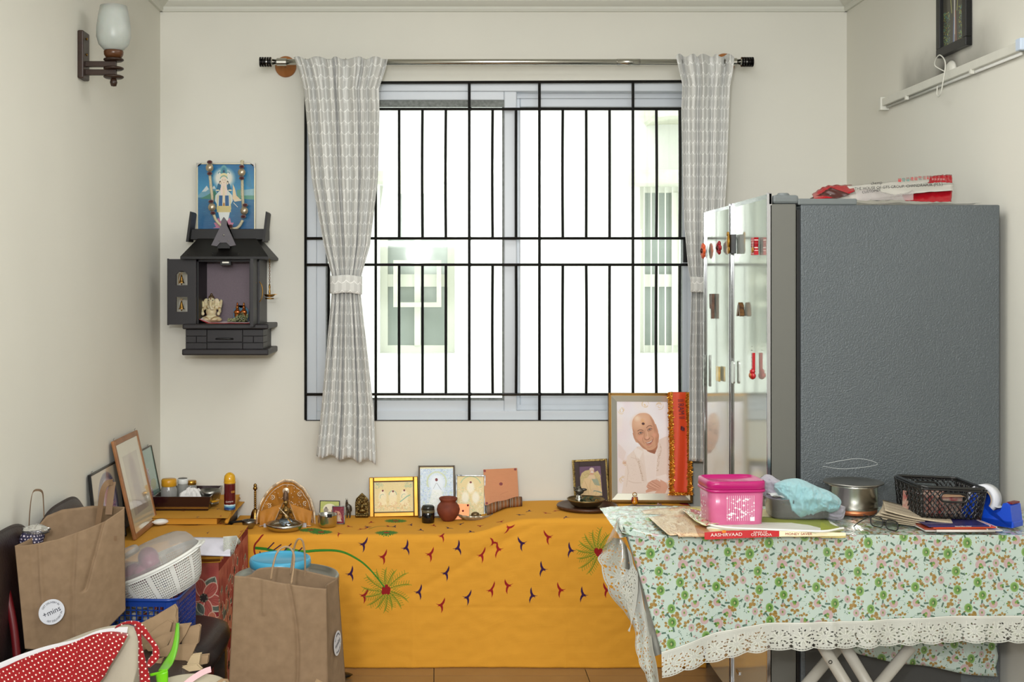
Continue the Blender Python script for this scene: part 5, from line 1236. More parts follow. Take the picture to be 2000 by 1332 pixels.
# nose, mouth
cv.line([(x-ox, y-oy) for x, y in c2([(1076, 430), (1074, 470), (1072, 500), (1084, 516)], 5)], 5, (176, 118, 92), .6, 5); cv.line([(x-ox, y-oy) for x, y in c2([(1078, 512), (1096, 522), (1118, 516), (1132, 500)], 5)], 6, (150, 94, 74), .8, 4); cv.line([(x-ox, y-oy) for x, y in ((1102, 420), (1112, 490))], 9, (240, 196, 168), .6, 6)
cv.line([(x-ox, y-oy) for x, y in c2([(1056, 500), (1058, 530), (1074, 560)], 5)], 4, (170, 112, 88), .6, 4); cv.line([(x-ox, y-oy) for x, y in c2([(1140, 480), (1164, 492), (1174, 520)], 5)], 4, (170, 112, 88), .6, 4)
cv.poly(P((1084, 548), (1110, 546), (1140, 534), (1168, 512), (1160, 540), (1138, 560), (1106, 564)), (150, 84, 74), 1, 2); cv.poly(P((1090, 550), (1112, 549), (1140, 537), (1160, 520), (1150, 540), (1130, 552), (1106, 557)), (236, 224, 214), 1, 1)
cv.line([(x-ox, y-oy) for x, y in c2([(1096, 572), (1120, 574), (1150, 558)], 5)], 7, (196, 120, 104), .7, 4); cv.line([(x-ox, y-oy) for x, y in c2([(1104, 594), (1130, 598), (1160, 582)], 5)], 4, (180, 124, 98), .5, 4)
cv.ell(1062-ox, 345-oy, 20, 36, (226, 166, 104), -8, soft=.9, al=.5); cv.poly(P((1046, 354), (1058, 344), (1064, 342), (1080, 352), (1078, 364), (1062, 370), (1050, 362)), (70, 16, 14), 1, 1)
# hands crossed
cv.poly(P((1240, 925), (1300, 960), (1320, 1000), (1290, 1066), (1180, 1066), (1230, 1000)), (222, 172, 148), 1, 3)
cv.poly(P((1090, 1000), (1110, 960), (1150, 935), (1200, 925), (1240, 950), (1250, 1000), (1230, 1040), (1160, 1045), (1086, 1062), (1084, 1040), (1110, 1020)), (218, 166, 142), 1, 3)
for a in (((1130, 960), (1170, 985), (1220, 1010)), ((1150, 945), (1190, 970), (1240, 1000)), ((1110, 985), (1150, 1005), (1200, 1025)), ((1100, 1010), (1150, 1022), (1190, 1034))): cv.line([(x-ox, y-oy) for x, y in c2(list(a), 6)], 3, (170, 112, 92), .8, 3)
for a in (((1140, 952), (1180, 975), (1225, 1002)), ((1120, 972), (1160, 996), (1208, 1018))): cv.line([(x-ox, y-oy+2) for x, y in c2(list(a), 6)], 5, (236, 192, 168), .6, 4)
cv.poly(P((1180, 900), (1300, 870), (1330, 900), (1320, 960), (1240, 925)), robe_l, .9, 4)
cv.noise(.02, 2, 8)
cv.p = cv.p[:, :695].copy(); cv.w = 695
M_port = imat('portrait print', cv, .2, coat=.15)
M_champ = mat('champagne bevelled frame', (226, 223, 206), .25, .5)
M_gedge = mat('brown gold edge', (120, 88, 40), .35, .6)
pq = Vector((W(1269.5, 0, 5.17).x, 5.165, ZR+.004)); PWd, PHt = .358, .468
t = thing('large_portrait', 'large gold framed portrait of a smiling bald person in pale robes', 'picture frame', pq, (R(-5.5), R(.35), R(0)))
obj('outer_frame', rect_frame(-PWd/2, PWd/2, 0, PHt, -.022, .006, .010), M_gedge, t, bev=.002)
def bev_side(p):  # sloping bevel as a quad ring
    bm = bmesh.new(); w0, h0 = PWd/2-.010, .010; h1 = PHt-.010; i_ = .028
    A = [(-w0, -.019, h0), (w0, -.019, h0), (w0, -.019, h1), (-w0, -.019, h1)]; C = [(-w0+i_, -.008, h0+i_), (w0-i_, -.008, h0+i_), (w0-i_, -.008, h1-i_), (-w0+i_, -.008, h1-i_)]
    a = [bm.verts.new(v) for v in A]; c = [bm.verts.new(v) for v in C]
    for k in range(4):
        f = bm.faces.new((a[k], a[(k+1) % 4], c[(k+1) % 4], c[k])); f.normal_update()
    return bm
ob = obj('bevel', bev_side(0), M_champ, t)
obj('fillet', rect_frame(-PWd/2+.008, PWd/2-.008, .008, PHt-.008, -.020, -.017, .0035), M_gold, t)
pi_ = .038
obj('print', quad((-PWd/2+pi_, -.007, pi_), (PWd/2-pi_, -.007, pi_), (PWd/2-pi_, -.007, PHt-pi_), (-PWd/2+pi_, -.007, PHt-pi_)), M_port, t)
obj('backing', rng(-PWd/2+.012, PWd/2-.012, -.0065, .005, .012, PHt-.012), M_blk, t)
# orange sash with tinsel
M_oran = mat('orange satin', (218, 70, 26), .5, sheen=.3, bump=.2, bs=60)
t = thing('orange_sash', 'orange printed cloth sash edged with gold tinsel hanging over the portrait', 'sash', (W(1325, 0, 5.1).x, 5.11, W(0, 963, 5.1).z))
def SHp(px, py, d=5.10): q = W(px, py, d); return (q.x-t.location.x, q.y-5.11, q.z-t.location.z)
def sash(u, v):
    px = 1306+5*v*.6+40*u; py = 766+198*v; d = 5.128-.030*v*0+.004*math.sin(u*9+v*2)-.012+.025*(1-v)
    return (*SHp(px+1.5*math.sin(v*3), py, d), u, v)
o = obj('cloth', surf(sash, 10, 40), M_oran, t, True); solid(o, .0015)
o = obj('folded_top', surf(lambda u, v: (*SHp(1307+36*u, 765.5+1.5*math.sin(PI*v), 5.142+.03*v), u, v), 8, 6), M_oran, t, True)
M_tin = mat('gold tinsel', (250, 196, 80), .25, .8, c2=(214, 120, 34), vs=160)
rnd = random.Random(2)
def tinsel(path, n, amp=.007):
    bm = bmesh.new()
    for k in range(n):
        u = rnd.random()*(len(path)-1); i = int(u); a = Vector(path[i]).lerp(Vector(path[min(i+1, len(path)-1)]), u-i)
        dx = rnd.uniform(-1, 1)*amp; dz = rnd.uniform(-.5, .5)*amp; a += Vector((rnd.uniform(-.003, .003), rnd.uniform(-.003, 0), 0)); w_ = .0016
        v0 = bm.verts.new(a+Vector((0, 0, w_))); v1 = bm.verts.new(a-Vector((0, 0, w_))); v2 = bm.verts.new(a+Vector((dx, rnd.uniform(-.006, .001), dz-w_))); v3 = bm.verts.new(a+Vector((dx, rnd.uniform(-.006, .001), dz+w_))); bm.faces.new((v0, v1, v2, v3))
    return bm
for k, (a, b) in enumerate((((1309, 766), (1315, 964)), ((1338, 766), (1344, 958)), ((1314, 962), (1345, 960)))):
    path = [sash(0.05 if k == 0 else .93, v/12)[:3] for v in range(13)] if k < 2 else [sash(u/6, 1.0)[:3] for u in range(7)]
    path = [(p[0], p[1]-.004, p[2]) for p in path]
    base = obj('tinsel_ribbon', surf(lambda u, v, path=path: ((lambda i, f: tuple(path[i][c]*(1-f)+path[min(i+1, len(path)-1)][c]*f+((.009*(v-.5)*2 if c == 0 and k < 2 else 0)+(.0045*(v-.5)*2 if c == 2 and k == 2 else 0)) for c in range(3)))(min(int(u*(len(path)-1)), len(path)-2), u*(len(path)-1)-min(int(u*(len(path)-1)), len(path)-2))), 30, 2), M_tin, t)
    tag(obj('tinsel', tinsel(path, 900 if k < 2 else 260, .013), M_tin, t), kind='stuff')
M_pinkink = mat('purple brown ink', (96, 40, 50), .7)
for s, v, sz_2 in (('II RAM II', .165, .036),):
    q = sash(.56, v); text('lettering', s, sz_2, M_pinkink, t, (q[0], q[1]-.0045, q[2]), (R(90), R(90-4), 0), .66)
q = sash(.6, .355); obj('printed_emblem', prism([(q[0]-.008, q[2]-.006), (q[0]-.002, q[2]-.010), (q[0]+.008, q[2]-.012), (q[0]+.006, q[2]-.002), (q[0]+.009, q[2]+.002), (q[0]+.001, q[2]+.008), (q[0]-.006, q[2]+.010), (q[0]-.004, q[2]+.002)], q[1]-.0048, q[1]-.004), M_pinkink, t)
# small glass idol, oval tray, trinket
t = thing('glass_idol', 'tiny amber and red glass idol with round halo before the large portrait', 'idol', (W(1239.5, 0, 5.08).x, 5.075, ZR+.003))
obj('base', lathe([(0, 0), (.020, 0), (.021, .005), (.016, .008), (0, .008)], 20, sy=.6), M_dsteel, t, True)
M_amb = mat('amber glass', (206, 130, 20), .12, coat=.5); M_rub = mat('ruby glass', (130, 16, 22), .12, coat=.5)
blob('figure', sph(sph(bmesh.new(), (0, 0, .024), (.011, .008, .018)), (0, -.003, .018), (.012, .007, .010)), M_amb, t, .0015, 1)
for s in (-1, 1): obj('red_robe', sph(bmesh.new(), (s*.009, .001, .026), (.005, .006, .016)), M_rub, t, True)
obj('head', sph(bmesh.new(), (0, -.002, .045), .0055), M_ivory, t, True)
obj('halo', T([(.0085*math.cos(a), .003, .050+.0085*math.sin(a)) for a in [2*PI*k/20 for k in range(20)]], .0018, 6, True), M_gold, t, True)
q = W(1267, 0, 5.03)
t = thing('oval_tray', 'narrow oval pewter tray on the altar before the portrait', 'tray', (q.x, 5.015, ZR+.003))
obj('tray', lathe([(0, 0), (.08, 0), (.094, .004), (.104, .011), (.1015, .011), (.09, .006), (0, .004)], 64, sy=.42, fl=lambda a, z: 1+.012*math.cos(a*44)*(z > .008)), M_dsteel, t, True)
t = thing('beaded_trinket', 'tiny red and silver beaded trinket at the foot of the portrait', 'trinket', (W(1288, 0, 5.1).x, 5.095, ZR+.003))
bm = bmesh.new()
for k in range(12): sph(bm, (random.uniform(-.011, .011), random.uniform(-.005, .005), .003+random.uniform(0, .005)), .0028, seg=6)
tag(obj('beads', bm, mat('mixed beads', (150, 40, 40), .3, .3, c2=(190, 185, 180), vs=200), t, True), kind='stuff')

# ================================================================== ironing board table with floral cloth
ZT = .85; d0, d1 = 3.285, 3.70; TX0, TX1 = .46, 1.735
M_wt = mat('chipped white tube paint', (188, 184, 174), .35, c2=(172, 167, 154), vs=8)
tb = thing('ironing_board', 'ironing board with crossed white tubular legs used as a table', 'ironing board', (1.1, 3.47, 0))
obj('board', rng(-.54, .625, -.17, .20, ZT-.03, ZT-.006), M_wt, tb, bev=.01)
def leg(a, b, nm='leg'):
    A = Vector(a)-tb.location; C = Vector(b)-tb.location; return obj(nm, T([A, C], .0165, 14), M_wt, tb, True)
def LP(px, py, d): return W(px, py, d)
l1 = leg(W(1607, 1262, 3.36), (lambda p: p)(W(1607, 1262, 3.36)+(W(1650, 1332, 3.36)-W(1607, 1262, 3.36))*5.2))
l2 = leg(W(1640, 1262, 3.50), W(1640, 1262, 3.50)+(W(1580, 1332, 3.50)-W(1640, 1262, 3.50))*5.0)
l3 = leg(W(1650, 1262, 3.40), W(1650, 1262, 3.40)+(W(1692, 1332, 3.40)-W(1650, 1262, 3.40))*5.2)
l4 = leg(W(1780, 1262, 3.42), W(1780, 1262, 3.42)+(W(1722, 1332, 3.42)-W(1780, 1262, 3.42))*5.2)
M_rivet = mat('dark rivet ring', (60, 58, 54), .4, .5)
q = W(1622, 1293, 3.335); obj('rivet', T([(q.x-1.1+.0045*math.cos(a), q.y-3.47+.0, q.z+.0045*math.sin(a)) for a in [2*PI*k/12 for k in range(12)]], .0012, 5, True), M_rivet, l1)
for i_, px in enumerate((1594, 1700, 1752)): pass
obj('under_bar', T([Vector((.9, 3.36, ZT-.06))-tb.location, Vector((1.5, 3.36, ZT-.06))-tb.location], .012, 10), M_wt, tb, True)
# floral print: tile .30 x .30 m
FW = 900; cv = Cv(FW, FW, (176, 192, 183)); rnd = random.Random(12)
for k in range(120): x, y = rnd.uniform(0, FW), rnd.uniform(0, FW); cv.line([(x, y), (x+rnd.uniform(-3, 3), y+rnd.uniform(30, 120))], 3, (186, 204, 190), .5, 3)
def wrapd(fn, x, y, r=90):
    for dx in (-FW, 0, FW):
        for dy in (-FW, 0, FW):
            if -r < x+dx < FW+r and -r < y+dy < FW+r: fn(x+dx, y+dy)
GRN, GRD, OLV, PNK, DKG = (98, 138, 62), (56, 98, 40), (138, 110, 48), (176, 150, 150), (54, 86, 68)
def leafp(cv, x, y, l, a, c, w_=.42):
    a = R(a); pts = []
    for t_ in [i/8 for i in range(9)]: pts.append((t_*l, w_*l*math.sin(PI*t_)**.8*.5))
    pts += [(p[0], -p[1]) for p in pts[::-1]]
    cv.poly([(x+p[0]*math.cos(a)-p[1]*math.sin(a), y+p[0]*math.sin(a)+p[1]*math.cos(a)) for p in pts], c)
def bloom(x, y, s, a, kind):
    if kind == 0:
        for k in range(18): b_ = a+k*20; cv.ell(x+s*.66*math.cos(R(b_)), y+s*.8*math.sin(R(b_)), s*.26, s*.16, (120, 156, 82), b_)
        cv.ell(x, y, s*.62, s*.76, GRN); cv.ell(x+s*.1, y, s*.36, s*.46, GRD); cv.ell(x, y+s*.05, s*.16, s*.26, (160, 160, 110))
    elif kind == 1:
        for k in range(15): b_ = a-120+k*16; cv.ell(x+s*.7*math.cos(R(b_)), y+s*.7*math.sin(R(b_)), s*.34, s*.15, PNK, b_)
        cv.ell(x+s*.2*math.cos(R(a)), y+s*.2*math.sin(R(a)), s*.55, s*.5, (180, 152, 150), a); leafp(cv, x, y, s*.8, a+150, GRN, .7); leafp(cv, x, y, s*.8, a+205, GRD, .7); cv.ell(x, y, s*.3, s*.36, GRN); cv.ell(x, y+s*.2, s*.2, s*.12, (176, 148, 90))
    else:
        for k in range(14): b_ = k*25.7; cv.ell(x+s*.6*math.cos(R(b_)), y+s*.75*math.sin(R(b_)), s*.3, s*.16, PNK, b_)
        cv.ell(x, y, s*.5, s*.6, (176, 150, 148)); cv.ell(x, y, s*.26, s*.36, (140, 150, 90)); cv.ell(x, y, s*.12, s*.2, GRD)
def trio(x, y, s, a):
    for k in (-1, 0, 1): leafp(cv, x+9*math.cos(R(a+k*62)), y+9*math.sin(R(a+k*62)), s*.95, a+k*58, OLV if k else (150, 118, 56), .72)
def fern(x, y, s, a):
    cv.line([(x, y), (x+s*1.3*math.cos(R(a)), y+s*1.3*math.sin(R(a)))], 2, DKG)
    for k in range(5):
        for q_ in (-1, 1): px = x+s*1.3*(k+.5)/5*math.cos(R(a)); py = y+s*1.3*(k+.5)/5*math.sin(R(a)); leafp(cv, px, py, s*.34, a+q_*48, DKG, .7)
spots = []
for k in range(4000):
    x, y = rnd.uniform(0, FW), rnd.uniform(0, FW)
    if all(min(abs(x-a), FW-abs(x-a))**2+min(abs(y-b), FW-abs(y-b))**2 > 118**2 for a, b in spots): spots.append((x, y))
for i, (x, y) in enumerate(spots):
    a = rnd.uniform(0, 360)
    for k in range(3):
        b_ = a+k*120+rnd.uniform(-20, 20); ex_, ey_ = x+95*math.cos(R(b_)), y+95*math.sin(R(b_))
        wrapd(lambda X, Y, ex_=ex_, ey_=ey_, x=x, y=y, b_=b_: cv.line([(X, Y), (X+(ex_-x)*.5+18*math.sin(R(b_)), Y+(ey_-y)*.5-18*math.cos(R(b_))), (X+ex_-x, Y+ey_-y)], 2.2, (120, 146, 124)), x, y, 130)
    kind = i % 3; s = rnd.uniform(38, 49) if kind < 2 else rnd.uniform(31, 38)
    wrapd(lambda X, Y: trio(X+44*math.cos(R(a)), Y+44*math.sin(R(a)), 38, a), x, y, 130)
    if i % 2: wrapd(lambda X, Y: trio(X+40*math.cos(R(a+140)), Y+40*math.sin(R(a+140)), 32, a+140), x, y, 130)
    wrapd(lambda X, Y: fern(X+40*math.cos(R(a+70)), Y+40*math.sin(R(a+70)), 34, a+70), x, y, 130)
    wrapd(lambda X, Y: fern(X+40*math.cos(R(a+240)), Y+40*math.sin(R(a+240)), 30, a+220), x, y, 130)
    wrapd(lambda X, Y: bloom(X, Y, s, a, kind), x, y, 130)
for k in range(400):
    x, y = rnd.uniform(0, FW), rnd.uniform(0, FW); dmin = min(min(abs(x-a), FW-abs(x-a))**2+min(abs(y-b), FW-abs(y-b))**2 for a, b in spots)
    if dmin > 58**2:
        c_ = rnd.choice([0, 1, 2, 3, 3])
        if c_ == 0: wrapd(lambda X, Y: (cv.ell(X, Y, 9, 10, PNK), cv.ell(X, Y, 4, 4, (150, 110, 90))), x, y)
        elif c_ == 1: wrapd(lambda X, Y: (cv.ell(X, Y, 8, 8, GRN), cv.ell(X, Y, 3, 3, GRD)), x, y)
        elif c_ == 2: wrapd(lambda X, Y: leafp(cv, X, Y, 24, rnd.uniform(0, 360), OLV), x, y)
        else:
            for q_ in range(3): wrapd(lambda X, Y: leafp(cv, X, Y, 12, k*50+q_*60, DKG, .4), x+rnd.uniform(-8, 8), y+rnd.uniform(-8, 8))
M_flor = imat('floral oilcloth', cv, .35, coat=1, bump=.25, bs=14)
_n = M_flor.node_tree.nodes; _l = M_flor.node_tree.links
_w = _n.new('ShaderNodeTexNoise'); _w.inputs['Scale'].default_value = 9; _w.inputs['Detail'].default_value = 4; _w.inputs['Distortion'].default_value = 1.2
_m = _n.new('ShaderNodeMapping'); _m.inputs['Scale'].default_value = (2.2, 1, .55); _c = _n.new('ShaderNodeTexCoord')
_b = _n.new('ShaderNodeBump'); _b.inputs['Strength'].default_value = .55; _b.inputs['Distance'].default_value = .012
_l.new(_c.outputs['Object'], _m.inputs[0]); _l.new(_m.outputs[0], _w.inputs['Vector']); _l.new(_w.outputs['Fac'], _b.inputs['Height']); _l.new(_b.outputs[0], _n['Principled BSDF'].inputs['Coat Normal'])
flc = cv
# front hem line (fabric bottom) and lace bottom in px at depth d0
hemA = [(1288, 1272), (1330, 1258), (1400, 1236), (1450, 1226), (1500, 1219), (1600, 1213), (1700, 1210), (1800, 1207), (1900, 1204), (2060, 1201)]
lacB = [(1288, 1322), (1330, 1306), (1400, 1290), (1450, 1276), (1500, 1271), (1600, 1263), (1700, 1260), (1800, 1256), (1900, 1253), (2060, 1251)]
def tabv(tab, x):
    for (a, b), (c, d) in zip(tab, tab[1:]):
        if x <= c: return b+(d-b)*(x-a)/(c-a)
    return tab[-1][1]
TC = thing('floral_tablecloth', 'pale green floral plastic tablecloth with white lace hem over the ironing board', 'tablecloth', (1.1, 3.47, ZT))
def L_(p): return (p[0]-1.1, p[1]-3.47, p[2]-ZT)
xl_top, xl_bot = 1218, 1290
def fy_(x, z, q):
    return .007*nz(x*7, z*2.2, 3)*q+.0035*math.sin(x*38+z*3)*q+.010*q*math.exp(-((x-1.06)/.012)**2)*.6+.010*math.sin(x*11+2)*q*q
def front(u, v):
    px_t = xl_top+(2070-xl_top)*u; px_b = xl_bot+(2070-xl_bot)*u
    px = px_t+(px_b-px_t)*min(1, v**.8); pb = tabv(hemA, px); py = 1045+(pb-1045)*v
    if px < 1300: py -= 18*(1-v)*max(0, (1300-px)/85)**1.5
    p = W(px, py, d0-.004); p.y += -.012*v-fy_(p.x, p.z, v**.7)+.03*max(0, (1300-px)/85)**2*(1-v*.5)
    return (*L_(p), p.x/.27, p.z/.27)
fo = obj('front_drop', surf(front, 220, 60), M_flor, TC, True); solid(fo, .001, 1)
def topf(u, v):
    a = Vector((TX0-.04+.03*v, d0+.001, ZT)); x = (W(xl_top, 0, d0).x-.01)+(1.755-(W(xl_top, 0, d0).x-.01))*u; y = d0+(d1-d0)*v
    z = ZT+.0015*nz(x*20, y*20, 4)+.002*nz(x*60, y*40, 2)-.004*max(0, 1-v*9)+(.006*max(0, 1-u*14))
    if u < .08: z += -.012*(1-u/.08)**2
    return (*L_((x, y, z)), x/.27, y/.27)
to = obj('top_sheet', surf(topf, 160, 40), M_flor, TC, True)
# lace: painted holes become alpha
lw, lh = 1200, 180
cv = Cv(lw, lh, (178, 179, 170)); cv.p[..., 3] = 1
rnd = random.Random(4); HOLE = (178, 179, 170, 0)
for i in range(12):
    cx__ = 50+i*100; cy__ = 96
    for k in range(10): 
        b_ = k*36+i*11; leafp(cv, cx__+13*math.cos(R(b_)), cy__+13*math.sin(R(b_)), 30, b_, (170, 172, 160), .5)
        cv.line([(cx__+13*math.cos(R(b_)), cy__+13*math.sin(R(b_))), (cx__+44*math.cos(R(b_)), cy__+44*math.sin(R(b_)))], 2, (216, 217, 208))
        if k % 2: leafp(cv, cx__+24*math.cos(R(b_+18)), cy__+24*math.sin(R(b_+18)), 14, b_+18, HOLE, .5)
    for k in range(14):
        b_ = k*25.7; rr_ = rnd.uniform(44, 56); leafp(cv, cx__+rr_*math.cos(R(b_)), cy__+rr_*.95*math.sin(R(b_)), rnd.uniform(9, 15), rnd.uniform(0, 360), HOLE, .55)
for k in range(90): x = rnd.uniform(0, lw); cv.line([(x, rnd.uniform(20, 60)), (x+rnd.uniform(-8, 8), rnd.uniform(60, 90))], 1.6, (200, 200, 190))
for k in range(60): leafp(cv, rnd.uniform(0, lw), rnd.uniform(20, 150), 10, rnd.uniform(0, 360), HOLE, .5)
for x in range(lw):   # scalloped edge
    e = 160+13*abs(math.sin(PI*(x+50)/100+PI/2)); cv.p[int(e):, x, 3] = 0
for k in range(0, lw, 14): e = 150+13*abs(math.sin(PI*(k+50)/100+PI/2)); cv.line([(k, e), (k+7, 150+13*abs(math.sin(PI*(k+57)/100+PI/2)))], 4, HOLE)
for k in range(12): cv.poly([(90+k*100, 142), (100+k*100, 132), (110+k*100, 142), (100+k*100, 154)], HOLE)
cv.line([(0, 5), (lw, 5)], 3, (228, 228, 218)); cv.line([(0, 14), (lw, 14)], 2, (200, 200, 190))
M_lace = imat('white plastic lace', cv, .5, alpha=True, bump=.3, bs=100)
lcv = cv
def lace(u, v):
    px = 1289+(2070-1289)*u; a = tabv(hemA, px)-3; b_ = tabv(lacB, px)+1; py = a+(b_-a)*v
    p = W(px, py, d0-.006); p.y += -.014-fy_(p.x, W(px, tabv(hemA, px), d0).z, 1)-.012*v-.004*math.sin(px*.09)*v
    return (*L_(p), u*1.55, 1-v)
lo_ = obj('lace_hem', surf(lace, 260, 8), M_lace, TC, True)
# left hanging corner: lace flap, clear plastic corner, grey underside
outer = [(1197, 1050), (1182, 1072), (1166, 1092), (1176, 1122), (1184, 1152), (1212, 1190), (1236, 1222), (1240, 1262), (1246, 1292), (1256, 1312), (1268, 1340)]
inner = [(1213, 1052), (1232, 1080), (1238, 1104), (1248, 1128), (1254, 1160), (1258, 1185), (1266, 1212), (1272, 1240), (1276, 1268), (1283, 1300), (1288, 1340)]
oo, ii = c2(outer, 5), c2(inner, 5)
def samp(L2, t_): q = t_*(len(L2)-1); i = min(int(q), len(L2)-2); f = q-i; return L2[i][0]*(1-f)+L2[i+1][0]*f, L2[i][1]*(1-f)+L2[i+1][1]*f
def flap(u, v):
    a = samp(oo, v); b_ = samp(ii, v); d = 3.40-.10*v+.05*math.sin(u*5+v*6)*.3-.03*u
    p = W(a[0]+(b_[0]-a[0])*u, a[1]+(b_[1]-a[1])*u, d); return (*L_(p), v*.62+.1, .03+.97*u)
fp = obj('lace_flap', surf(flap, 12, 60), M_lace, TC, True)
def flap2(u, v):  # inner fold of lace in front
    a = samp(c2([(1236, 1100), (1222, 1125), (1208, 1150), (1222, 1175), (1232, 1215), (1226, 1232)], 5), v); b_ = samp(c2([(1246, 1120), (1246, 1150), (1244, 1170), (1240, 1195), (1234, 1216), (1230, 1234)], 5), v)
    p = W(a[0]+(b_[0]-a[0])*u, a[1]+(b_[1]-a[1])*u, 3.30+.02*v); return (*L_(p), v*.3, .05+.9*u)
obj('lace_fold', surf(flap2, 8, 24), M_lace, TC, True)
M_clr = bpy.data.materials.new('clear plastic sheet'); M_clr.use_nodes = True; glassmat(M_clr, (240, 238, 232), 1.6, .12, .10)
def clr(u, v):
    A = (1204, 1020); 
    a = samp(c2([(1204, 1018), (1188, 1052), (1168, 1092)], 6), v); b_ = samp(c2([(1208, 1016), (1222, 1060), (1244, 1118)], 6), v)
    p = W(a[0]+(b_[0]-a[0])*u, a[1]+(b_[1]-a[1])*u, 3.36-.03*math.sin(PI*u)+.01*math.sin(u*9+v*5)); return (*L_(p), u, v)
obj('clear_corner', surf(clr, 14, 20), M_clr, TC, True)
M_under = mat('grey cloth underside', (150, 150, 142), .5, c2=(120, 120, 112), vs=20, coat=.4, bump=.8, bs=18)
def und(u, v):
    a = samp(c2([(1216, 1030), (1232, 1076), (1248, 1130), (1260, 1190), (1268, 1235), (1278, 1282)], 6), v); b_ = samp(c2([(1226, 1026), (1256, 1060), (1270, 1120), (1280, 1180), (1288, 1230), (1296, 1276)], 6), v)
    p = W(a[0]+(b_[0]-a[0])*u, a[1]+(b_[1]-a[1])*u, 3.335-.012*math.sin(PI*u)-.03*v); return (*L_(p), p.x/.27, p.z/.27)
obj('grey_underside', surf(und, 10, 40), M_under, TC, True)
def topc(u, v):   # pale crumpled shoulder at the corner
    a = samp(c2([(1202, 1020), (1206, 1011), (1222, 1006), (1260, 1004), (1300, 1006)], 5), u); b_ = samp(c2([(1215, 1040), (1228, 1044), (1250, 1050), (1275, 1052), (1300, 1050)], 5), u)
    d = 3.50-.215*v; p = W(a[0]+(b_[0]-a[0])*v, a[1]+(b_[1]-a[1])*v, d); p.z += .004*ridg(u*3, v*2, 3)*math.sin(PI*v); return (*L_(p), p.x/.27, (p.y-p.z)/.27)
so_ = obj('corner_shoulder', surf(topc, 40, 24), M_flor, TC, True); solid(so_, .0012)
# cloth remnant hanging behind under the board
rm = thing('floral_cloth_remnant', 'loose floral cloth remnant hanging in the shadow behind the table legs', 'cloth', (1.3, 3.66, .6))
def rem(u, v):
    px0 = 1640+(1950-1640)*u; tb_ = 1250; bb = tabv([(1640, 1262), (1680, 1280), (1780, 1298), (1870, 1312), (1948, 1324), (1960, 1324)], px0)
    p = W(px0+2*math.sin(v*20)*(u > .97), tb_-60+(bb-tb_+60)*v, 3.66); p.y += .012*math.sin(u*14)*v; return (p.x-1.3, p.y-3.66, p.z-.6, p.x/.27, p.z/.27)
o = obj('cloth', surf(rem, 60, 16), M_flor, rm, True); solid(o, .001)

# ---------------------------------------------------------------- things on the board. TZ = surface of the cloth
TZ = ZT+.004
def TG(px, py, z=TZ): return G(px, py, z)
# flour bag (flattened) and other wrappers
cv = Cv(1000, 300, (206, 186, 116)); cv.noise(.05, 3, 5)
cv.poly([(0, 0), (330, 0), (420, 300), (0, 300)], (206, 178, 140)); filigree(cv, [(150, 100, 80), (222, 206, 180), (170, 130, 100), (190, 150, 110)], 300, (0, 0, 330, 300), 51, 3)
for k in range(26): cv.line([(230+k*6, 300), (300+k*3, 180)], 3, (150, 84, 40), .8)
cv.ell(420, 60, 60, 30, (190, 80, 70), soft=.5)
M_flour = imat('printed flour bag', cv, .35, coat=.5, bump=.3, bs=20)
fb = thing('flour_bag', 'empty printed flour bag lying flat under the pink box along the table edge', 'flour bag', (0, 0, TZ))
def fbf(u, v):
    a = samp(c2([(1308, 1050), (1360, 1054), (1400, 1054), (1500, 1049), (1560, 1047), (1652, 1046)], 6), u); b_ = samp(c2([(1252, 998), (1300, 993), (1360, 990), (1450, 992), (1540, 1000), (1600, 1014)], 6), u)
    z = TZ+.003+.007*abs(math.sin(PI*v))*.5; px, py = a[0]+(b_[0]-a[0])*v, a[1]+(b_[1]-a[1])*v
    g_ = G(px, min(py, 1046.5), z); g_.z = z-TZ+.002*nz(px*.05, py*.1, 2)+(.004*(1-v) if u < .9 else .001)-(.006*max(0, 1-v*8) if u > .06 else 0); g_.y -= .006*max(0, 1-v*8)
    return (g_.x, g_.y, g_.z, u, v)
o = obj('bag', surf(fbf, 90, 20), M_flour, fb, True); solid(o, .0016, 1)
M_redl = mat('red label print', (176, 26, 34), .35, coat=.4); M_cream = mat('cream label', (226, 214, 180), .4)
def lab(u, v, a0=1376, a1=1522):
    px = a0+(a1-a0)*u; y0_ = tabv([(1360, 1041), (1376, 1040), (1410, 1037), (1480, 1035), (1524, 1037), (1640, 1040), (1660, 1041)], px); y1_ = tabv([(1360, 1051), (1380, 1054), (1420, 1052), (1524, 1048), (1640, 1047), (1660, 1046)], px)
    p = W(px, y0_+(y1_-y0_)*v, 3.214+.010*(1-v)); return (p.x, p.y, p.z-TZ, u, v)
obj('red_label', surf(lab, 24, 4), M_redl, fb, True); obj('cream_label', surf(lambda u, v: lab(u, v, 1522, 1652), 20, 4), M_cream, fb, True)
M_wi = mat('white label ink', (232, 222, 214), .5)
def flt(s, px, py, size, m, rot=0, sx=1.2):
    p = W(px, py, 3.2085); text('lettering', s, size, m, fb, (p.x, p.y, p.z-TZ), (R(90), R(-rot), 0), sx)
flt('AASHIRVAAD', 1419, 1044.5, .0125, M_wi, 1.6, 1.12); flt('KINGS OF', 1485, 1039.5, .0068, M_wi, 1, 1.2); flt('OS MAIDA', 1487, 1044.5, .010, M_wi, 0, 1.2); flt('MONEY SAVER', 1560, 1043, .0095, M_inkr, 0, 1.15)
obj('flame_mark', sph(bmesh.new(), (W(1414, 1038.5, 3.208).x, 3.208, W(1414, 1038.5, 3.208).z-TZ), (.006, .001, .004)), mat('orange print', (230, 120, 30), .5), fb)
wr = thing('snack_wrapper', 'crumpled yellow and red snack wrapper beside the pink box', 'wrapper', (0, 0, TZ+.006))
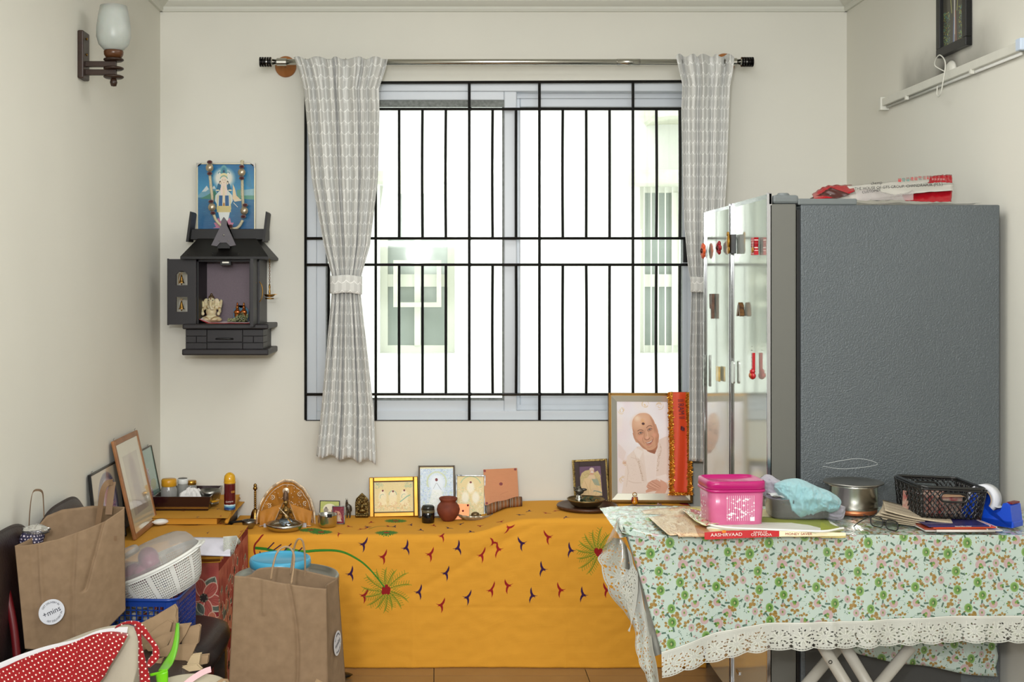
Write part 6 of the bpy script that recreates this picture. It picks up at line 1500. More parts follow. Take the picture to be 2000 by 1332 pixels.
cv = Cv(300, 120, (196, 196, 150)); filigree(cv, [(190, 40, 40), (120, 150, 60), (230, 220, 200), (200, 60, 50)], 160, (0, 0, 300, 120), 61, 4); cv.poly([(0, 0), (300, 0), (300, 16), (0, 22)], (222, 190, 40)); cv.poly([(60, 30), (200, 20), (240, 60), (90, 70)], (182, 30, 40))
M_wrap = imat('snack wrapper print', cv, .25, coat=.6, bump=.5, bs=30)
def wrf(u, v):
    a = samp([(1330, 997), (1345, 1010), (1358, 1022), (1378, 1031)], u); b_ = samp([(1338, 992), (1360, 992), (1390, 1000), (1440, 1016)], u)
    g_ = G(a[0]+(b_[0]-a[0])*v, a[1]+(b_[1]-a[1])*v, TZ+.014); return (g_.x, g_.y, .006+.006*(1-v)+.003*ridg(u*3, v*3, 2), u, v)
o = obj('wrapper', surf(wrf, 30, 12), M_wrap, wr, True); solid(o, .0012)
nw = thing('newspaper_sheet', 'folded greenish newspaper and white sheet under the plastic containers', 'paper', (0, 0, TZ+.004))
cv = Cv(400, 120, (206, 206, 196)); 
for k in range(14): cv.line([(60, 10+k*8), (380, 10+k*8)], 2, (150, 150, 142), .6)
cv.poly([(0, 20), (90, 0), (330, 0), (400, 60), (390, 100), (200, 40), (0, 60)], (130, 136, 60)); cv.poly([(290, 20), (400, 80), (400, 120), (330, 120)], (140, 146, 50))
M_news = imat('greenish newspaper', cv, .6)
def nwf(u, v):
    a = samp(c2([(1380, 1030), (1440, 1034), (1480, 1037), (1560, 1039), (1600, 1040), (1648, 1034)], 5), u); b_ = samp(c2([(1400, 1005), (1480, 1008), (1560, 1012), (1610, 1014), (1630, 1022)], 5), u)
    g_ = G(a[0]+(b_[0]-a[0])*v, a[1]+(b_[1]-a[1])*v, TZ+.014); return (g_.x, g_.y, .008+.001*nz(u*20, v*5), u, v)
o = obj('sheet', surf(nwf, 50, 10), M_news, nw, True); solid(o, .003)
wl = obj('rolled_white_edge', T([tuple(G(x, y, TZ+.016)-Vector((0, 0, TZ+.004-.002))) for x, y in c2([(1384, 1026), (1420, 1032), (1480, 1035), (1560, 1038), (1610, 1039), (1640, 1034), (1648, 1033)], 5)], .0032, 6), M_cream if 0 else mat('white paper', (226, 226, 220), .6), nw, True)
# pink storage box
M_pink = mat('translucent pink plastic', (196, 84, 132), .3, c2=(206, 110, 150), vs=12, coat=.3)
M_mag = mat('magenta lid', (176, 20, 104), .3, coat=.3)
q = TG(1427, 1028); zb_ = TZ+.006
pb = thing('pink_storage_box', 'pink translucent square storage box with magenta lid on the ironing board', 'storage box', (W(1428, 0, 3.39).x, 3.39, zb_), (0, 0, R(4)))
s34 = F/3.42
hw = 106/s34/2; hh = (1028-932)*3.38/F-.022
obj('box', lathe([(0, 0), (hw*.93, 0), (hw*.97, .006), (hw*1.0, .05), (hw*1.03, hh), (hw*1.0, hh), (hw*.95, .05), (hw*.9, .004), (0, .004)], 56, n=6, sy=.8), M_pink, pb, True)
obj('lid', lathe([(hw*1.04, hh-.012), (hw*1.08, hh-.010), (hw*1.08, hh+.004), (hw*1.06, hh+.010), (hw*.98, hh+.012), (hw*.93, hh+.005), (0, hh+.004)], 56, n=6, sy=.8), M_mag, pb, True)
obj('lid_bead', lathe([(hw*1.07, hh-.020), (hw*1.095, hh-.018), (hw*1.095, hh-.014), (hw*1.07, hh-.012)], 56, n=6, sy=.8), M_mag, pb, True)
M_pw = mat('white print', (236, 226, 232), .5)
bm = bmesh.new(); rnd = random.Random(8); yq = -hw*1.01*.8-.0012
for k in range(14):
    x = -.008+k*.0062*.93; x = .006+(k-7)*.0058+.0035
    abox(bm, x, yq, hh*.46, .0008, .0006, hh*.60)
    for j in range(rnd.randint(3, 5)):
        r_ = rnd.choice([.0016, .0022, .0031]); zz_ = hh*(.2+.52*rnd.random()); lathe([(0, -.0003), (r_, -.0003), (r_, .0003), (0, .0003)], 10, bm=bm, loc=(x, 0, 0)) if 0 else None
        M4 = Matrix.Translation((x, yq, zz_)) @ Matrix.Rotation(R(90), 4, 'X'); bmesh.ops.create_circle(bm, cap_ends=True, segments=10, radius=r_, matrix=M4)
abox(bm, .040, yq, hh*.20, .012, .0007, .011)
o = tag(obj('printed_pattern', bm, M_pw, pb), kind='stuff')
bm = bmesh.new()
for k in range(26): M4 = Matrix.Translation((-hw*1.0+.004, -hw*.3+random.uniform(0, .05), hh*(.15+.65*random.random()))) @ Matrix.Rotation(R(90), 4, 'Y'); bmesh.ops.create_circle(bm, cap_ends=True, segments=6, radius=.0025, matrix=Matrix.Translation((-.006, 0, 0)) @ M4)
tag(obj('side_pattern', bm, M_pw, pb), kind='stuff')
# plastic container with ginger / snacks
q = TG(1556, 1034, TZ+.012); M_cont = bpy.data.materials.new('cloudy plastic tub'); M_cont.use_nodes = True; glassmat(M_cont, (222, 222, 226), 1., .12, .12)
ct = thing('plastic_tub', 'clear plastic tub of pale pieces beneath the crumpled towels', 'tub', (W(1556, 0, 3.46).x, 3.455, TZ+.014))
hw2 = 122/(F/3.42)/2
obj('tub', lathe([(0, 0), (hw2*.88, 0), (hw2*.93, .006), (hw2*1.0, .052), (hw2*1.05, .055), (hw2*1.05, .058), (hw2*.96, .052), (hw2*.9, .006), (0, .003)], 48, n=4, sy=.72), M_cont, ct, True)
M_pale = mat('pale dough pieces', (206, 190, 130), .6, c2=(190, 168, 104), vs=40)
for k, (x, y, s_1) in enumerate(((-.045, -.03, 1), (-.01, -.035, .9), (.02, -.02, .8), (-.03, .01, 1), (.03, .02, .9))):
    obj('piece', sph(bmesh.new(), (x, y, .019), (.024*s_1, .018*s_1, .014*s_1)), M_pale, ct, True)
obj('white_lining', surf(lambda u, v: (-.085+.10*u, -.055+.08*v, .056+.014*abs(ridg(u*2, v*2, 4))-.02*max(0, v-.8)), 20, 10), mat('white tissue', (222, 222, 218), .8), ct, True)
# towels
M_aqua = mat('aqua terry towel', (138, 182, 188), .95, sheen=.3, bump=1, bs=500, c2=(150, 192, 197), vs=30)
M_lil = mat('lilac grey towel', (164, 160, 170), .95, sheen=.3, bump=1, bs=500)
def crumple(name, label, loc, poly, dmid, thick, m, seed, nfold=3, cat='towel'):
    """crumpled cloth: closed mound whose outline follows the given silhouette (px), real depth in y"""
    t = thing(name, label, cat, loc); top, bot = poly; tt, bb = c2(top, 6), c2(bot, 6)
    def fn(u, v):
        a = samp(tt, u); b_ = samp(bb, u); w_ = v*2*PI
        s_ = .5+.5*math.cos(w_); px = a[0]*s_+b_[0]*(1-s_); py = a[1]*s_+b_[1]*(1-s_)
        th = thick*math.sin(PI*min(1, max(0, u)))**.5
        d = dmid-math.sin(w_)*th*(1 if math.sin(w_) > 0 else .8)
        k = ridg(u*nfold*.8+seed, v*4.5, seed*.7); k += .5*ridg(u*nfold*2.2, v*9, seed+9)-.3; d -= .030*(k-.3)*math.sin(w_)*math.sin(PI*u)**.5
        p = W(px, py, d); n_ = .006*nz(u*9, v*9, seed)
        return (p.x-loc[0]+n_*.5, p.y-loc[1], p.z-loc[2]+n_*math.sin(PI*u)*.4, u, v)
    o = obj('cloth', surf(fn, 110, 90), m, t, True); return t
zt_ = TZ+.05
crumple('lilac_towel', 'lilac grey crumpled towel between the pink box and the aqua towel', (W(1540, 0, 3.5).x, 3.5, TZ+.06), ([(1482, 935), (1500, 926), (1522, 938), (1545, 950), (1600, 965), (1640, 985), (1651, 990)], [(1482, 960), (1500, 985), (1530, 990), (1570, 1000), (1600, 1010), (1640, 1018), (1651, 1000)]), 3.50, .05, M_lil, 3, 3)
tw = crumple('aqua_towel', 'pale aqua crumpled terry towel draped over the plastic tub', (W(1570, 0, 3.45).x, 3.45, TZ+.06), ([(1512, 945), (1535, 936), (1560, 935), (1585, 945), (1600, 952), (1625, 962), (1642, 978), (1640, 990)], [(1512, 955), (1530, 980), (1545, 1010), (1575, 1018), (1600, 1006), (1620, 1002), (1634, 998), (1640, 992)]), 3.44, .06, M_aqua, 8, 5)
# steel pot
q = TG(1670, 1023, TZ); pt = thing('steel_pot', 'steel cooking pot with copper base and flat lid behind the towels', 'pot', (W(1670, 0, 3.56).x, 3.575, TZ+.001))
pr = 92/(F/3.55)/2
obj('body', lathe([(0, 0), (pr*.88, 0), (pr*.96, .004), (pr*.98, .014)], 48), M_copper, pt, True)
obj('wall', lathe([(pr*.98, .014), (pr*1.02, .017), (pr, .024), (pr, .080), (pr*1.08, .084)], 48), M_steel, pt, True)
obj('lid', lathe([(0, .088), (pr*.9, .088), (pr*1.0, .0905), (pr*1.16, .0935), (pr*1.25, .092), (pr*1.25, .089), (pr*1.1, .086), (0, .084)], 56), M_dsteel, pt, True)
# newspapers pile under basket
cv = Cv(300, 200, (176, 162, 138))
for k in range(18): cv.line([(10, 8+k*11), (290, 8+k*11)], 3 if k % 5 else 7, (96, 88, 78) if k % 5 == 0 else (150, 138, 118), .7)
cv.poly([(180, 60), (280, 60), (280, 150), (180, 150)], (110, 96, 84)); cv.noise(.12, 2, 4)
M_np = imat('old newsprint', cv, .85)
npq = thing('newspaper_stack', 'folded old newspapers sloping out from under the black basket', 'newspapers', (W(1768, 0, 3.47).x, 3.47, TZ)); npq.scale = (.8, .8, .9)
for k in range(5):
    o = obj('newspaper', surf(lambda u, v, k=k: (-.09+.22*u+.004*k, -.12+.22*v-.006*k+.01*u, .002+.0045*k+(.028*(1-u)**2*(.3+.18*k))*1.0, u, v), 12, 6), M_np, npq, True); o.rotation_euler = (0, 0, R(-34+k*4)); solid(o, .002)
# magazines
mg = thing('magazine_stack', 'stack of magazines with blue and orange spines under the black basket', 'magazines', (W(1850, 0, 3.4).x, 3.40, TZ)); mg.scale = (.84, .9, 1)
M_pap = mat('magazine paper', (206, 202, 196), .6)
for k, (c_, w_, x_, r_) in enumerate((((196, 192, 188), .25, .0, 1), ((150, 60, 40), .20, -.02, -2), ((200, 70, 30), .21, .0, 3), ((40, 36, 92), .20, -.015, 1))):
    m_ = mat('magazine cover %d' % k, c_, .3, coat=.3); z = .001+k*.0042
    o = obj('magazine', rng(-w_/2+x_, w_/2+x_, -.115, .12, z, z+.0038), m_, mg, bev=.0008); o.rotation_euler = (0, 0, R(r_))
    obj('pages', rng(w_/2+x_-.004, w_/2+x_+.006, -.11, .11, z+.0005, z+.003), M_pap, o)
text('lettering', 'National Offices of Home?', .0042, M_wi, mg, (-.0, -.1158, .0156), (R(90), 0, R(1)), 1.2)
obj('rolled_page', T([(-.09, -.122, .004), (.0, -.126, .0045), (.1, -.122, .004)], .0035, 8), M_pap, mg, True)
# woven black basket
M_bask = mat('glossy black plastic weave', (22, 22, 22), .28, coat=.4)
bk = thing('black_basket', 'black woven plastic basket with a handle slot on the magazines', 'basket', (W(1835, 0, 3.46).x, 3.47, TZ+.0205), (0, R(2.5), 0))
bw, bd, bh = .091, .100, .086
def side(nm, x0, y0, x1, y1, x2, y2, x3, y3, slot=False):
    """woven wall between bottom edge (x0,y0)-(x1,y1) and top edge (x2,y2)-(x3,y3)"""
    bm = bmesh.new(); A0, A1, B0, B1 = Vector((x0, y0, 0)), Vector((x1, y1, 0)), Vector((x2, y2, bh)), Vector((x3, y3, bh))
    nrm = (A1-A0).cross(B0-A0).normalized(); Lh = (A1-A0).length; nv_ = max(8, int(Lh/.013))
    for k in range(nv_+1):
        for ph in (0, PI):
            pts = []
            for j in range(15):
                v = j/14; u = k/nv_+.42/nv_*math.sin(v*PI*5+ph); u = min(1, max(0, u)); p = (A0.lerp(A1, u)).lerp(B0.lerp(B1, u), v)+nrm*.0012*math.cos(v*PI*5+ph+k*PI)
                pts.append(p)
            if slot and .30 < k/nv_ < .72: 
                tube(bm, pts[:8], .0021, 4); tube(bm, pts[12:], .0021, 4)
            else: tube(bm, pts, .0021, 4)
    if not slot:
        for v in (.2, .4, .6, .8): tube(bm, [(A0.lerp(A1, u/10)).lerp(B0.lerp(B1, u/10), v) for u in range(11)], .0014, 4)
    o = obj(nm, bm, M_bask, bk, True); o['kind'] = 'stuff'
    return A0, A1, B0, B1
k_ = .9
c00, c10, c11, c01 = (-bw*k_, -bd*k_), (bw*k_, -bd*k_), (bw*k_, bd*k_), (-bw*k_, bd*k_); t00, t10, t11, t01 = (-bw, -bd), (bw, -bd), (bw, bd), (-bw, bd)
Q = side('woven_side', *c00, *c10, *t00, *t10, slot=True); side('woven_side', *c10, *c11, *t10, *t11); side('woven_side', *c01, *c00, *t01, *t00, slot=False); side('woven_side', *c11, *c01, *t11, *t01, slot=True)
rim = [(x, y, bh+.001) for x, y in rrect(bw*2, bd*2, .02)]
obj('rim', T(rim, .0045, 8, True), M_bask, bk, True)
obj('rim_skirt', prism(rrect(bw*2.02, bd*2.02, .02), bh-.006, bh-.001, plane='xy') if 0 else T([(x*1.01, y*1.01, bh-.005) for x, y, z in rim], .003, 6, True), M_bask, bk, True)
obj('basket_floor', prism(rrect(bw*1.8, bd*1.8, .02), 0, .004, plane='xy'), M_bask, bk)
def slotring(s):
    cy_ = -bd*(k_+(1-k_)*.72)-.002; pts = [(s*x, s*cy_*1.0, bh*.70+z) for x, z in rrect(.074, .024, .0115)]
    obj('handle_ring', T(pts, .0034, 6, True), M_bask, bk, True)
slotring(1); slotring(-1)
tag(obj('contents', B((-.02, 0, .03, .12, .1, .05, .3), (.04, .03, .025, .06, .08, .04, -.2)), mat('mixed packets', (150, 40, 50), .4, c2=(190, 180, 160), vs=40), bk), kind='stuff')
obj('folded_paper', surf(lambda u, v: (-.05+.1*u, -.06+.06*v, .052+.006*u), 3, 3), mat('brown folded paper', (176, 140, 110), .7), bk)
# tape dispenser
M_blue = mat('glossy blue plastic', (18, 70, 190), .25, coat=.4)
td = thing('tape_dispenser', 'blue desktop tape dispenser holding a roll of white tape', 'tape dispenser', (W(1934, 0, 3.42).x, 3.42, TZ+.001), (0, 0, R(-52)))
def Pf(lst): return [(x, z) for x, z in lst]
prof_ = [(-.085, 0), (.085, 0), (.088, .022), (.082, .070), (.070, .078), (.058, .074), (.050, .05), (.035, .034), (.015, .034), (0, .05), (-.012, .080), (-.024, .096), (-.040, .094), (-.060, .06), (-.080, .03)]
obj('base', prism([(-.092, 0), (.092, 0), (.092, .020), (-.092, .020)], -.033, .033), M_blue, td, bev=.004)
for s in (-1, 1): obj('side_wall', prism(prof_, s*.029-.004, s*.029+.004), M_blue, td, bev=.002)
obj('front_block', prism([(.052, .018), (.088, .018), (.082, .070), (.07, .077), (.058, .072)], -.026, .026), M_blue, td, bev=.002)
obj('cutter', rng(.066, .084, -.024, .024, .074, .079), mat('red brown cutter', (110, 30, 34), .4), td)
td.scale = (.88,)*3
M_tapew = mat('white tape', (214, 216, 222), .45); 
r = T([(-.02+.033*math.cos(a), 0, .078+.033*math.sin(a)) for a in [2*PI*k/36 for k in range(36)]], .001, 4, True); r.free()
bm = bmesh.new(); n_ = 40
rg = [[bm.verts.new((-.018+rr_*math.cos(2*PI*k/n_), yy_, .076+rr_*math.sin(2*PI*k/n_))) for k in range(n_)] for rr_, yy_ in ((.033, -.021), (.046, -.021), (.046, .021), (.033, .021))]
for i in range(4):
    for k in range(n_): bm.faces.new((rg[i][k], rg[i][(k+1) % n_], rg[(i+1) % 4][(k+1) % n_], rg[(i+1) % 4][k]))
tr_ = thing('tape_roll', 'roll of white tape mounted in the blue dispenser', 'tape roll', td.location, td.rotation_euler); tr_.scale = (.88,)*3
obj('tape', bm, M_tapew, tr_, True)
bm = bmesh.new(); rg = [[bm.verts.new((-.018+rr_*math.cos(2*PI*k/n_), yy_, .076+rr_*math.sin(2*PI*k/n_))) for k in range(n_)] for rr_, yy_ in ((.0305, -.0215), (.033, -.0215), (.033, .0215), (.0305, .0215))]
for i in range(4):
    for k in range(n_): bm.faces.new((rg[i][k], rg[i][(k+1) % n_], rg[(i+1) % 4][(k+1) % n_], rg[(i+1) % 4][k]))
obj('cardboard_core', bm, mat('cardboard core', (186, 160, 120), .8), tr_, True)
obj('tape_tail', surf(lambda u, v: (.022+.045*u, -.020+.040*v, .058+.018*u-.01*math.sin(PI*u)), 8, 2), M_tapew, tr_)
# glasses
gl = thing('eyeglasses', 'black framed eyeglasses lying open at the table edge', 'eyeglasses', (W(1727, 0, 3.31).x, 3.31, TZ+.006), (R(-22), R(14), R(8)))
gl.scale = (.88,)*3
M_lens = bpy.data.materials.new('spectacle lens'); M_lens.use_nodes = True; glassmat(M_lens, (236, 240, 236), .7, 0)
for s in (-1, 1):
    pts = [(s*.026+x, 0, .017+z+.002*s*0) for x, z in rrect(.042, .032, .013)]
    obj('rim', T(pts, .0019, 6, True), M_blk, gl, True)
    obj('lens', prism([(s*.026+x*.96, .017+z*.96) for x, z in rrect(.042, .032, .013)], -.0005, .0005), M_lens, gl)
    obj('temple', T(curve([(s*.047, 0, .027), (s*.05, .02, .028), (s*.048, .09, .018), (s*.044, .12, .004)] if s < 0 else [(s*.047, 0, .027), (s*.04, .012, .03), (-.02, .018, .034), (-.06, .022, .036)], 5), .0016, 6), M_blk, gl, True)
obj('bridge', T(curve([(-.006, 0, .020), (0, -.001, .023), (.006, 0, .020)], 4), .0018, 6), M_blk, gl, True)
tn = thing('white_string', 'short white cord end at the table edge left of the eyeglasses', 'string', (0, 0, TZ))
obj('cord', T([tuple(G(x, y, TZ+.004)-Vector((0, 0, TZ-.001))) for x, y in c2([(1610, 1038), (1640, 1040), (1660, 1043), (1668, 1038), (1655, 1034)], 6)], .002, 6), mat('white cord', (214, 214, 208), .6), tn, True)
# ================================================================== left corner: floral box, tray, frames
ZB = .585; BY0 = 4.10; BX1 = -.755
cv = Cv(900, 1000, (134, 26, 32)); cv.grad((196, 112, 90), (134, 20, 30), 0, 420); rnd = random.Random(6)
for k in range(260): x, y = rnd.uniform(0, 900), rnd.uniform(0, 1000); cv.ell(x, y, 30, 30, (110, 16, 24), soft=1, al=.2)
def petalf(x, y, r_, n, c, cl_, cd):
    for k in range(n):
        a = 360*k/n+13; px, py = x+r_*.56*math.cos(R(a)), y+r_*.56*math.sin(R(a)); cv.ell(px, py, r_*.52, r_*.34, cl_, a); cv.ell(px, py, r_*.47, r_*.29, c, a)
        for q_ in (-1, 0, 1): cv.line([(x+r_*.2*math.cos(R(a)), y+r_*.2*math.sin(R(a))), (x+r_*.95*math.cos(R(a+q_*12)), y+r_*.95*math.sin(R(a+q_*12)))], 2, cd, .6)
    cv.ell(x, y, r_*.24, r_*.24, (40, 30, 30)); [cv.ell(x+r_*.2*math.cos(k), y+r_*.2*math.sin(k), 4, 4, (120, 110, 90)) for k in range(8)]
def gleaf(x, y, l, a, c=(96, 104, 92)):
    leafp(cv, x, y, l, a, (186, 180, 160), .62); leafp(cv, x+3*math.cos(R(a)), y+3*math.sin(R(a)), l*.92, a, c, .54); cv.line([(x, y), (x+l*math.cos(R(a)), y+l*math.sin(R(a)))], 2, (50, 56, 52))
for (x, y, s) in ((800, 235, 105), (560, 520, 150), (820, 700, 120), (330, 860, 130), (520, 240, 100), (120, 130, 110)):
    for k in range(4): gleaf(x, y, s*1.35, 40+k*90+x)
    petalf(x, y, s, 6, (176, 84, 74), (220, 180, 160), (110, 34, 36))
for (x, y, s) in ((690, 320, 80), (850, 400, 80), (330, 690, 90), (90, 790, 90), (560, 860, 100), (430, 250, 70)): petalf(x, y, s, 7, (196, 118, 90), (226, 186, 160), (140, 70, 54))
for x, y, a in ((420, 330, 250), (300, 320, 90), (620, 350, 280), (240, 360, 120), (800, 330, 200), (40, 380, 40)): gleaf(x, y, 90, a, (104, 110, 100)); gleaf(x, y, 80, a+40, (84, 92, 84))
M_rose = imat('red floral fabric', cv, .75, bump=.3, bs=200)
fb_ = thing('floral_covered_box', 'low corner table box covered in red floral cloth', 'side table', (-.98, 4.6, 0))
def O2(bm, n, m, par=None, **k): return obj(n, (bmesh.ops.translate(bm, verts=bm.verts[:], vec=(.98, -4.6, 0)), bm)[1], m, par or fb_, **k)
def frontf(u, v): x = XL+.005+(BX1-XL-.005)*u; z = ZB*v; return (x+.98, BY0-4.6-.004*nz(x*9, z*5)-.004*math.sin(u*30)*(1-v), z+.005, (x+1.25)/.5, z/.60)
O2(rng(XL+.01, BX1-.01, BY0+.012, 4.71, .01, ZB-.01), 'box', M_dwood)
O2(rng(XL+.01, -.88, 4.71, YW-.02, .01, ZB-.01), 'box', M_dwood)
obj('front_cloth', surf(frontf, 40, 30), M_rose, fb_, True)
def sidef(u, v): y = BY0+.62*u; z = ZB*v; return (BX1+.98+.003*math.sin(u*34)*(1-v)*1.5, y-4.6, z+.005, y/.5+.3, z/.55)
obj('side_cloth', surf(sidef, 40, 30), M_rose, fb_, True)
# mustard cloth on top, with the raised step
oc = thing('mustard_box_cloth', 'mustard cloth with small embroidered birds covering the corner box top', 'cloth', (-.98, 4.6, ZB))
cv_b = Cv(1100, 1300, (204, 146, 44)); cv = cv_b
PP2 = 1100/.55
for px, py, c, a in ((425, 1005, PC, 20), (430, 1020, RC, -20), (385, 1021, PC, 10), (405, 1038, PC, 0), (358, 1009, RC, 90), (470, 1034, RC, 0)):
    g_ = G(px, py, ZB+.01); 
    X, Y_ = (g_.x+1.24)*PP2, (g_.y-4.0)*PP2
    s_b = 6; bird(X, 1300-Y_/1.0 if False else 1300-(g_.y-4.0)*1000, s_b, c, 1, a)
cv.line([(400, 400), (560, 390), (640, 392)], 5, (90, 110, 40))
M_yel2 = imat('mustard cotton top', cv_b, .85, bump=.25, bs=450)
def octop(u, v):
    x = XL+.005+((BX1+.004 if v < .54 else -.85)-XL-.005)*u; y = BY0-.004+(YW-.01-BY0)*v; z = .004+.003*nz(x*9, y*9, 2)+.002*math.sin(x*40+y*12)
    return (x+.98, y-4.6, z, (x+1.24)/.55, (y-4.0)/1.3)
o = obj('top', surf(octop, 50, 80), M_yel2, oc, True); solid(o, .003, 1)
bd_ = thing('raised_board', 'low mustard cloth covered board under the black tray', 'board', (-1.02, 4.95, ZB+.007))
def bdf(u, v):
    xr_ = -.83-.0*v; x = XL+.008+(xr_-.04*v-XL-.008)*u; y = 4.70+.53*v; return (x+1.02, y-4.95, .026+.002*nz(x*12, y*9, 1), (x+1.24)/.55, (y-4.0)/1.3)
obj('board_cloth', surf(bdf, 30, 30), M_yel2, bd_, True); obj('board', (lambda bm: bm)(rng(XL+.01+1.02, -.875+1.02, 4.71-4.95, YW-.015-4.95, .001, .0235)), M_yel if 0 else mat('mustard fold', (196, 138, 40), .85), bd_)
obj('hem', T([(-.835+1.02, 4.70-4.95, .012), (-.86+1.02, 4.95-4.95, .012), (-.875+1.02, 5.22-4.95, .012)], .008, 6), MATS['mustard fold'], bd_, True)
ZS = ZB+.007+.029
# black tray
M_lac = mat('maroon black lacquer', (38, 12, 14), .25, coat=.4)
ty = thing('black_tray', 'dark lacquered tray with gold stripes holding jars in the corner', 'tray', (W(368, 0, 4.98).x, 4.985, ZS))
tw2, tl2 = .105, .13; hh2 = .055
def tbox():
    bm = bmesh.new(); o_ = .012
    lo = [(-tw2, -tl2), (tw2, -tl2), (tw2, tl2), (-tw2, tl2)]; hi = [(-tw2-o_, -tl2-.006), (tw2+o_, -tl2-.006), (tw2+o_, tl2+.006), (-tw2-o_, tl2+.006)]
    a = [bm.verts.new((x, y, 0)) for x, y in lo]; b_ = [bm.verts.new((x, y, hh2)) for x, y in hi]
    c = [bm.verts.new((x*.955, y*.965, hh2)) for x, y in hi]; d = [bm.verts.new((x*.955, y*.965, .006)) for x, y in lo]
    bm.faces.new(a[::-1])
    for k in range(4): n = (k+1) % 4; bm.faces.new((a[k], a[n], b_[n], b_[k])); bm.faces.new((b_[k], b_[n], c[n], c[k])); bm.faces.new((c[k], c[n], d[n], d[k]))
    bm.faces.new(d); return bm
obj('tray_body', tbox(), M_lac, ty)
for z in (.006, .011): obj('gold_stripe', rng(-tw2-.001, tw2+.001, -tl2-.0022-z*.05, -tl2, z, z+.0022), M_gold, ty)
def jar(name, label, px, cy_, cap, capc, r_, h_, ch, cat='jar', neck=.86, fill=None):
    t = thing(name, label, cat, (W(px, 0, cy_).x, cy_, ZS+.007))
    obj('jar_body', lathe([(0, 0), (r_*.92, 0), (r_, .005), (r_, h_*.78), (r_*neck, h_*.94), (r_*neck, h_), (0, h_)], 32), MATS['cloudy jar'], t, True)
    if fill: obj('contents', lathe([(0, .002), (r_*.93, .002), (r_*.93, h_*fill), (0, h_*fill)], 24), mat('dark jar contents '+name, (66, 62, 62), .9), t)
    obj('cap', lathe([(r_*neck*1.02, h_-.004), (r_*neck*1.08, h_-.002), (r_*neck*1.08, h_+ch*.8), (r_*neck*.98, h_+ch), (0, h_+ch)], 32), cap, t, True); return t
m = bpy.data.materials.new('cloudy jar'); m.use_nodes = True; glassmat(m, (196, 194, 184), 1.5, .05, .28); MATS['cloudy jar'] = m
M_ycap = mat('yellow plastic cap', (206, 150, 32), .35); M_wcap = mat('white plastic cap', (226, 226, 222), .35); M_gcap = mat('gold metal cap', (186, 138, 56), .25, .8)
jar('large_spice_jar', 'large cloudy jar with wide yellow cap at the left of the black tray', 330, 4.94, M_ycap, 0, .033, .080, .026, fill=.4)
j = jar('white_capped_jar', 'small jar with white cap and black top in the black tray', 357, 5.03, M_wcap, 0, .024, .075, .018)
obj('black_cap_top', lathe([(0, .093), (.019, .093), (.019, .0945), (0, .0945)], 24), M_blk, j)
jar('gold_capped_jar', 'small jar with gold cap behind the crumpled tissue', 374, 5.06, M_gcap, 0, .022, .066, .014)
t = thing('steel_kumkum_bowl', 'small steel bowl of orange powder in the right of the black tray', 'bowl', (W(410, 0, 4.95).x, 4.95, ZS+.026))
obj('bowl', lathe([(0, 0), (.024, 0), (.036, .010), (.043, .028), (.045, .040), (.043, .040), (.038, .020), (0, .006)], 36), M_dsteel, t, True)
obj('powder', lathe([(0, .030), (.034, .026), (.039, .024), (0, .02)], 24), mat('orange powder', (190, 140, 116), .9, c2=(140, 80, 60), vs=60), t, True)
t = thing('yellow_lidded_tin', 'flat tin with yellow rim beneath the steel bowl in the tray', 'tin', (W(410, 0, 4.95).x, 4.95, ZS+.007))
obj('tin', lathe([(0, 0), (.036, 0), (.036, .013), (0, .013)], 32), M_dsteel, t, True); obj('yellow_rim', lathe([(.036, .012), (.038, .013), (.038, .018), (0, .018)], 32), M_ycap, t, True)
t = thing('crumpled_tissue', 'crumpled white tissue paper lying in the black tray', 'tissue', (W(368, 0, 4.92).x, 4.925, ZS+.010))
def cr_(u, v):
    a = 2*PI*u; p = PI*(v*.5); r_ = .048*(1+.5*nz(math.cos(a)*2, math.sin(a)*2, 3+v*2)); x = r_*1.15*math.cos(a)*math.cos(p); y = r_*.7*math.sin(a)*math.cos(p); z = .006+.060*math.sin(p)*(1+.3*(x/.05))+.018*ridg(x*40+3, y*40, v*2)-.008
    return (x, y, max(.0, z), u, v)
obj('tissue', surf(cr_, 34, 14), mat('white crumpled tissue', (226, 224, 222), .85, bump=1, bs=60), t)
# spray can
q = G(447, 997, ZS); t = thing('spray_can', 'maroon spray can with domed yellow cap beside the black tray', 'spray can', (q.x, q.y+.02, ZS))
rc = .0228
cv = Cv(512, 512, (88, 16, 20)); cv.grad((120, 190, 214), (30, 90, 140), 420, 512)
for k in range(9): cv.ell(k*64, 424, 40, 16, (200, 224, 232))
cv.poly([(0, 480), (60, 462), (130, 486), (210, 460), (300, 482), (380, 462), (460, 486), (512, 476), (512, 512), (0, 512)], (20, 60, 120)); cv.poly([(0, 0), (512, 0), (512, 8), (0, 8)], (170, 120, 60))
for s in (-1, 1):
    cv.line(arc(160+s*22, 160, 13, 0, 360, 16), 6, (210, 150, 60))
cv.poly([(148, 148), (172, 148), (160, 160), (172, 172), (148, 172), (160, 160)], (210, 150, 60)); cv.line([(130, 142), (190, 142)], 4, (210, 150, 60)); cv.line([(130, 178), (190, 178)], 4, (210, 150, 60))
M_can = imat('maroon can print', cv, .25, coat=.4)
obj('can', surf(lambda u, v: (rc*math.cos(2*PI*u-PI*.85), rc*math.sin(2*PI*u-PI*.85), .002+.105*v, u, v), 40, 2), M_can, t, True)
obj('can_base', lathe([(0, 0), (rc, 0), (rc, .003), (0, .003)], 36), M_dsteel, t, True)
obj('can_top', lathe([(0, .106), (rc, .106), (rc, .108), (0, .109)], 36), M_dsteel, t, True)
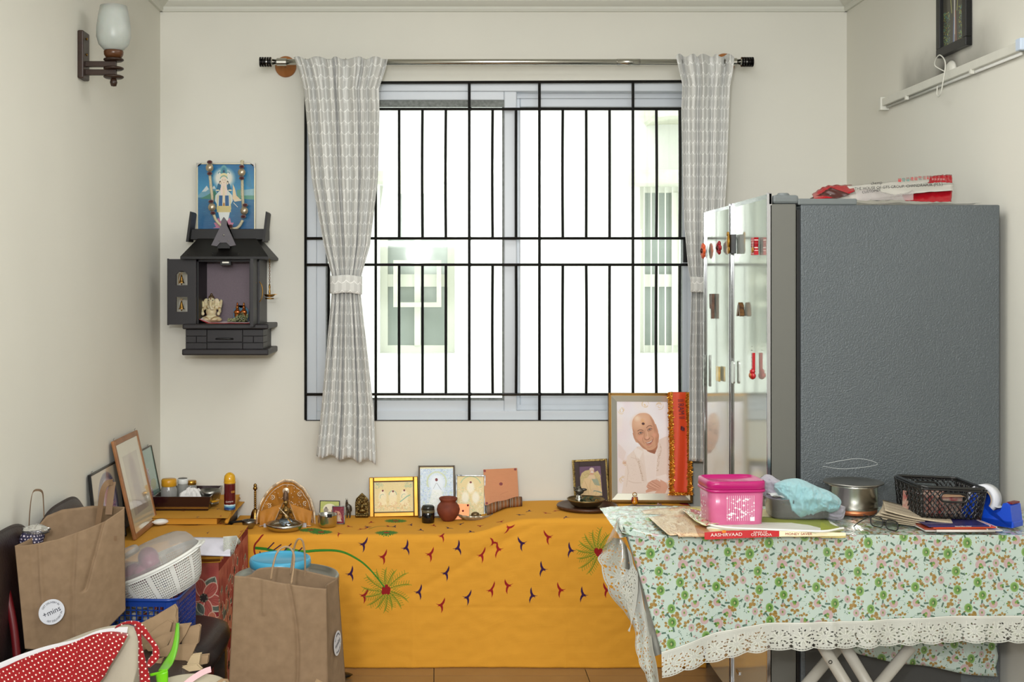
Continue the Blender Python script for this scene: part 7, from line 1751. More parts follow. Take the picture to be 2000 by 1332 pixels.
obj('cap', lathe([(rc*.98, .108), (rc*1.02, .110), (rc*1.02, .124), (rc*.92, .137), (rc*.62, .146), (rc*.3, .150), (0, .151)], 36), mat('glossy yellow cap', (220, 166, 30), .25, coat=.4), t, True)
obj('cap_flutes', lathe([(rc*1.03, .1075), (rc*1.05, .109), (rc*1.05, .112), (rc*1.03, .113)], 60, fl=lambda a, z: 1+.02*math.cos(a*22)), MATS['glossy yellow cap'], t, True)
lt = text('lettering', 'Cinegold', .0085, M_wi, t, (0, 0, 0), (0, 0, 0), 1.0) if 0 else text('lettering', 'Campoz', .009, M_wi, t, (.003, -rc-.0006, .036), (R(90), R(-6), 0), 1.0)
# frames leaning on the left wall: local front faces +x
cv = Cv(300, 400, (206, 200, 178)); cv.poly([(50, 60), (250, 60), (250, 330), (50, 330)], (170, 158, 148), .55, 3); cv.ell(150, 180, 46, 100, (150, 134, 134), soft=.8, al=.6); cv.ell(150, 110, 30, 36, (160, 140, 138), soft=.8, al=.6); cv.poly([(90, 330), (110, 200), (190, 200), (220, 330)], (160, 150, 150), .4, 6)
M_q1 = imat('faded portrait print', cv, .06, coat=1)
cv = Cv(300, 400, (190, 180, 160)); cv.ell(150, 200, 110, 180, (104, 100, 120)); cv.ell(150, 210, 92, 160, (150, 140, 156)); cv.ell(150, 160, 40, 50, (170, 130, 140)); filigree(cv, [(180, 120, 150), (200, 170, 180), (120, 90, 130)], 200, (70, 180, 230, 380), 71, 4)
M_q2 = imat('violet deity print', cv, .12, coat=.6)
cv = Cv(300, 400, (120, 158, 148)); cv.ell(110, 230, 80, 150, (140, 110, 130)); filigree(cv, [(190, 130, 160), (220, 190, 200), (110, 80, 110)], 200, (50, 120, 190, 400), 72, 4); cv.ell(220, 220, 46, 30, (110, 124, 40)); cv.poly([(0, 320), (300, 300), (300, 400), (0, 400)], (96, 96, 90), .6)
M_q3 = imat('teal deity print', cv, .12, coat=.6)
M_pine = mat('light brown frame wood', (158, 108, 66), .4, c2=(140, 92, 54), vs=14)
def wframe(name, label, y0, y1, zb, hgt, xb, xt, mf, mp, brd, hooks=(.2, .8), th=.012):
    w_ = y1-y0; tilt = math.asin(min(.9, (xb-xt)/hgt))
    t = thing(name, label, 'picture frame', (xb, (y0+y1)/2, zb), (R(0), -tilt, 0))
    bm = bmesh.new()
    for b4 in ((-w_/2, -w_/2+brd, 0, hgt), (w_/2-brd, w_/2, 0, hgt), (-w_/2+brd, w_/2-brd, 0, brd), (-w_/2+brd, w_/2-brd, hgt-brd, hgt)): rng(-th, 0, b4[0], b4[1], b4[2], b4[3], bm)
    obj('frame', bm, mf, t, bev=min(.003, brd*.3))
    i_ = brd*.97; obj('print', quad((-.003, -w_/2+i_, i_), (-.003, w_/2-i_, i_), (-.003, w_/2-i_, hgt-i_), (-.003, -w_/2+i_, hgt-i_)), mp, t)
    obj('backing', rng(-th, -.004, -w_/2+brd*.8, w_/2-brd*.8, brd*.8, hgt-brd*.8), M_blk, t)
    for h_ in hooks: obj('hook', T([(-.006, -w_/2+w_*h_, hgt-.002), (-.006, -w_/2+w_*h_, hgt+.006), (-.001, -w_/2+w_*h_, hgt+.009)], .0012, 5), M_dsteel, t)
    return t
wframe('leaning_portrait', 'tall light brown wooden framed faded portrait leaning on the left wall', 4.42, 4.77, ZB+.008, .372, -1.118, -1.20, M_pine, M_q1, .020, (.06, .94))
wframe('leaning_violet_print', 'black edged violet oval deity print leaning behind the paper bag', 4.14, 4.50, ZB+.008, .285, -1.172, -1.203, M_blk, M_q2, .006, (.08,))
wframe('leaning_teal_print', 'unframed teal deity print leaning on the wall beside the corner', 4.72, 5.02, ZB+.008, .275, -1.150, -1.204, M_dfr, M_q3, .004, (.85,))
t = thing('white_spoon', 'white plastic scoop lying on the mustard cloth by the leaning frame', 'spoon', G(314, 1021, ZB+.016)+Vector((.0, 0, 0)), (0, 0, R(28)))
obj('scoop', sph(bmesh.new(), (0, 0, .004), (.032, .017, .012)), M_wcap, t, True); obj('handle', T([(-.028, 0, .004), (-.060, -.004, .012)], .003, 6), M_wcap, t, True)
# folded white cloth with lace on the front of the box
t = thing('folded_white_cloth', 'folded white lace edged cloth hanging over the corner box front', 'cloth', (-.86, BY0-.02, ZB-.06))
M_wcl = mat('white cotton', (216, 214, 226), .85, bump=.5, bs=80)
def wc(u, v):
    px = 378+72*u; a = 1050+1*u; b_ = 1084+2*u-(6*max(0, u-.8)*0); py = a+(b_-a)*v; d = 4.13-.10*v**.5+.012*math.sin(v*6+u*4)*.3-.05*v
    p = W(px, py, d); return (p.x+.86, p.y-BY0+.02, p.z-ZB+.06, u, v)
o = obj('cloth', surf(wc, 24, 12), M_wcl, t, True); solid(o, .004)
M_lace2 = imat('white cotton lace', lcv, .7, alpha=True)
def wc2(u, v):
    a = samp([(436, 1048), (462, 1046), (470, 1058)], u); b_ = samp([(436, 1078), (450, 1090), (458, 1078), (458, 1068)], u); p = W(a[0]+(b_[0]-a[0])*v, a[1]+(b_[1]-a[1])*v, 4.02-.02*v+.012*math.sin(u*7)); return (p.x+.86, p.y-BY0+.02, p.z-ZB+.06, u*.3, 1-v)
obj('lace_corner', surf(wc2, 20, 8), M_lace2, t, True)
t = thing('folded_mustard_cloth', 'folded mustard cloth edge below the white lace cloth', 'cloth', (-.86, BY0-.03, ZB-.1))
def mc(u, v):
    px = 378+52*u; py = 1085+12*v-2*u; p = W(px, py, 4.08-.06*math.sin(PI*v)); return (p.x+.86, p.y-BY0+.03, p.z-ZB+.1, u, v)
o = obj('cloth', surf(mc, 14, 8), MATS['mustard fold'], t, True); solid(o, .003)

# ================================================================== chairs by the left wall
M_leath = mat('dark brown leather', (44, 31, 30), .38, c2=(36, 25, 24), vs=20, bump=.5, bs=160)
M_redt = mat('dark red piping', (90, 14, 20), .4)
def chair(label, y0, y1, zs, xr, ztop_):
    t = thing('leather_chair', label, 'chair', (-.92, (y0+y1)/2, 0)); w_ = (y1-y0); x0_ = XL+.012+.92; x1_ = xr+.92
    pts = []
    def seat(u, v):
        a = 2*PI*u; n_ = 4.5; c, s = math.cos(a), math.sin(a); r_ = (abs(c)**n_+abs(s)**n_)**(-1/n_)
        prof = [(0, 1), (.6, 1.0), (.86, .96), (.97, .80), (1.0, .5), (.97, .2), (.9, 0), (0, 0)]; q = v*7; i = min(int(q), 6); f = q-i
        rr = prof[i][0]*(1-f)+prof[i+1][0]*f; zz_ = prof[i][1]*(1-f)+prof[i+1][1]*f
        return ((x0_+x1_)/2+(x1_-x0_)/2*r_*rr*c, w_/2*r_*rr*s, zs-.09+.09*zz_, u, v)
    obj('seat', surf(seat, 48, 21), M_leath, t, True)
    def back(u, v):
        yy_ = -w_/2+w_*u; top = ztop_-.06*abs(2*u-1)**3.5; a = v*2*PI
        hgt = (top-(zs-.02)); z = zs-.02+hgt*(.5+.5*math.sin(a-PI/2)) if 0 else None
        s_ = .5-.5*math.cos(a); z = zs-.02+hgt*s_; x = x0_+.004+.024*(1-math.cos(a-PI/2-PI/2))*0+(.020+.020*math.sin(a))
        return (x, yy_, z, u, v)
    bo = obj('backrest', surf(back, 24, 20), M_leath, t, True)
    for (x, y) in ((x0_+.04, -w_/2+.04), (x0_+.04, w_/2-.04), (x1_-.05, -w_/2+.04), (x1_-.05, w_/2-.04)): obj('leg', rng(x-.018, x+.018, y-.018, y+.018, .003, zs-.085), M_dwood, t)
    return t
cA = chair('dark brown leather chair holding the blue basket by the left wall', 3.52, 3.99, .45, -.672, .855)
cB = chair('dark brown leather chair under the paper grocery bag and cushion', 2.98, 3.48, .505, -.66, .87)
obj('red_piping', T([tuple(v-cB.location) for v in curve([W(-2, 1095, 3.27), W(12, 1150, 3.26), W(26, 1220, 3.25), W(34, 1292, 3.24)], 6)], .011, 8), M_redt, cB, True)
# crumbs? small pale flakes on the seat
# ---------------------------------------------------------------- paper grocery bags
def sticker(parent, M4, r_, seg_txt=True, name='sticker'):
    e = obj(name, lathe([(0, 0), (r_, 0), (r_, .0006), (0, .0006)], 40), mat('pale sticker', (206, 208, 214), .45), parent); e.matrix_local = M4
    ink = mat('dark blue grey ink', (40, 42, 56), .6)
    text('lettering', '+mins', r_*.62, ink, e, (0, 0, .0009), (0, 0, R(20)), .95)
    text('lettering', 'GET DELIVERY IN', r_*.21, ink, e, (0, 0, .0009), (0, 0, 0), .95, bend=(r_*.75, R(100), 1))
    text('lettering', 'GET DELIVERY IN', r_*.21, ink, e, (0, 0, .0009), (0, 0, 0), .95, bend=(r_*.75, R(-60), -1))
    return e
def paper_bag(t, quads, seed, zig=None, nrm=(0, -1, 0)):
    """front panel, gusset, back panel... quads: list of (name, p00,p10,p11,p01) world corner points"""
    for (nm, a, b_, c, d, amp) in quads:
        A, B2, C2, D2 = [Vector(q)-t.location for q in (a, b_, c, d)]; n = (B2-A).cross(D2-A).normalized()
        def fn(u, v):
            P = A.lerp(B2, u).lerp(D2.lerp(C2, u), v)
            k = ridg(u*1.7+seed, v*1.7+seed, seed); e = (math.sin(PI*u)**.5)*(1 if v > .02 else 0)
            cr = -.004*math.exp(-((u-.45-.05*math.sin(v*5+seed))/.012)**2)-.004*math.exp(-((u-.25+.3*v)/.02)**2)*v-.005*math.exp(-((u-.75+.4*(v-.5))/.015)**2)*(v > .4)
            P = P+n*(amp*k*e+cr*(amp/.006)*e)
            return (*P, u, v)
        o = obj(nm, surf(fn, 50, 50), M_kraft, t, True); solid(o, .0012)
# bag 1
g1 = thing('paper_grocery_bag', 'tall brown paper bag with flat handles and round white sticker by the left wall', 'paper bag', (-1.03, 3.38, .51))
z0 = .514
def P1(px, py, d): return W(px, py, d)
fl_b = P1(49, 1266, 3.26); fr_b = P1(205, 1240, 3.40); fr_t = P1(243, 990, 3.42); fl_t = P1(29, 1066, 3.24)
fr_b2 = P1(245, 1190, 3.42)
bl_b = P1(90, 1240, 3.44); bl_t = P1(78, 1018, 3.46); br_t = P1(215, 985, 3.58); br_b = P1(235, 1215, 3.56)
A, B2, C2_, D2 = [v-g1.location for v in (fl_b, fr_b, fr_t, fl_t)]
def g1f(u, v):
    # front sheet: bottom edge from left corner, bending up to the right; top edge rises to the right
    bx_ = samp([(49, 1267), (90, 1268), (150, 1262), (205, 1232), (245, 1192)], u); tx_ = samp([(29, 1066), (60, 1063), (115, 1052), (170, 1032), (205, 1018), (243, 992)], u)
    d = 3.25+.17*u; px, py = bx_[0]+(tx_[0]-bx_[0])*v, bx_[1]+(tx_[1]-bx_[1])*v
    P = W(px, py, d); e = min(1, 6*u, 6*(1-u)); k = ridg(u*1.6, v*1.6, 5)
    P.y += -.010*k*e+.006*math.exp(-((u-.5-.05*(v-.5))/.015)**2)-.006*math.exp(-((u-.27)/.012)**2)*(v > .3)+.008*math.exp(-((u-.78+.30*(1-v)*1.2)/.02)**2)*(v > .45)-.012*math.sin(PI*u)*math.sin(PI*v)
    Q = P-g1.location; return (Q.x, Q.y, max(Q.z, .002), u, v)
o = obj('front_panel', surf(g1f, 90, 80), M_kraft, g1, True); solid(o, .0012)
def g1b(u, v):
    bx_ = samp([(92, 1250), (160, 1240), (243, 1195)], u); tx_ = samp([(72, 1030), (90, 1008), (120, 996), (180, 988), (243, 990)], u); d = 3.44+.12*u-.13*max(0, u-.75)/.25*.9
    P = W(bx_[0]+(tx_[0]-bx_[0])*v, bx_[1]+(tx_[1]-bx_[1])*v, d); P.y += .008*ridg(u*2, v*2, 9)*math.sin(PI*u); Q = P-g1.location; return (Q.x, Q.y, max(Q.z, .004), u, v)
o = obj('back_panel', surf(g1b, 50, 40), M_kraft, g1, True); solid(o, .0012)
def g1s(u, v):
    a = g1f(0, v); b_ = g1b(0, v); m_ = .02*math.sin(PI*u); return (a[0]+(b_[0]-a[0])*u-m_*.0+.02*math.sin(PI*u)*v, a[1]+(b_[1]-a[1])*u, a[2]+(b_[2]-a[2])*u-.0, u, v)
o = obj('gusset', surf(g1s, 16, 30), M_kraft, g1, True); solid(o, .0012)
M_tapeh = mat('kraft handle strip', (116, 90, 64), .7)
def strap(pts, w_, parent, name='handle', m=M_tapeh):
    pc = curve([Vector(p)-parent.location for p in pts], 6)
    def fn(u, v):
        q = u*(len(pc)-1); i = min(int(q), len(pc)-2); P = pc[i].lerp(pc[i+1], q-i); t_ = (pc[i+1]-pc[i]).normalized(); s_ = t_.cross(Vector((0, 1, 0)))
        s_ = s_.normalized() if s_.length > .05 else Vector((1, 0, 0)); return (*(P+s_*w_*(v-.5)+Vector((0, .004*(v-.5), 0))), u, v)
    o = obj(name, surf(fn, 50, 2), m, parent, False); solid(o, .0016); return o
def ribbonY(pts, w_, parent, name='handle', m=M_tapeh, dirv=(0.5, .85, 0)):
    pc = curve([Vector(p)-parent.location for p in pts], 6); dv = Vector(dirv).normalized()
    def fn(u, v):
        q = u*(len(pc)-1); i = min(int(q), len(pc)-2); P = pc[i].lerp(pc[i+1], q-i); return (*(P+dv*w_*(v-.5)), u, v)
    o = obj(name, surf(fn, 50, 2), m, parent, False); solid(o, .0016); return o
ribbonY([P1(56, 1040, 3.46), P1(59, 990, 3.44), P1(64, 962, 3.44), P1(74, 957, 3.44), P1(83, 962, 3.46), P1(85, 985, 3.47), P1(86, 1010, 3.47)], .030, g1, dirv=(-.25, .9, 0))
strap([P1(190, 1030, 3.40), P1(195, 1000, 3.40), P1(200, 962, 3.40), P1(208, 945, 3.41), P1(220, 941, 3.43)], .016, g1)
strap([P1(220, 941, 3.44), P1(217, 960, 3.43), P1(214, 985, 3.42), P1(212, 1005, 3.415)], .018, g1)
sp = W(99, 1193, 3.275); a = g1f(.31, .3); dirx = (Vector(g1f(.45, .3)[:3])-Vector(g1f(.15, .3)[:3])).normalized(); dz_ = Vector((0, 0, 1)); dn = dirx.cross(dz_).normalized()
M4 = Matrix.Translation(sp-g1.location+dn*.012) @ Matrix((( dirx.x, dz_.x, dn.x, 0), (dirx.y, dz_.y, dn.y, 0), (dirx.z, dz_.z, dn.z, 0), (0, 0, 0, 1)))
# push the sticker just proud of the paper
sticker(g1, M4, .0345)
pr_ = W(228, 1050, 3.39)-g1.location
text('print_stamp', '|||||||', .010, mat('faint brown ink', (120, 88, 60), .8), g1, (pr_.x, pr_.y-.010, pr_.z), (R(90), R(90), R(20)), .8)
cv = Cv(200, 200, (44, 40, 66))
for a_ in range(10):
    for b2 in range(10): cv.ell(10+a_*20+(b2 % 2)*8, 10+b2*20, 5, 5, (200, 190, 196))
M_dots = imat('polka dot wrap', cv, .5)
t = thing('dotted_packet', 'navy polka dot packet in clear plastic inside the paper grocery bag', 'packet', W(62, 1056, 3.36)-Vector((0, 0, .0)))
def dpk(u, v):
    a = 2*PI*u; p = PI*(v-.5); r_ = 1+.25*nz(math.cos(a)*2, math.sin(a)*2, v*3); return (.036*r_*math.cos(a)*math.cos(p), .026*r_*math.sin(a)*math.cos(p), .022*math.sin(p)*r_+.004, u*2, v*.8)
obj('packet', surf(dpk, 30, 16), M_dots, t, True)
def dpc(u, v):
    a = 2*PI*u; p = PI*(v-.5); r_ = 1+.5*ridg(math.cos(a)*2, math.sin(a)*2, v*3); return (.034*r_*math.cos(a)*math.cos(p)+.01*max(0, v-.6), .026*r_*math.sin(a)*math.cos(p), .020*math.sin(p)*r_+.014+.030*max(0, v-.7), u, v)
o = obj('clear_film', surf(dpc, 30, 16), M_clr, t, True); o.location = (.012, .0, .022); o.scale = (.9, .8, .5)
# bag 2 on a stool in front of the drum
ZK = .345
st = thing('low_stool', 'low dark stool carrying the paper bag in front of the drum', 'stool', (-.43, 3.32, 0))
obj('stool_top', rng(-.17, .17, -.13, .13, ZK-.03, ZK-.002), M_dwood, st, bev=.006)
for sx_ in (-1, 1):
    for sy_ in (-1, 1): obj('leg', rng(sx_*.14-.015, sx_*.14+.015, sy_*.1-.015, sy_*.1+.015, .003, ZK-.03), M_dwood, st)
g2 = thing('paper_carrier_bag', 'large brown paper bag with twisted cord handles in front of the blue lidded tub', 'paper bag', (-.43, 3.32, ZK))
def zz2(p): Q = p-g2.location; return (Q.x, Q.y, max(Q.z, .001))
def g2f(u, v):
    b_ = samp([(444, 1400), (560, 1404), (640, 1400)], u); t_ = samp(c2([(458, 1124), (500, 1127), (550, 1137), (600, 1144), (637, 1150)], 4), u); d = 3.22+.02*u
    P = W(b_[0]+(t_[0]-b_[0])*v, b_[1]+(t_[1]-b_[1])*v, d); e = min(1, 7*u, 7*(1-u)); P.y += -.007*ridg(u*1.8+3, v*1.6, 2)*e+.007*math.exp(-((u-.57-.16*(1-v)*v*2)/.02)**2)*e*(v > .25)-.004*math.exp(-((u-.33)/.02)**2)*(v > .75)-.010*math.sin(PI*u)*math.sin(PI*min(1, v*.8))
    return (*zz2(P), u, v)
def g2s(u, v):
    b_ = samp([(640, 1400), (660, 1370), (676, 1350)], u); t_ = samp([(637, 1150), (641, 1142), (660, 1129)], u); d = 3.24+.17*u
    P = W(b_[0]+(t_[0]-b_[0])*v, b_[1]+(t_[1]-b_[1])*v, d); P.x += -.008*math.sin(PI*u)*v+.004*ridg(u*1.5, v*3, 4)*math.sin(PI*u); return (*zz2(P), u, v)
def g2b(u, v):
    b_ = samp([(458, 1370), (676, 1350)], u); t_ = samp(c2([(470, 1128), (490, 1122), (508, 1110), (560, 1109), (600, 1116), (660, 1129)], 4), u); d = 3.42-.01*u
    P = W(b_[0]+(t_[0]-b_[0])*v, b_[1]+(t_[1]-b_[1])*v, d); P.y += .008*ridg(u*2+1, v*2, 7)*math.sin(PI*u); return (*zz2(P), u, v)
def g2l(u, v):
    a = g2f(0, v); b_ = g2b(0, v); return (a[0]+(b_[0]-a[0])*u+.016*math.sin(PI*u)*v, a[1]+(b_[1]-a[1])*u, a[2]+(b_[2]-a[2])*u, u, v)
for nm, fn, n in (('front_panel', g2f, 90), ('gusset', g2s, 24), ('back_panel', g2b, 50), ('gusset', g2l, 16)):
    o = obj(nm, surf(fn, n, 70), M_kraft, g2, True); solid(o, .0012)
M_cordk = mat('twisted paper cord', (160, 134, 104), .8, bump=1, bs=300)
def cord(pts): obj('cord_handle', T([v-g2.location for v in curve([Vector(p) for p in pts], 7)], .0028, 7), M_cordk, g2, True)
cord([W(529, 1132, 3.228), W(533, 1106, 3.225), W(541, 1080, 3.23), W(553, 1069, 3.24), W(566, 1070, 3.245), W(574, 1084, 3.24), W(573, 1110, 3.235), W(569, 1140, 3.228)])
cord([W(567, 1122, 3.42), W(571, 1095, 3.41), W(575, 1068, 3.40), W(582, 1053, 3.39), W(591, 1057, 3.39), W(595, 1080, 3.40), W(596, 1110, 3.41), W(595, 1128, 3.42)])
sp = Vector(g2s(.62, 0)[:3])*0; u_, v_ = .62, .38
p0_ = Vector(g2s(u_, v_)[:3]); dx_ = (Vector(g2s(.85, v_)[:3])-Vector(g2s(.35, v_)[:3])).normalized(); dz_ = Vector((0, 0, 1)); dn = dx_.cross(dz_).normalized()
if dn.x < 0: dn = -dn
zt_px = W(0, 1257, 3.34).z-ZK
M4 = Matrix.Translation(Vector((p0_.x, p0_.y, zt_px))+dn*.004) @ Matrix(((dx_.x, dz_.x, dn.x, 0), (dx_.y, dz_.y, dn.y, 0), (dx_.z, dz_.z, dn.z, 0), (0, 0, 0, 1)))
sticker(g2, M4, .034)
# ---------------------------------------------------------------- steel drum and blue lidded tub
dm = thing('steel_drum', 'tall steel grain drum with flat lid behind the paper bag', 'drum', (W(560, 0, 3.9).x, 3.90, 0))
zd = .590; rd = .170
obj('body', lathe([(0, .004), (rd*.94, .004), (rd*.96, .02), (rd*.96, zd-.04), (0, zd-.04)], 56), M_dsteel, dm, True)
M_lidm = mat('worn steel lid', (150, 148, 138), .35, .8, var=.1, vs=14)
obj('lid', lathe([(rd*.985, zd-.045), (rd*1.0, zd-.04), (rd*1.0, zd-.004), (rd*.98, zd+.002), (rd*.93, zd+.002), (rd*.90, zd-.006), (rd*.80, zd-.010), (0, zd-.008)], 64), M_lidm, dm, True)
tb2 = thing('blue_lidded_tub', 'round clear plastic tub with light blue lid standing on the steel drum', 'tub', (W(549, 0, 3.88).x, 3.86, zd-.005))
M_clt = bpy.data.materials.new('clear tub'); M_clt.use_nodes = True; glassmat(M_clt, (190, 204, 214), 1.6, .06, .35)
M_sky = mat('light blue lid', (70, 160, 196), .35, coat=.2)
obj('tub', lathe([(0, 0), (.085, 0), (.088, .006), (.0925, .054), (0, .054)], 56), M_clt, tb2, True)
obj('lid', lathe([(.091, .044), (.0975, .046), (.0985, .060), (.0965, .070), (.091, .0735), (.088, .069), (.085, .066), (0, .0655)], 64), M_sky, tb2, True)
obj('lid_tab', rng(-.012, .012, -.101, -.094, .044, .050), M_sky, tb2, bev=.002)
p_ = tb2.location
text('lettering', 'airtight', .014, mat('pale print', (190, 200, 206), .5), tb2, (.055, -.0735, .030), (R(90), 0, R(38)))
# ---------------------------------------------------------------- colander with lid on the blue basket
M_wpl = mat('white plastic colander', (220, 220, 214), .35)
cvh = Cv(64, 64, (222, 222, 216)); cvh.p[..., 3] = 1; cvh.poly([(14, 14), (50, 14), (50, 50), (14, 50)], (222, 222, 216, 0))
M_hole = imat('perforated white plastic', cvh, .4, alpha=True)
co = thing('white_colander', 'oval white perforated plastic colander tipped on the blue basket', 'colander', (W(300, 0, 3.66).x, 3.67, .680), (R(4), R(-24), R(0)))
ca, cb_ = .148, .115
def colf(u, v, s=1):
    a = 2*PI*u; r_ = .70+.30*v**.6; z = -.098+.098*v; return (ca*r_*math.cos(a), cb_*r_*math.sin(a), z, u*132, v*13.0)
obj('perforated_bowl', surf(colf, 96, 12), M_hole, co, True)
for k in range(12):
    a0 = 2*PI*k/12; bm = surf(lambda u, v: (lambda q: (q[0]*1.004, q[1]*1.004, q[2]))(colf((a0-.045+.09*u)/(2*PI), v)), 2, 10); obj('solid_rib', bm, M_wpl, co, True)
obj('bowl_base', prism([(ca*.70*math.cos(a), cb_*.70*math.sin(a)) for a in [2*PI*k/32 for k in range(32)]], -.099, -.096, plane='xy'), M_wpl, co)
obj('rim', T([(ca*1.01*math.cos(a), cb_*1.01*math.sin(a), .001) for a in [2*PI*k/64 for k in range(64)]], .0055, 8, True), M_wpl, co, True)
obj('rim_lip', surf(lambda u, v: (ca*(1.0+.045*v)*math.cos(2*PI*u), cb_*(1.0+.05*v)*math.sin(2*PI*u), .003-.010*v, u, v), 64, 2), M_wpl, co, True)
obj('end_handle', prism([(ca*.98, -.035), (ca*1.1, -.03), (ca*1.14, 0), (ca*1.1, .03), (ca*.98, .035)], -.002, .004, plane='xy'), M_wpl, co, bev=.001)
M_clid = bpy.data.materials.new('cloudy dome lid'); M_clid.use_nodes = True; glassmat(M_clid, (240, 238, 234), .5, .12, .22)
cl_ = thing('colander_lid', 'cloudy clear domed plastic lid covering the white colander', 'lid', co.location, co.rotation_euler)
obj('dome', lathe([(1.0, .006), (.97, .012), (.93, .030), (.86, .046), (.72, .058), (.4, .064), (0, .066)], 64, sx=ca, sy=cb_), M_clid, cl_, True)
obj('lid_knob', lathe([(.036, .058), (.034, .074), (.030, .078), (0, .078)], 32, loc=(-.055, -.01, .0)), M_clid, cl_, True)
t = thing('purple_bundle', 'purple bundle seen through the cloudy colander lid', 'bundle', co.location+Vector((-.04, -.01, -.03)), co.rotation_euler)
bm = bmesh.new()
for k in range(7): sph(bm, (random.uniform(-.06, .05), random.uniform(-.055, .03), random.uniform(.0, .04)), random.uniform(.028, .036))
blob('bundle', bm, mat('purple skin', (116, 44, 86), .35, c2=(150, 70, 110), vs=16), t, .004, 3)
# blue basket with lattice sides
M_blb = mat('blue plastic basket', (18, 58, 140), .35, coat=.2)
ZC_ = .455; bb = thing('blue_basket', 'blue plastic lattice basket under the colander on the brown chair', 'basket', (W(268, 0, 3.68).x, 3.70, ZC_), (0, 0, R(-3)))
bx2, by2, bz2 = .145, .115, .138
def bwall(a, b_, nm):
    A = Vector(a); Bv = Vector(b_); n = int((Bv-A).length/.0165)
    for zlo, zhi in ((0, .018), (bz2-.022, bz2)):
        o = obj('rail', B(), M_blb, bb) if 0 else None
    bm = bmesh.new(); dirn = (Bv-A).normalized(); ang = math.atan2(dirn.y, dirn.x)
    for k in range(n+1): p = A.lerp(Bv, k/n); abox(bm, p.x, p.y, bz2/2, .0036, .003, bz2-.01, ang)
    for k in range(1, 8): p = A.lerp(Bv, .5); abox(bm, p.x, p.y, .012+k*.0158, (Bv-A).length, .003, .0032, ang)
    for zc_, hz in ((.008, .016), (bz2-.010, .020)): p = A.lerp(Bv, .5); abox(bm, p.x, p.y, zc_, (Bv-A).length, .004, hz, ang)
    tag(obj(nm, bm, M_blb, bb), kind='stuff')
bwall((-bx2, -by2, 0), (bx2-.03, -by2, 0), 'lattice_side'); bwall((bx2, -by2+.03, 0), (bx2, by2, 0), 'lattice_side'); bwall((bx2, by2, 0), (-bx2, by2, 0), 'lattice_side'); bwall((-bx2, by2, 0), (-bx2, -by2, 0), 'lattice_side')
obj('solid_corner', prism([(bx2-.034, -by2-.001), (bx2-.010, -by2+.003), (bx2+.001, -by2+.012), (bx2+.001, -by2+.034), (bx2-.002, -by2+.034), (bx2-.004, -by2+.014), (bx2-.012, -by2+.006), (bx2-.034, -by2+.002)], 0, bz2, plane='xy'), M_blb, bb)
obj('rim', T([(x, y, bz2) for x, y in rrect(bx2*2+.008, by2*2+.008, .03)], .005, 8, True), M_blb, bb, True)
obj('basket_floor', rng(-bx2, bx2, -by2, by2, 0, .004), M_blb, bb)
bm = bmesh.new()
for k in range(60): sph(bm, (random.uniform(-bx2*.9, bx2*.85), random.uniform(-by2*.85, by2*.8), random.uniform(.02, .085)), (.014, .012, .016), seg=6)
tag(obj('mixed_contents', bm, mat('mixed dark contents', (64, 50, 42), .6, c2=(190, 186, 176), vs=34), bb), kind='stuff')
# ---------------------------------------------------------------- folded paper bags on the chair
M_kr2 = mat('folded kraft paper', (158, 131, 99), .75, c2=(142, 117, 86), vs=24, bump=.4, bs=30)
M_kr3 = mat('pale folded paper', (188, 166, 130), .75, bump=.3, bs=30)
def fold_bag(label, pts, d, m=M_kr2, th=.006, lean=.02):
    """folded paper bag: a thin leaning slab whose face has the outline pts (px) at depth d, plus a folded inner sheet"""
    c = W(sum(p[0] for p in pts)/len(pts), sum(p[1] for p in pts)/len(pts), d); t = thing('folded_paper_bag', label, 'paper bag', c, group=None)
    zc = c.z; bm = bmesh.new(); F1, F2 = [], []
    for (x, y) in pts:
        p = W(x, y, d); dd_ = lean*((p.z-zc)/.06); p = W(x, y, d+dd_); q = p-c; F1.append(bm.verts.new(q)); F2.append(bm.verts.new(q+Vector((.001, th, -.001))))
    n = len(pts); fs = [bm.faces.new(F1), bm.faces.new(F2[::-1])]
    for i in range(n): bm.faces.new((F1[i], F2[i], F2[(i+1) % n], F1[(i+1) % n]))
    bmesh.ops.triangulate(bm, faces=fs)
    o = obj('paper', bm, m, t)
    bm = bmesh.new(); k = .985   # second leaf
    F1, F2 = [], []
    for (x, y) in pts:
        p = W(x+2.5, y-3, d+.010); dd_ = lean*((p.z-zc)/.06); p = W(x+2.5, y-3, d+.010+dd_); q = p-c; F1.append(bm.verts.new(q)); F2.append(bm.verts.new(q+Vector((0, .002, 0))))
    fs = [bm.faces.new(F1), bm.faces.new(F2[::-1])]
    for i in range(n): bm.faces.new((F1[i], F2[i], F2[(i+1) % n], F1[(i+1) % n]))
    bmesh.ops.triangulate(bm, faces=fs); obj('inner_leaf', bm, m, t)
    return t
fold_bag('tallest folded kraft bag with a pinched top leaning on the blue basket', [(268, 1222), (300, 1206), (340, 1182), (345, 1190), (343, 1204), (346, 1216), (340, 1240), (322, 1258), (280, 1262)], 3.44)
fold_bag('folded kraft bag fanned just below the tallest one', [(276, 1250), (312, 1222), (328, 1212), (336, 1216), (330, 1240), (302, 1262), (280, 1270)], 3.40)
fold_bag('folded kraft bag with squared lower corner behind the red dotted strap', [(280, 1262), (318, 1240), (340, 1236), (322, 1269), (290, 1272)], 3.36)
fold_bag('long folded kraft bag behind the lime green strap', [(284, 1296), (300, 1276), (328, 1262), (345, 1222), (350, 1226), (344, 1270), (326, 1282), (306, 1300)], 3.33)
fold_bag('narrow folded kraft bag just right of the lime green strap', [(346, 1222), (372, 1219), (362, 1240), (350, 1258), (342, 1262)], 3.36)
fold_bag('squared folded kraft bag standing highest on the right of the strap', [(356, 1230), (388, 1221), (391, 1224), (387, 1256), (355, 1262)], 3.37)
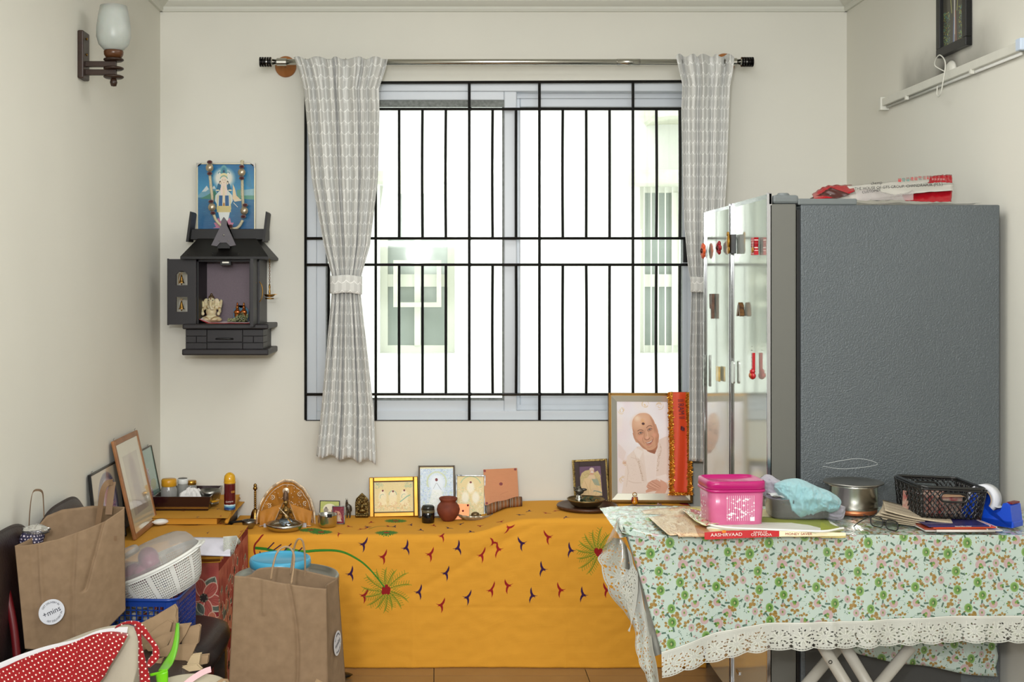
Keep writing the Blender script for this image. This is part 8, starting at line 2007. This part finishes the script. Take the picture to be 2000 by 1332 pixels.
fold_bag('large folded kraft bag below the squared one', [(332, 1310), (346, 1262), (384, 1258), (370, 1290), (356, 1314)], 3.30)
fold_bag('folded kraft bag lowest beside the red dotted strap', [(276, 1318), (290, 1296), (318, 1286), (312, 1304), (296, 1314)], 3.26)
fold_bag('pale folded paper sleeve at the right of the kraft bags', [(360, 1306), (374, 1280), (392, 1277), (388, 1300), (376, 1304)], 3.28, M_kr3)
fold_bag('small rightmost folded paper bag end on the brown chair seat', [(380, 1282), (407, 1279), (405, 1296), (388, 1299)], 3.30)
fold_bag('pale paper strip under the kraft bags', [(352, 1304), (384, 1298), (394, 1308), (356, 1314)], 3.24, M_kr3)
# lime strap
M_lime = mat('lime green vinyl', (112, 196, 20), .35, coat=.2)
ls = thing('lime_strap', 'lime green vinyl strap hanging among the folded paper bags', 'strap', W(330, 1290, 3.2))
def lp1(u, v):
    a = samp(c2([(344, 1217), (341, 1242), (334, 1270), (318, 1296), (309, 1310)], 5), v); b_ = samp(c2([(350, 1217), (350, 1246), (346, 1272), (338, 1295), (328, 1308)], 5), v)
    p = W(a[0]+(b_[0]-a[0])*u, a[1]+(b_[1]-a[1])*u, 3.26-.30*v-.008*math.sin(PI*u)); return (*(p-ls.location), u, v)
o = obj('strap', surf(lp1, 8, 30), M_lime, ls, True); solid(o, .002)
def lp2(u, v):
    a = samp([(292, 1316), (310, 1312), (322, 1308), (326, 1305)], u); b_ = samp([(294, 1321), (306, 1318), (318, 1316), (328, 1312)], u); p = W(a[0]+(b_[0]-a[0])*v, a[1]+(b_[1]-a[1])*v, 2.95); return (*(p-ls.location), u, v)
o = obj('strap_fold', surf(lp2, 12, 3), M_lime, ls, True); solid(o, .002)
def lp3(u, v):
    a = samp([(304, 1318), (306, 1330), (310, 1350)], v); b_ = samp([(328, 1311), (328, 1328), (327, 1350)], v); p = W(a[0]+(b_[0]-a[0])*u, a[1]+(b_[1]-a[1])*u, 2.94-.006*math.sin(PI*u)); return (*(p-ls.location), u, v)
o = obj('strap_tail', surf(lp3, 6, 12), M_lime, ls, True); solid(o, .002)
# cream bolster / cushion and the red dotted apron
M_crm = mat('cream cotton', (176, 167, 148), .85, bump=.4, bs=40, sheen=.1)
cu = thing('cream_cushion', 'cream cotton cushion under the red polka dot cloth at the lower left', 'cushion', W(170, 1300, 3.0))
def cus(u, v):
    top = samp(c2([(-60, 1330), (0, 1305), (60, 1278), (130, 1250), (190, 1228), (240, 1220), (268, 1228), (277, 1260), (274, 1300), (270, 1360)], 5), u)
    bot = samp([(-60, 1400), (100, 1420), (200, 1430), (272, 1400)], u); w_ = 2*PI*v; s_ = .5+.5*math.cos(w_); px, py = top[0]*s_+bot[0]*(1-s_), top[1]*s_+bot[1]*(1-s_)
    d = 3.02-.075*math.sin(w_)*min(1, 5*(1-u)+.15)+.004*ridg(u*3, v*5, 3); p = W(px, py, d); p.z = max(p.z, .512+.0*v); return (*(p-cu.location), u, v)
obj('cushion', surf(cus, 70, 40), M_crm, cu, True)
cv = Cv(256, 256, (146, 4, 14))
for a_ in range(4):
    for b2 in range(8): cv.ell(32+a_*64+(b2 % 2)*32, 16+b2*32, 8.5, 8.5, (236, 222, 206))
M_polka = imat('red polka dot cotton', cv, .85, sheen=.2, bump=.2, bs=400)
ap = thing('polka_dot_apron', 'red cloth with white polka dots and hanging strap over the cream cushion', 'apron', W(120, 1290, 2.93))
def apf(u, v):
    top = samp(c2([(-60, 1328), (0, 1306), (40, 1288), (90, 1270), (140, 1256), (180, 1240), (215, 1234), (250, 1237)], 5), u)
    bot = samp(c2([(-60, 1390), (60, 1385), (140, 1375), (195, 1332), (215, 1300), (235, 1268), (250, 1240)], 5), u); px, py = top[0]*(1-v)+bot[0]*v, top[1]*(1-v)+bot[1]*v
    d = 2.935-.03*math.sin(PI*v*.5)+.008*math.sin(px*.05+py*.03)*v+.004*nz(px*.05, py*.05, 1); p = W(px, py, d); return (*(p-ap.location), px*.0192+py*.004, py*.0200-px*.006)
o = obj('cloth', surf(apf, 70, 30), M_polka, ap, True); solid(o, .002)
def fac(u, v):
    top = samp(c2([(-40, 1312), (30, 1282), (90, 1262), (150, 1248), (190, 1232), (222, 1226), (250, 1224)], 5), u); bot = samp(c2([(-40, 1322), (40, 1290), (100, 1272), (150, 1257), (185, 1243), (215, 1237), (248, 1236)], 5), u)
    p = W(top[0]*(1-v)+bot[0]*v, top[1]*(1-v)+bot[1]*v, 2.95); return (*(p-ap.location), u, v)
obj('white_lining', surf(fac, 40, 3), mat('white cotton lining', (222, 222, 224), .85), ap, True)
def apstrap(cl, cr2, d0_, d1_, nm, k=1.0):
    l_, r_ = c2(cl, 6), c2(cr2, 6)
    def fn(u, v): a = samp(l_, u); b_ = samp(r_, u); p = W(a[0]+(b_[0]-a[0])*v, a[1]+(b_[1]-a[1])*v, d0_+(d1_-d0_)*u-.004*math.sin(PI*v)); return (*(p-ap.location), (a[0]+(b_[0]-a[0])*v)*.0190+.1, (a[1]+(b_[1]-a[1])*v)*.0190)
    o = obj(nm, surf(fn, 50, 6), M_polka, ap, True); solid(o, .002)
apstrap([(224, 1227), (245, 1219), (262, 1222), (272, 1234), (286, 1250), (296, 1262), (298, 1276), (290, 1288), (286, 1302)], [(228, 1222), (246, 1214), (270, 1214), (284, 1226), (296, 1244), (308, 1262), (312, 1280), (304, 1294), (292, 1304)], 2.95, 2.90, 'strap')
apstrap([(262, 1224), (270, 1250), (270, 1290), (272, 1320), (274, 1345)], [(276, 1230), (278, 1262), (286, 1296), (292, 1320), (294, 1345)], 2.93, 2.91, 'strap')
# pale plate and pink ribbon at the bottom
t = thing('cream_plate', 'cream round tray below the folded paper bags at the bottom edge', 'tray', W(372, 1352, 3.02)); t.location.z = .508
obj('plate', lathe([(0, 0), (.05, 0), (.080, .012), (.088, .020), (.084, .020), (.075, .012), (0, .004)], 40), mat('cream enamel', (180, 172, 150), .4), t, True)
M_pinkr = mat('pale pink ribbon', (220, 178, 182), .6)
t = thing('pink_ribbon', 'pale pink ribbon lying over the cream tray', 'ribbon', W(380, 1318, 3.08))
o = strap([W(360, 1338, 3.06), W(378, 1324, 3.07), W(398, 1312, 3.09), W(412, 1307, 3.10)], .014, t, 'ribbon', M_pinkr)
for k, (a, b_) in enumerate((([(418, 1336), (432, 1326), (445, 1327), (450, 1338)], 3.05), ([(612, 1338), (618, 1326), (632, 1334), (640, 1342)], 3.10))):
    t = thing('cardboard_scrap', ('torn brown cardboard scrap at the foot of the paper carrier bag', 'pointed brown paper scrap peeking up before the carrier bag')[k], 'cardboard', W(a[0][0], 1336, b_))
    obj('scrap', prism([((W(x, y, b_)-t.location).x, (W(x, y, b_)-t.location).z) for x, y in a+[(a[-1][0], 1400), (a[0][0], 1400)]], 0, .004), M_kr2, t)
t = thing('black_slipper', 'black slipper tip on the floor beside the paper carrier bag', 'slipper', G(672, 1326, .0)+Vector((0, 0, .003)), (0, 0, R(10)))
obj('sole', sph(bmesh.new(), (-.05, .0, .012), (.085, .035, .012)), M_blk, t, True)
obj('strap', T(curve([(-.0, -.03, .012), (-.01, -.01, .04), (-.01, .015, .04), (0, .033, .012)], 6), .008, 6), M_blk, t, True)
# ---------------------------------------------------------------- groups of like things
GROUPS = {'fridge_magnet': 'magnets on the fridge doors', 'folded_paper_bag': 'folded paper bags on the chair', 'leather_chair': 'brown leather chairs by the left wall',
          'curtain': 'pale grey curtains at the window', 'paper_grocery_bag': 'brown paper bags', 'paper_carrier_bag': 'brown paper bags',
          'large_spice_jar': 'jars in the black tray', 'white_capped_jar': 'jars in the black tray', 'gold_capped_jar': 'jars in the black tray',
          'leaning_portrait': 'pictures leaning on the left wall', 'leaning_violet_print': 'pictures leaning on the left wall', 'leaning_teal_print': 'pictures leaning on the left wall',
          'gold_framed_relief': 'framed pictures on the altar', 'tall_deity_frame': 'framed pictures on the altar', 'silver_framed_relief': 'framed pictures on the altar',
          'small_black_frame': 'framed pictures on the altar', 'small_red_frame': 'framed pictures on the altar', 'small_seated_photo': 'framed pictures on the altar', 'large_portrait': 'framed pictures on the altar',
          'copper_plaque': 'copper sheets on the altar', 'small_copper_plaque': 'copper sheets on the altar', 'aqua_towel': 'crumpled towels', 'lilac_towel': 'crumpled towels', 'cardboard_scrap': 'paper scraps at the bottom edge'}
for o in SC.objects:
    if o.parent is None and o.name.split('.')[0] in GROUPS: o['group'] = GROUPS[o.name.split('.')[0]]
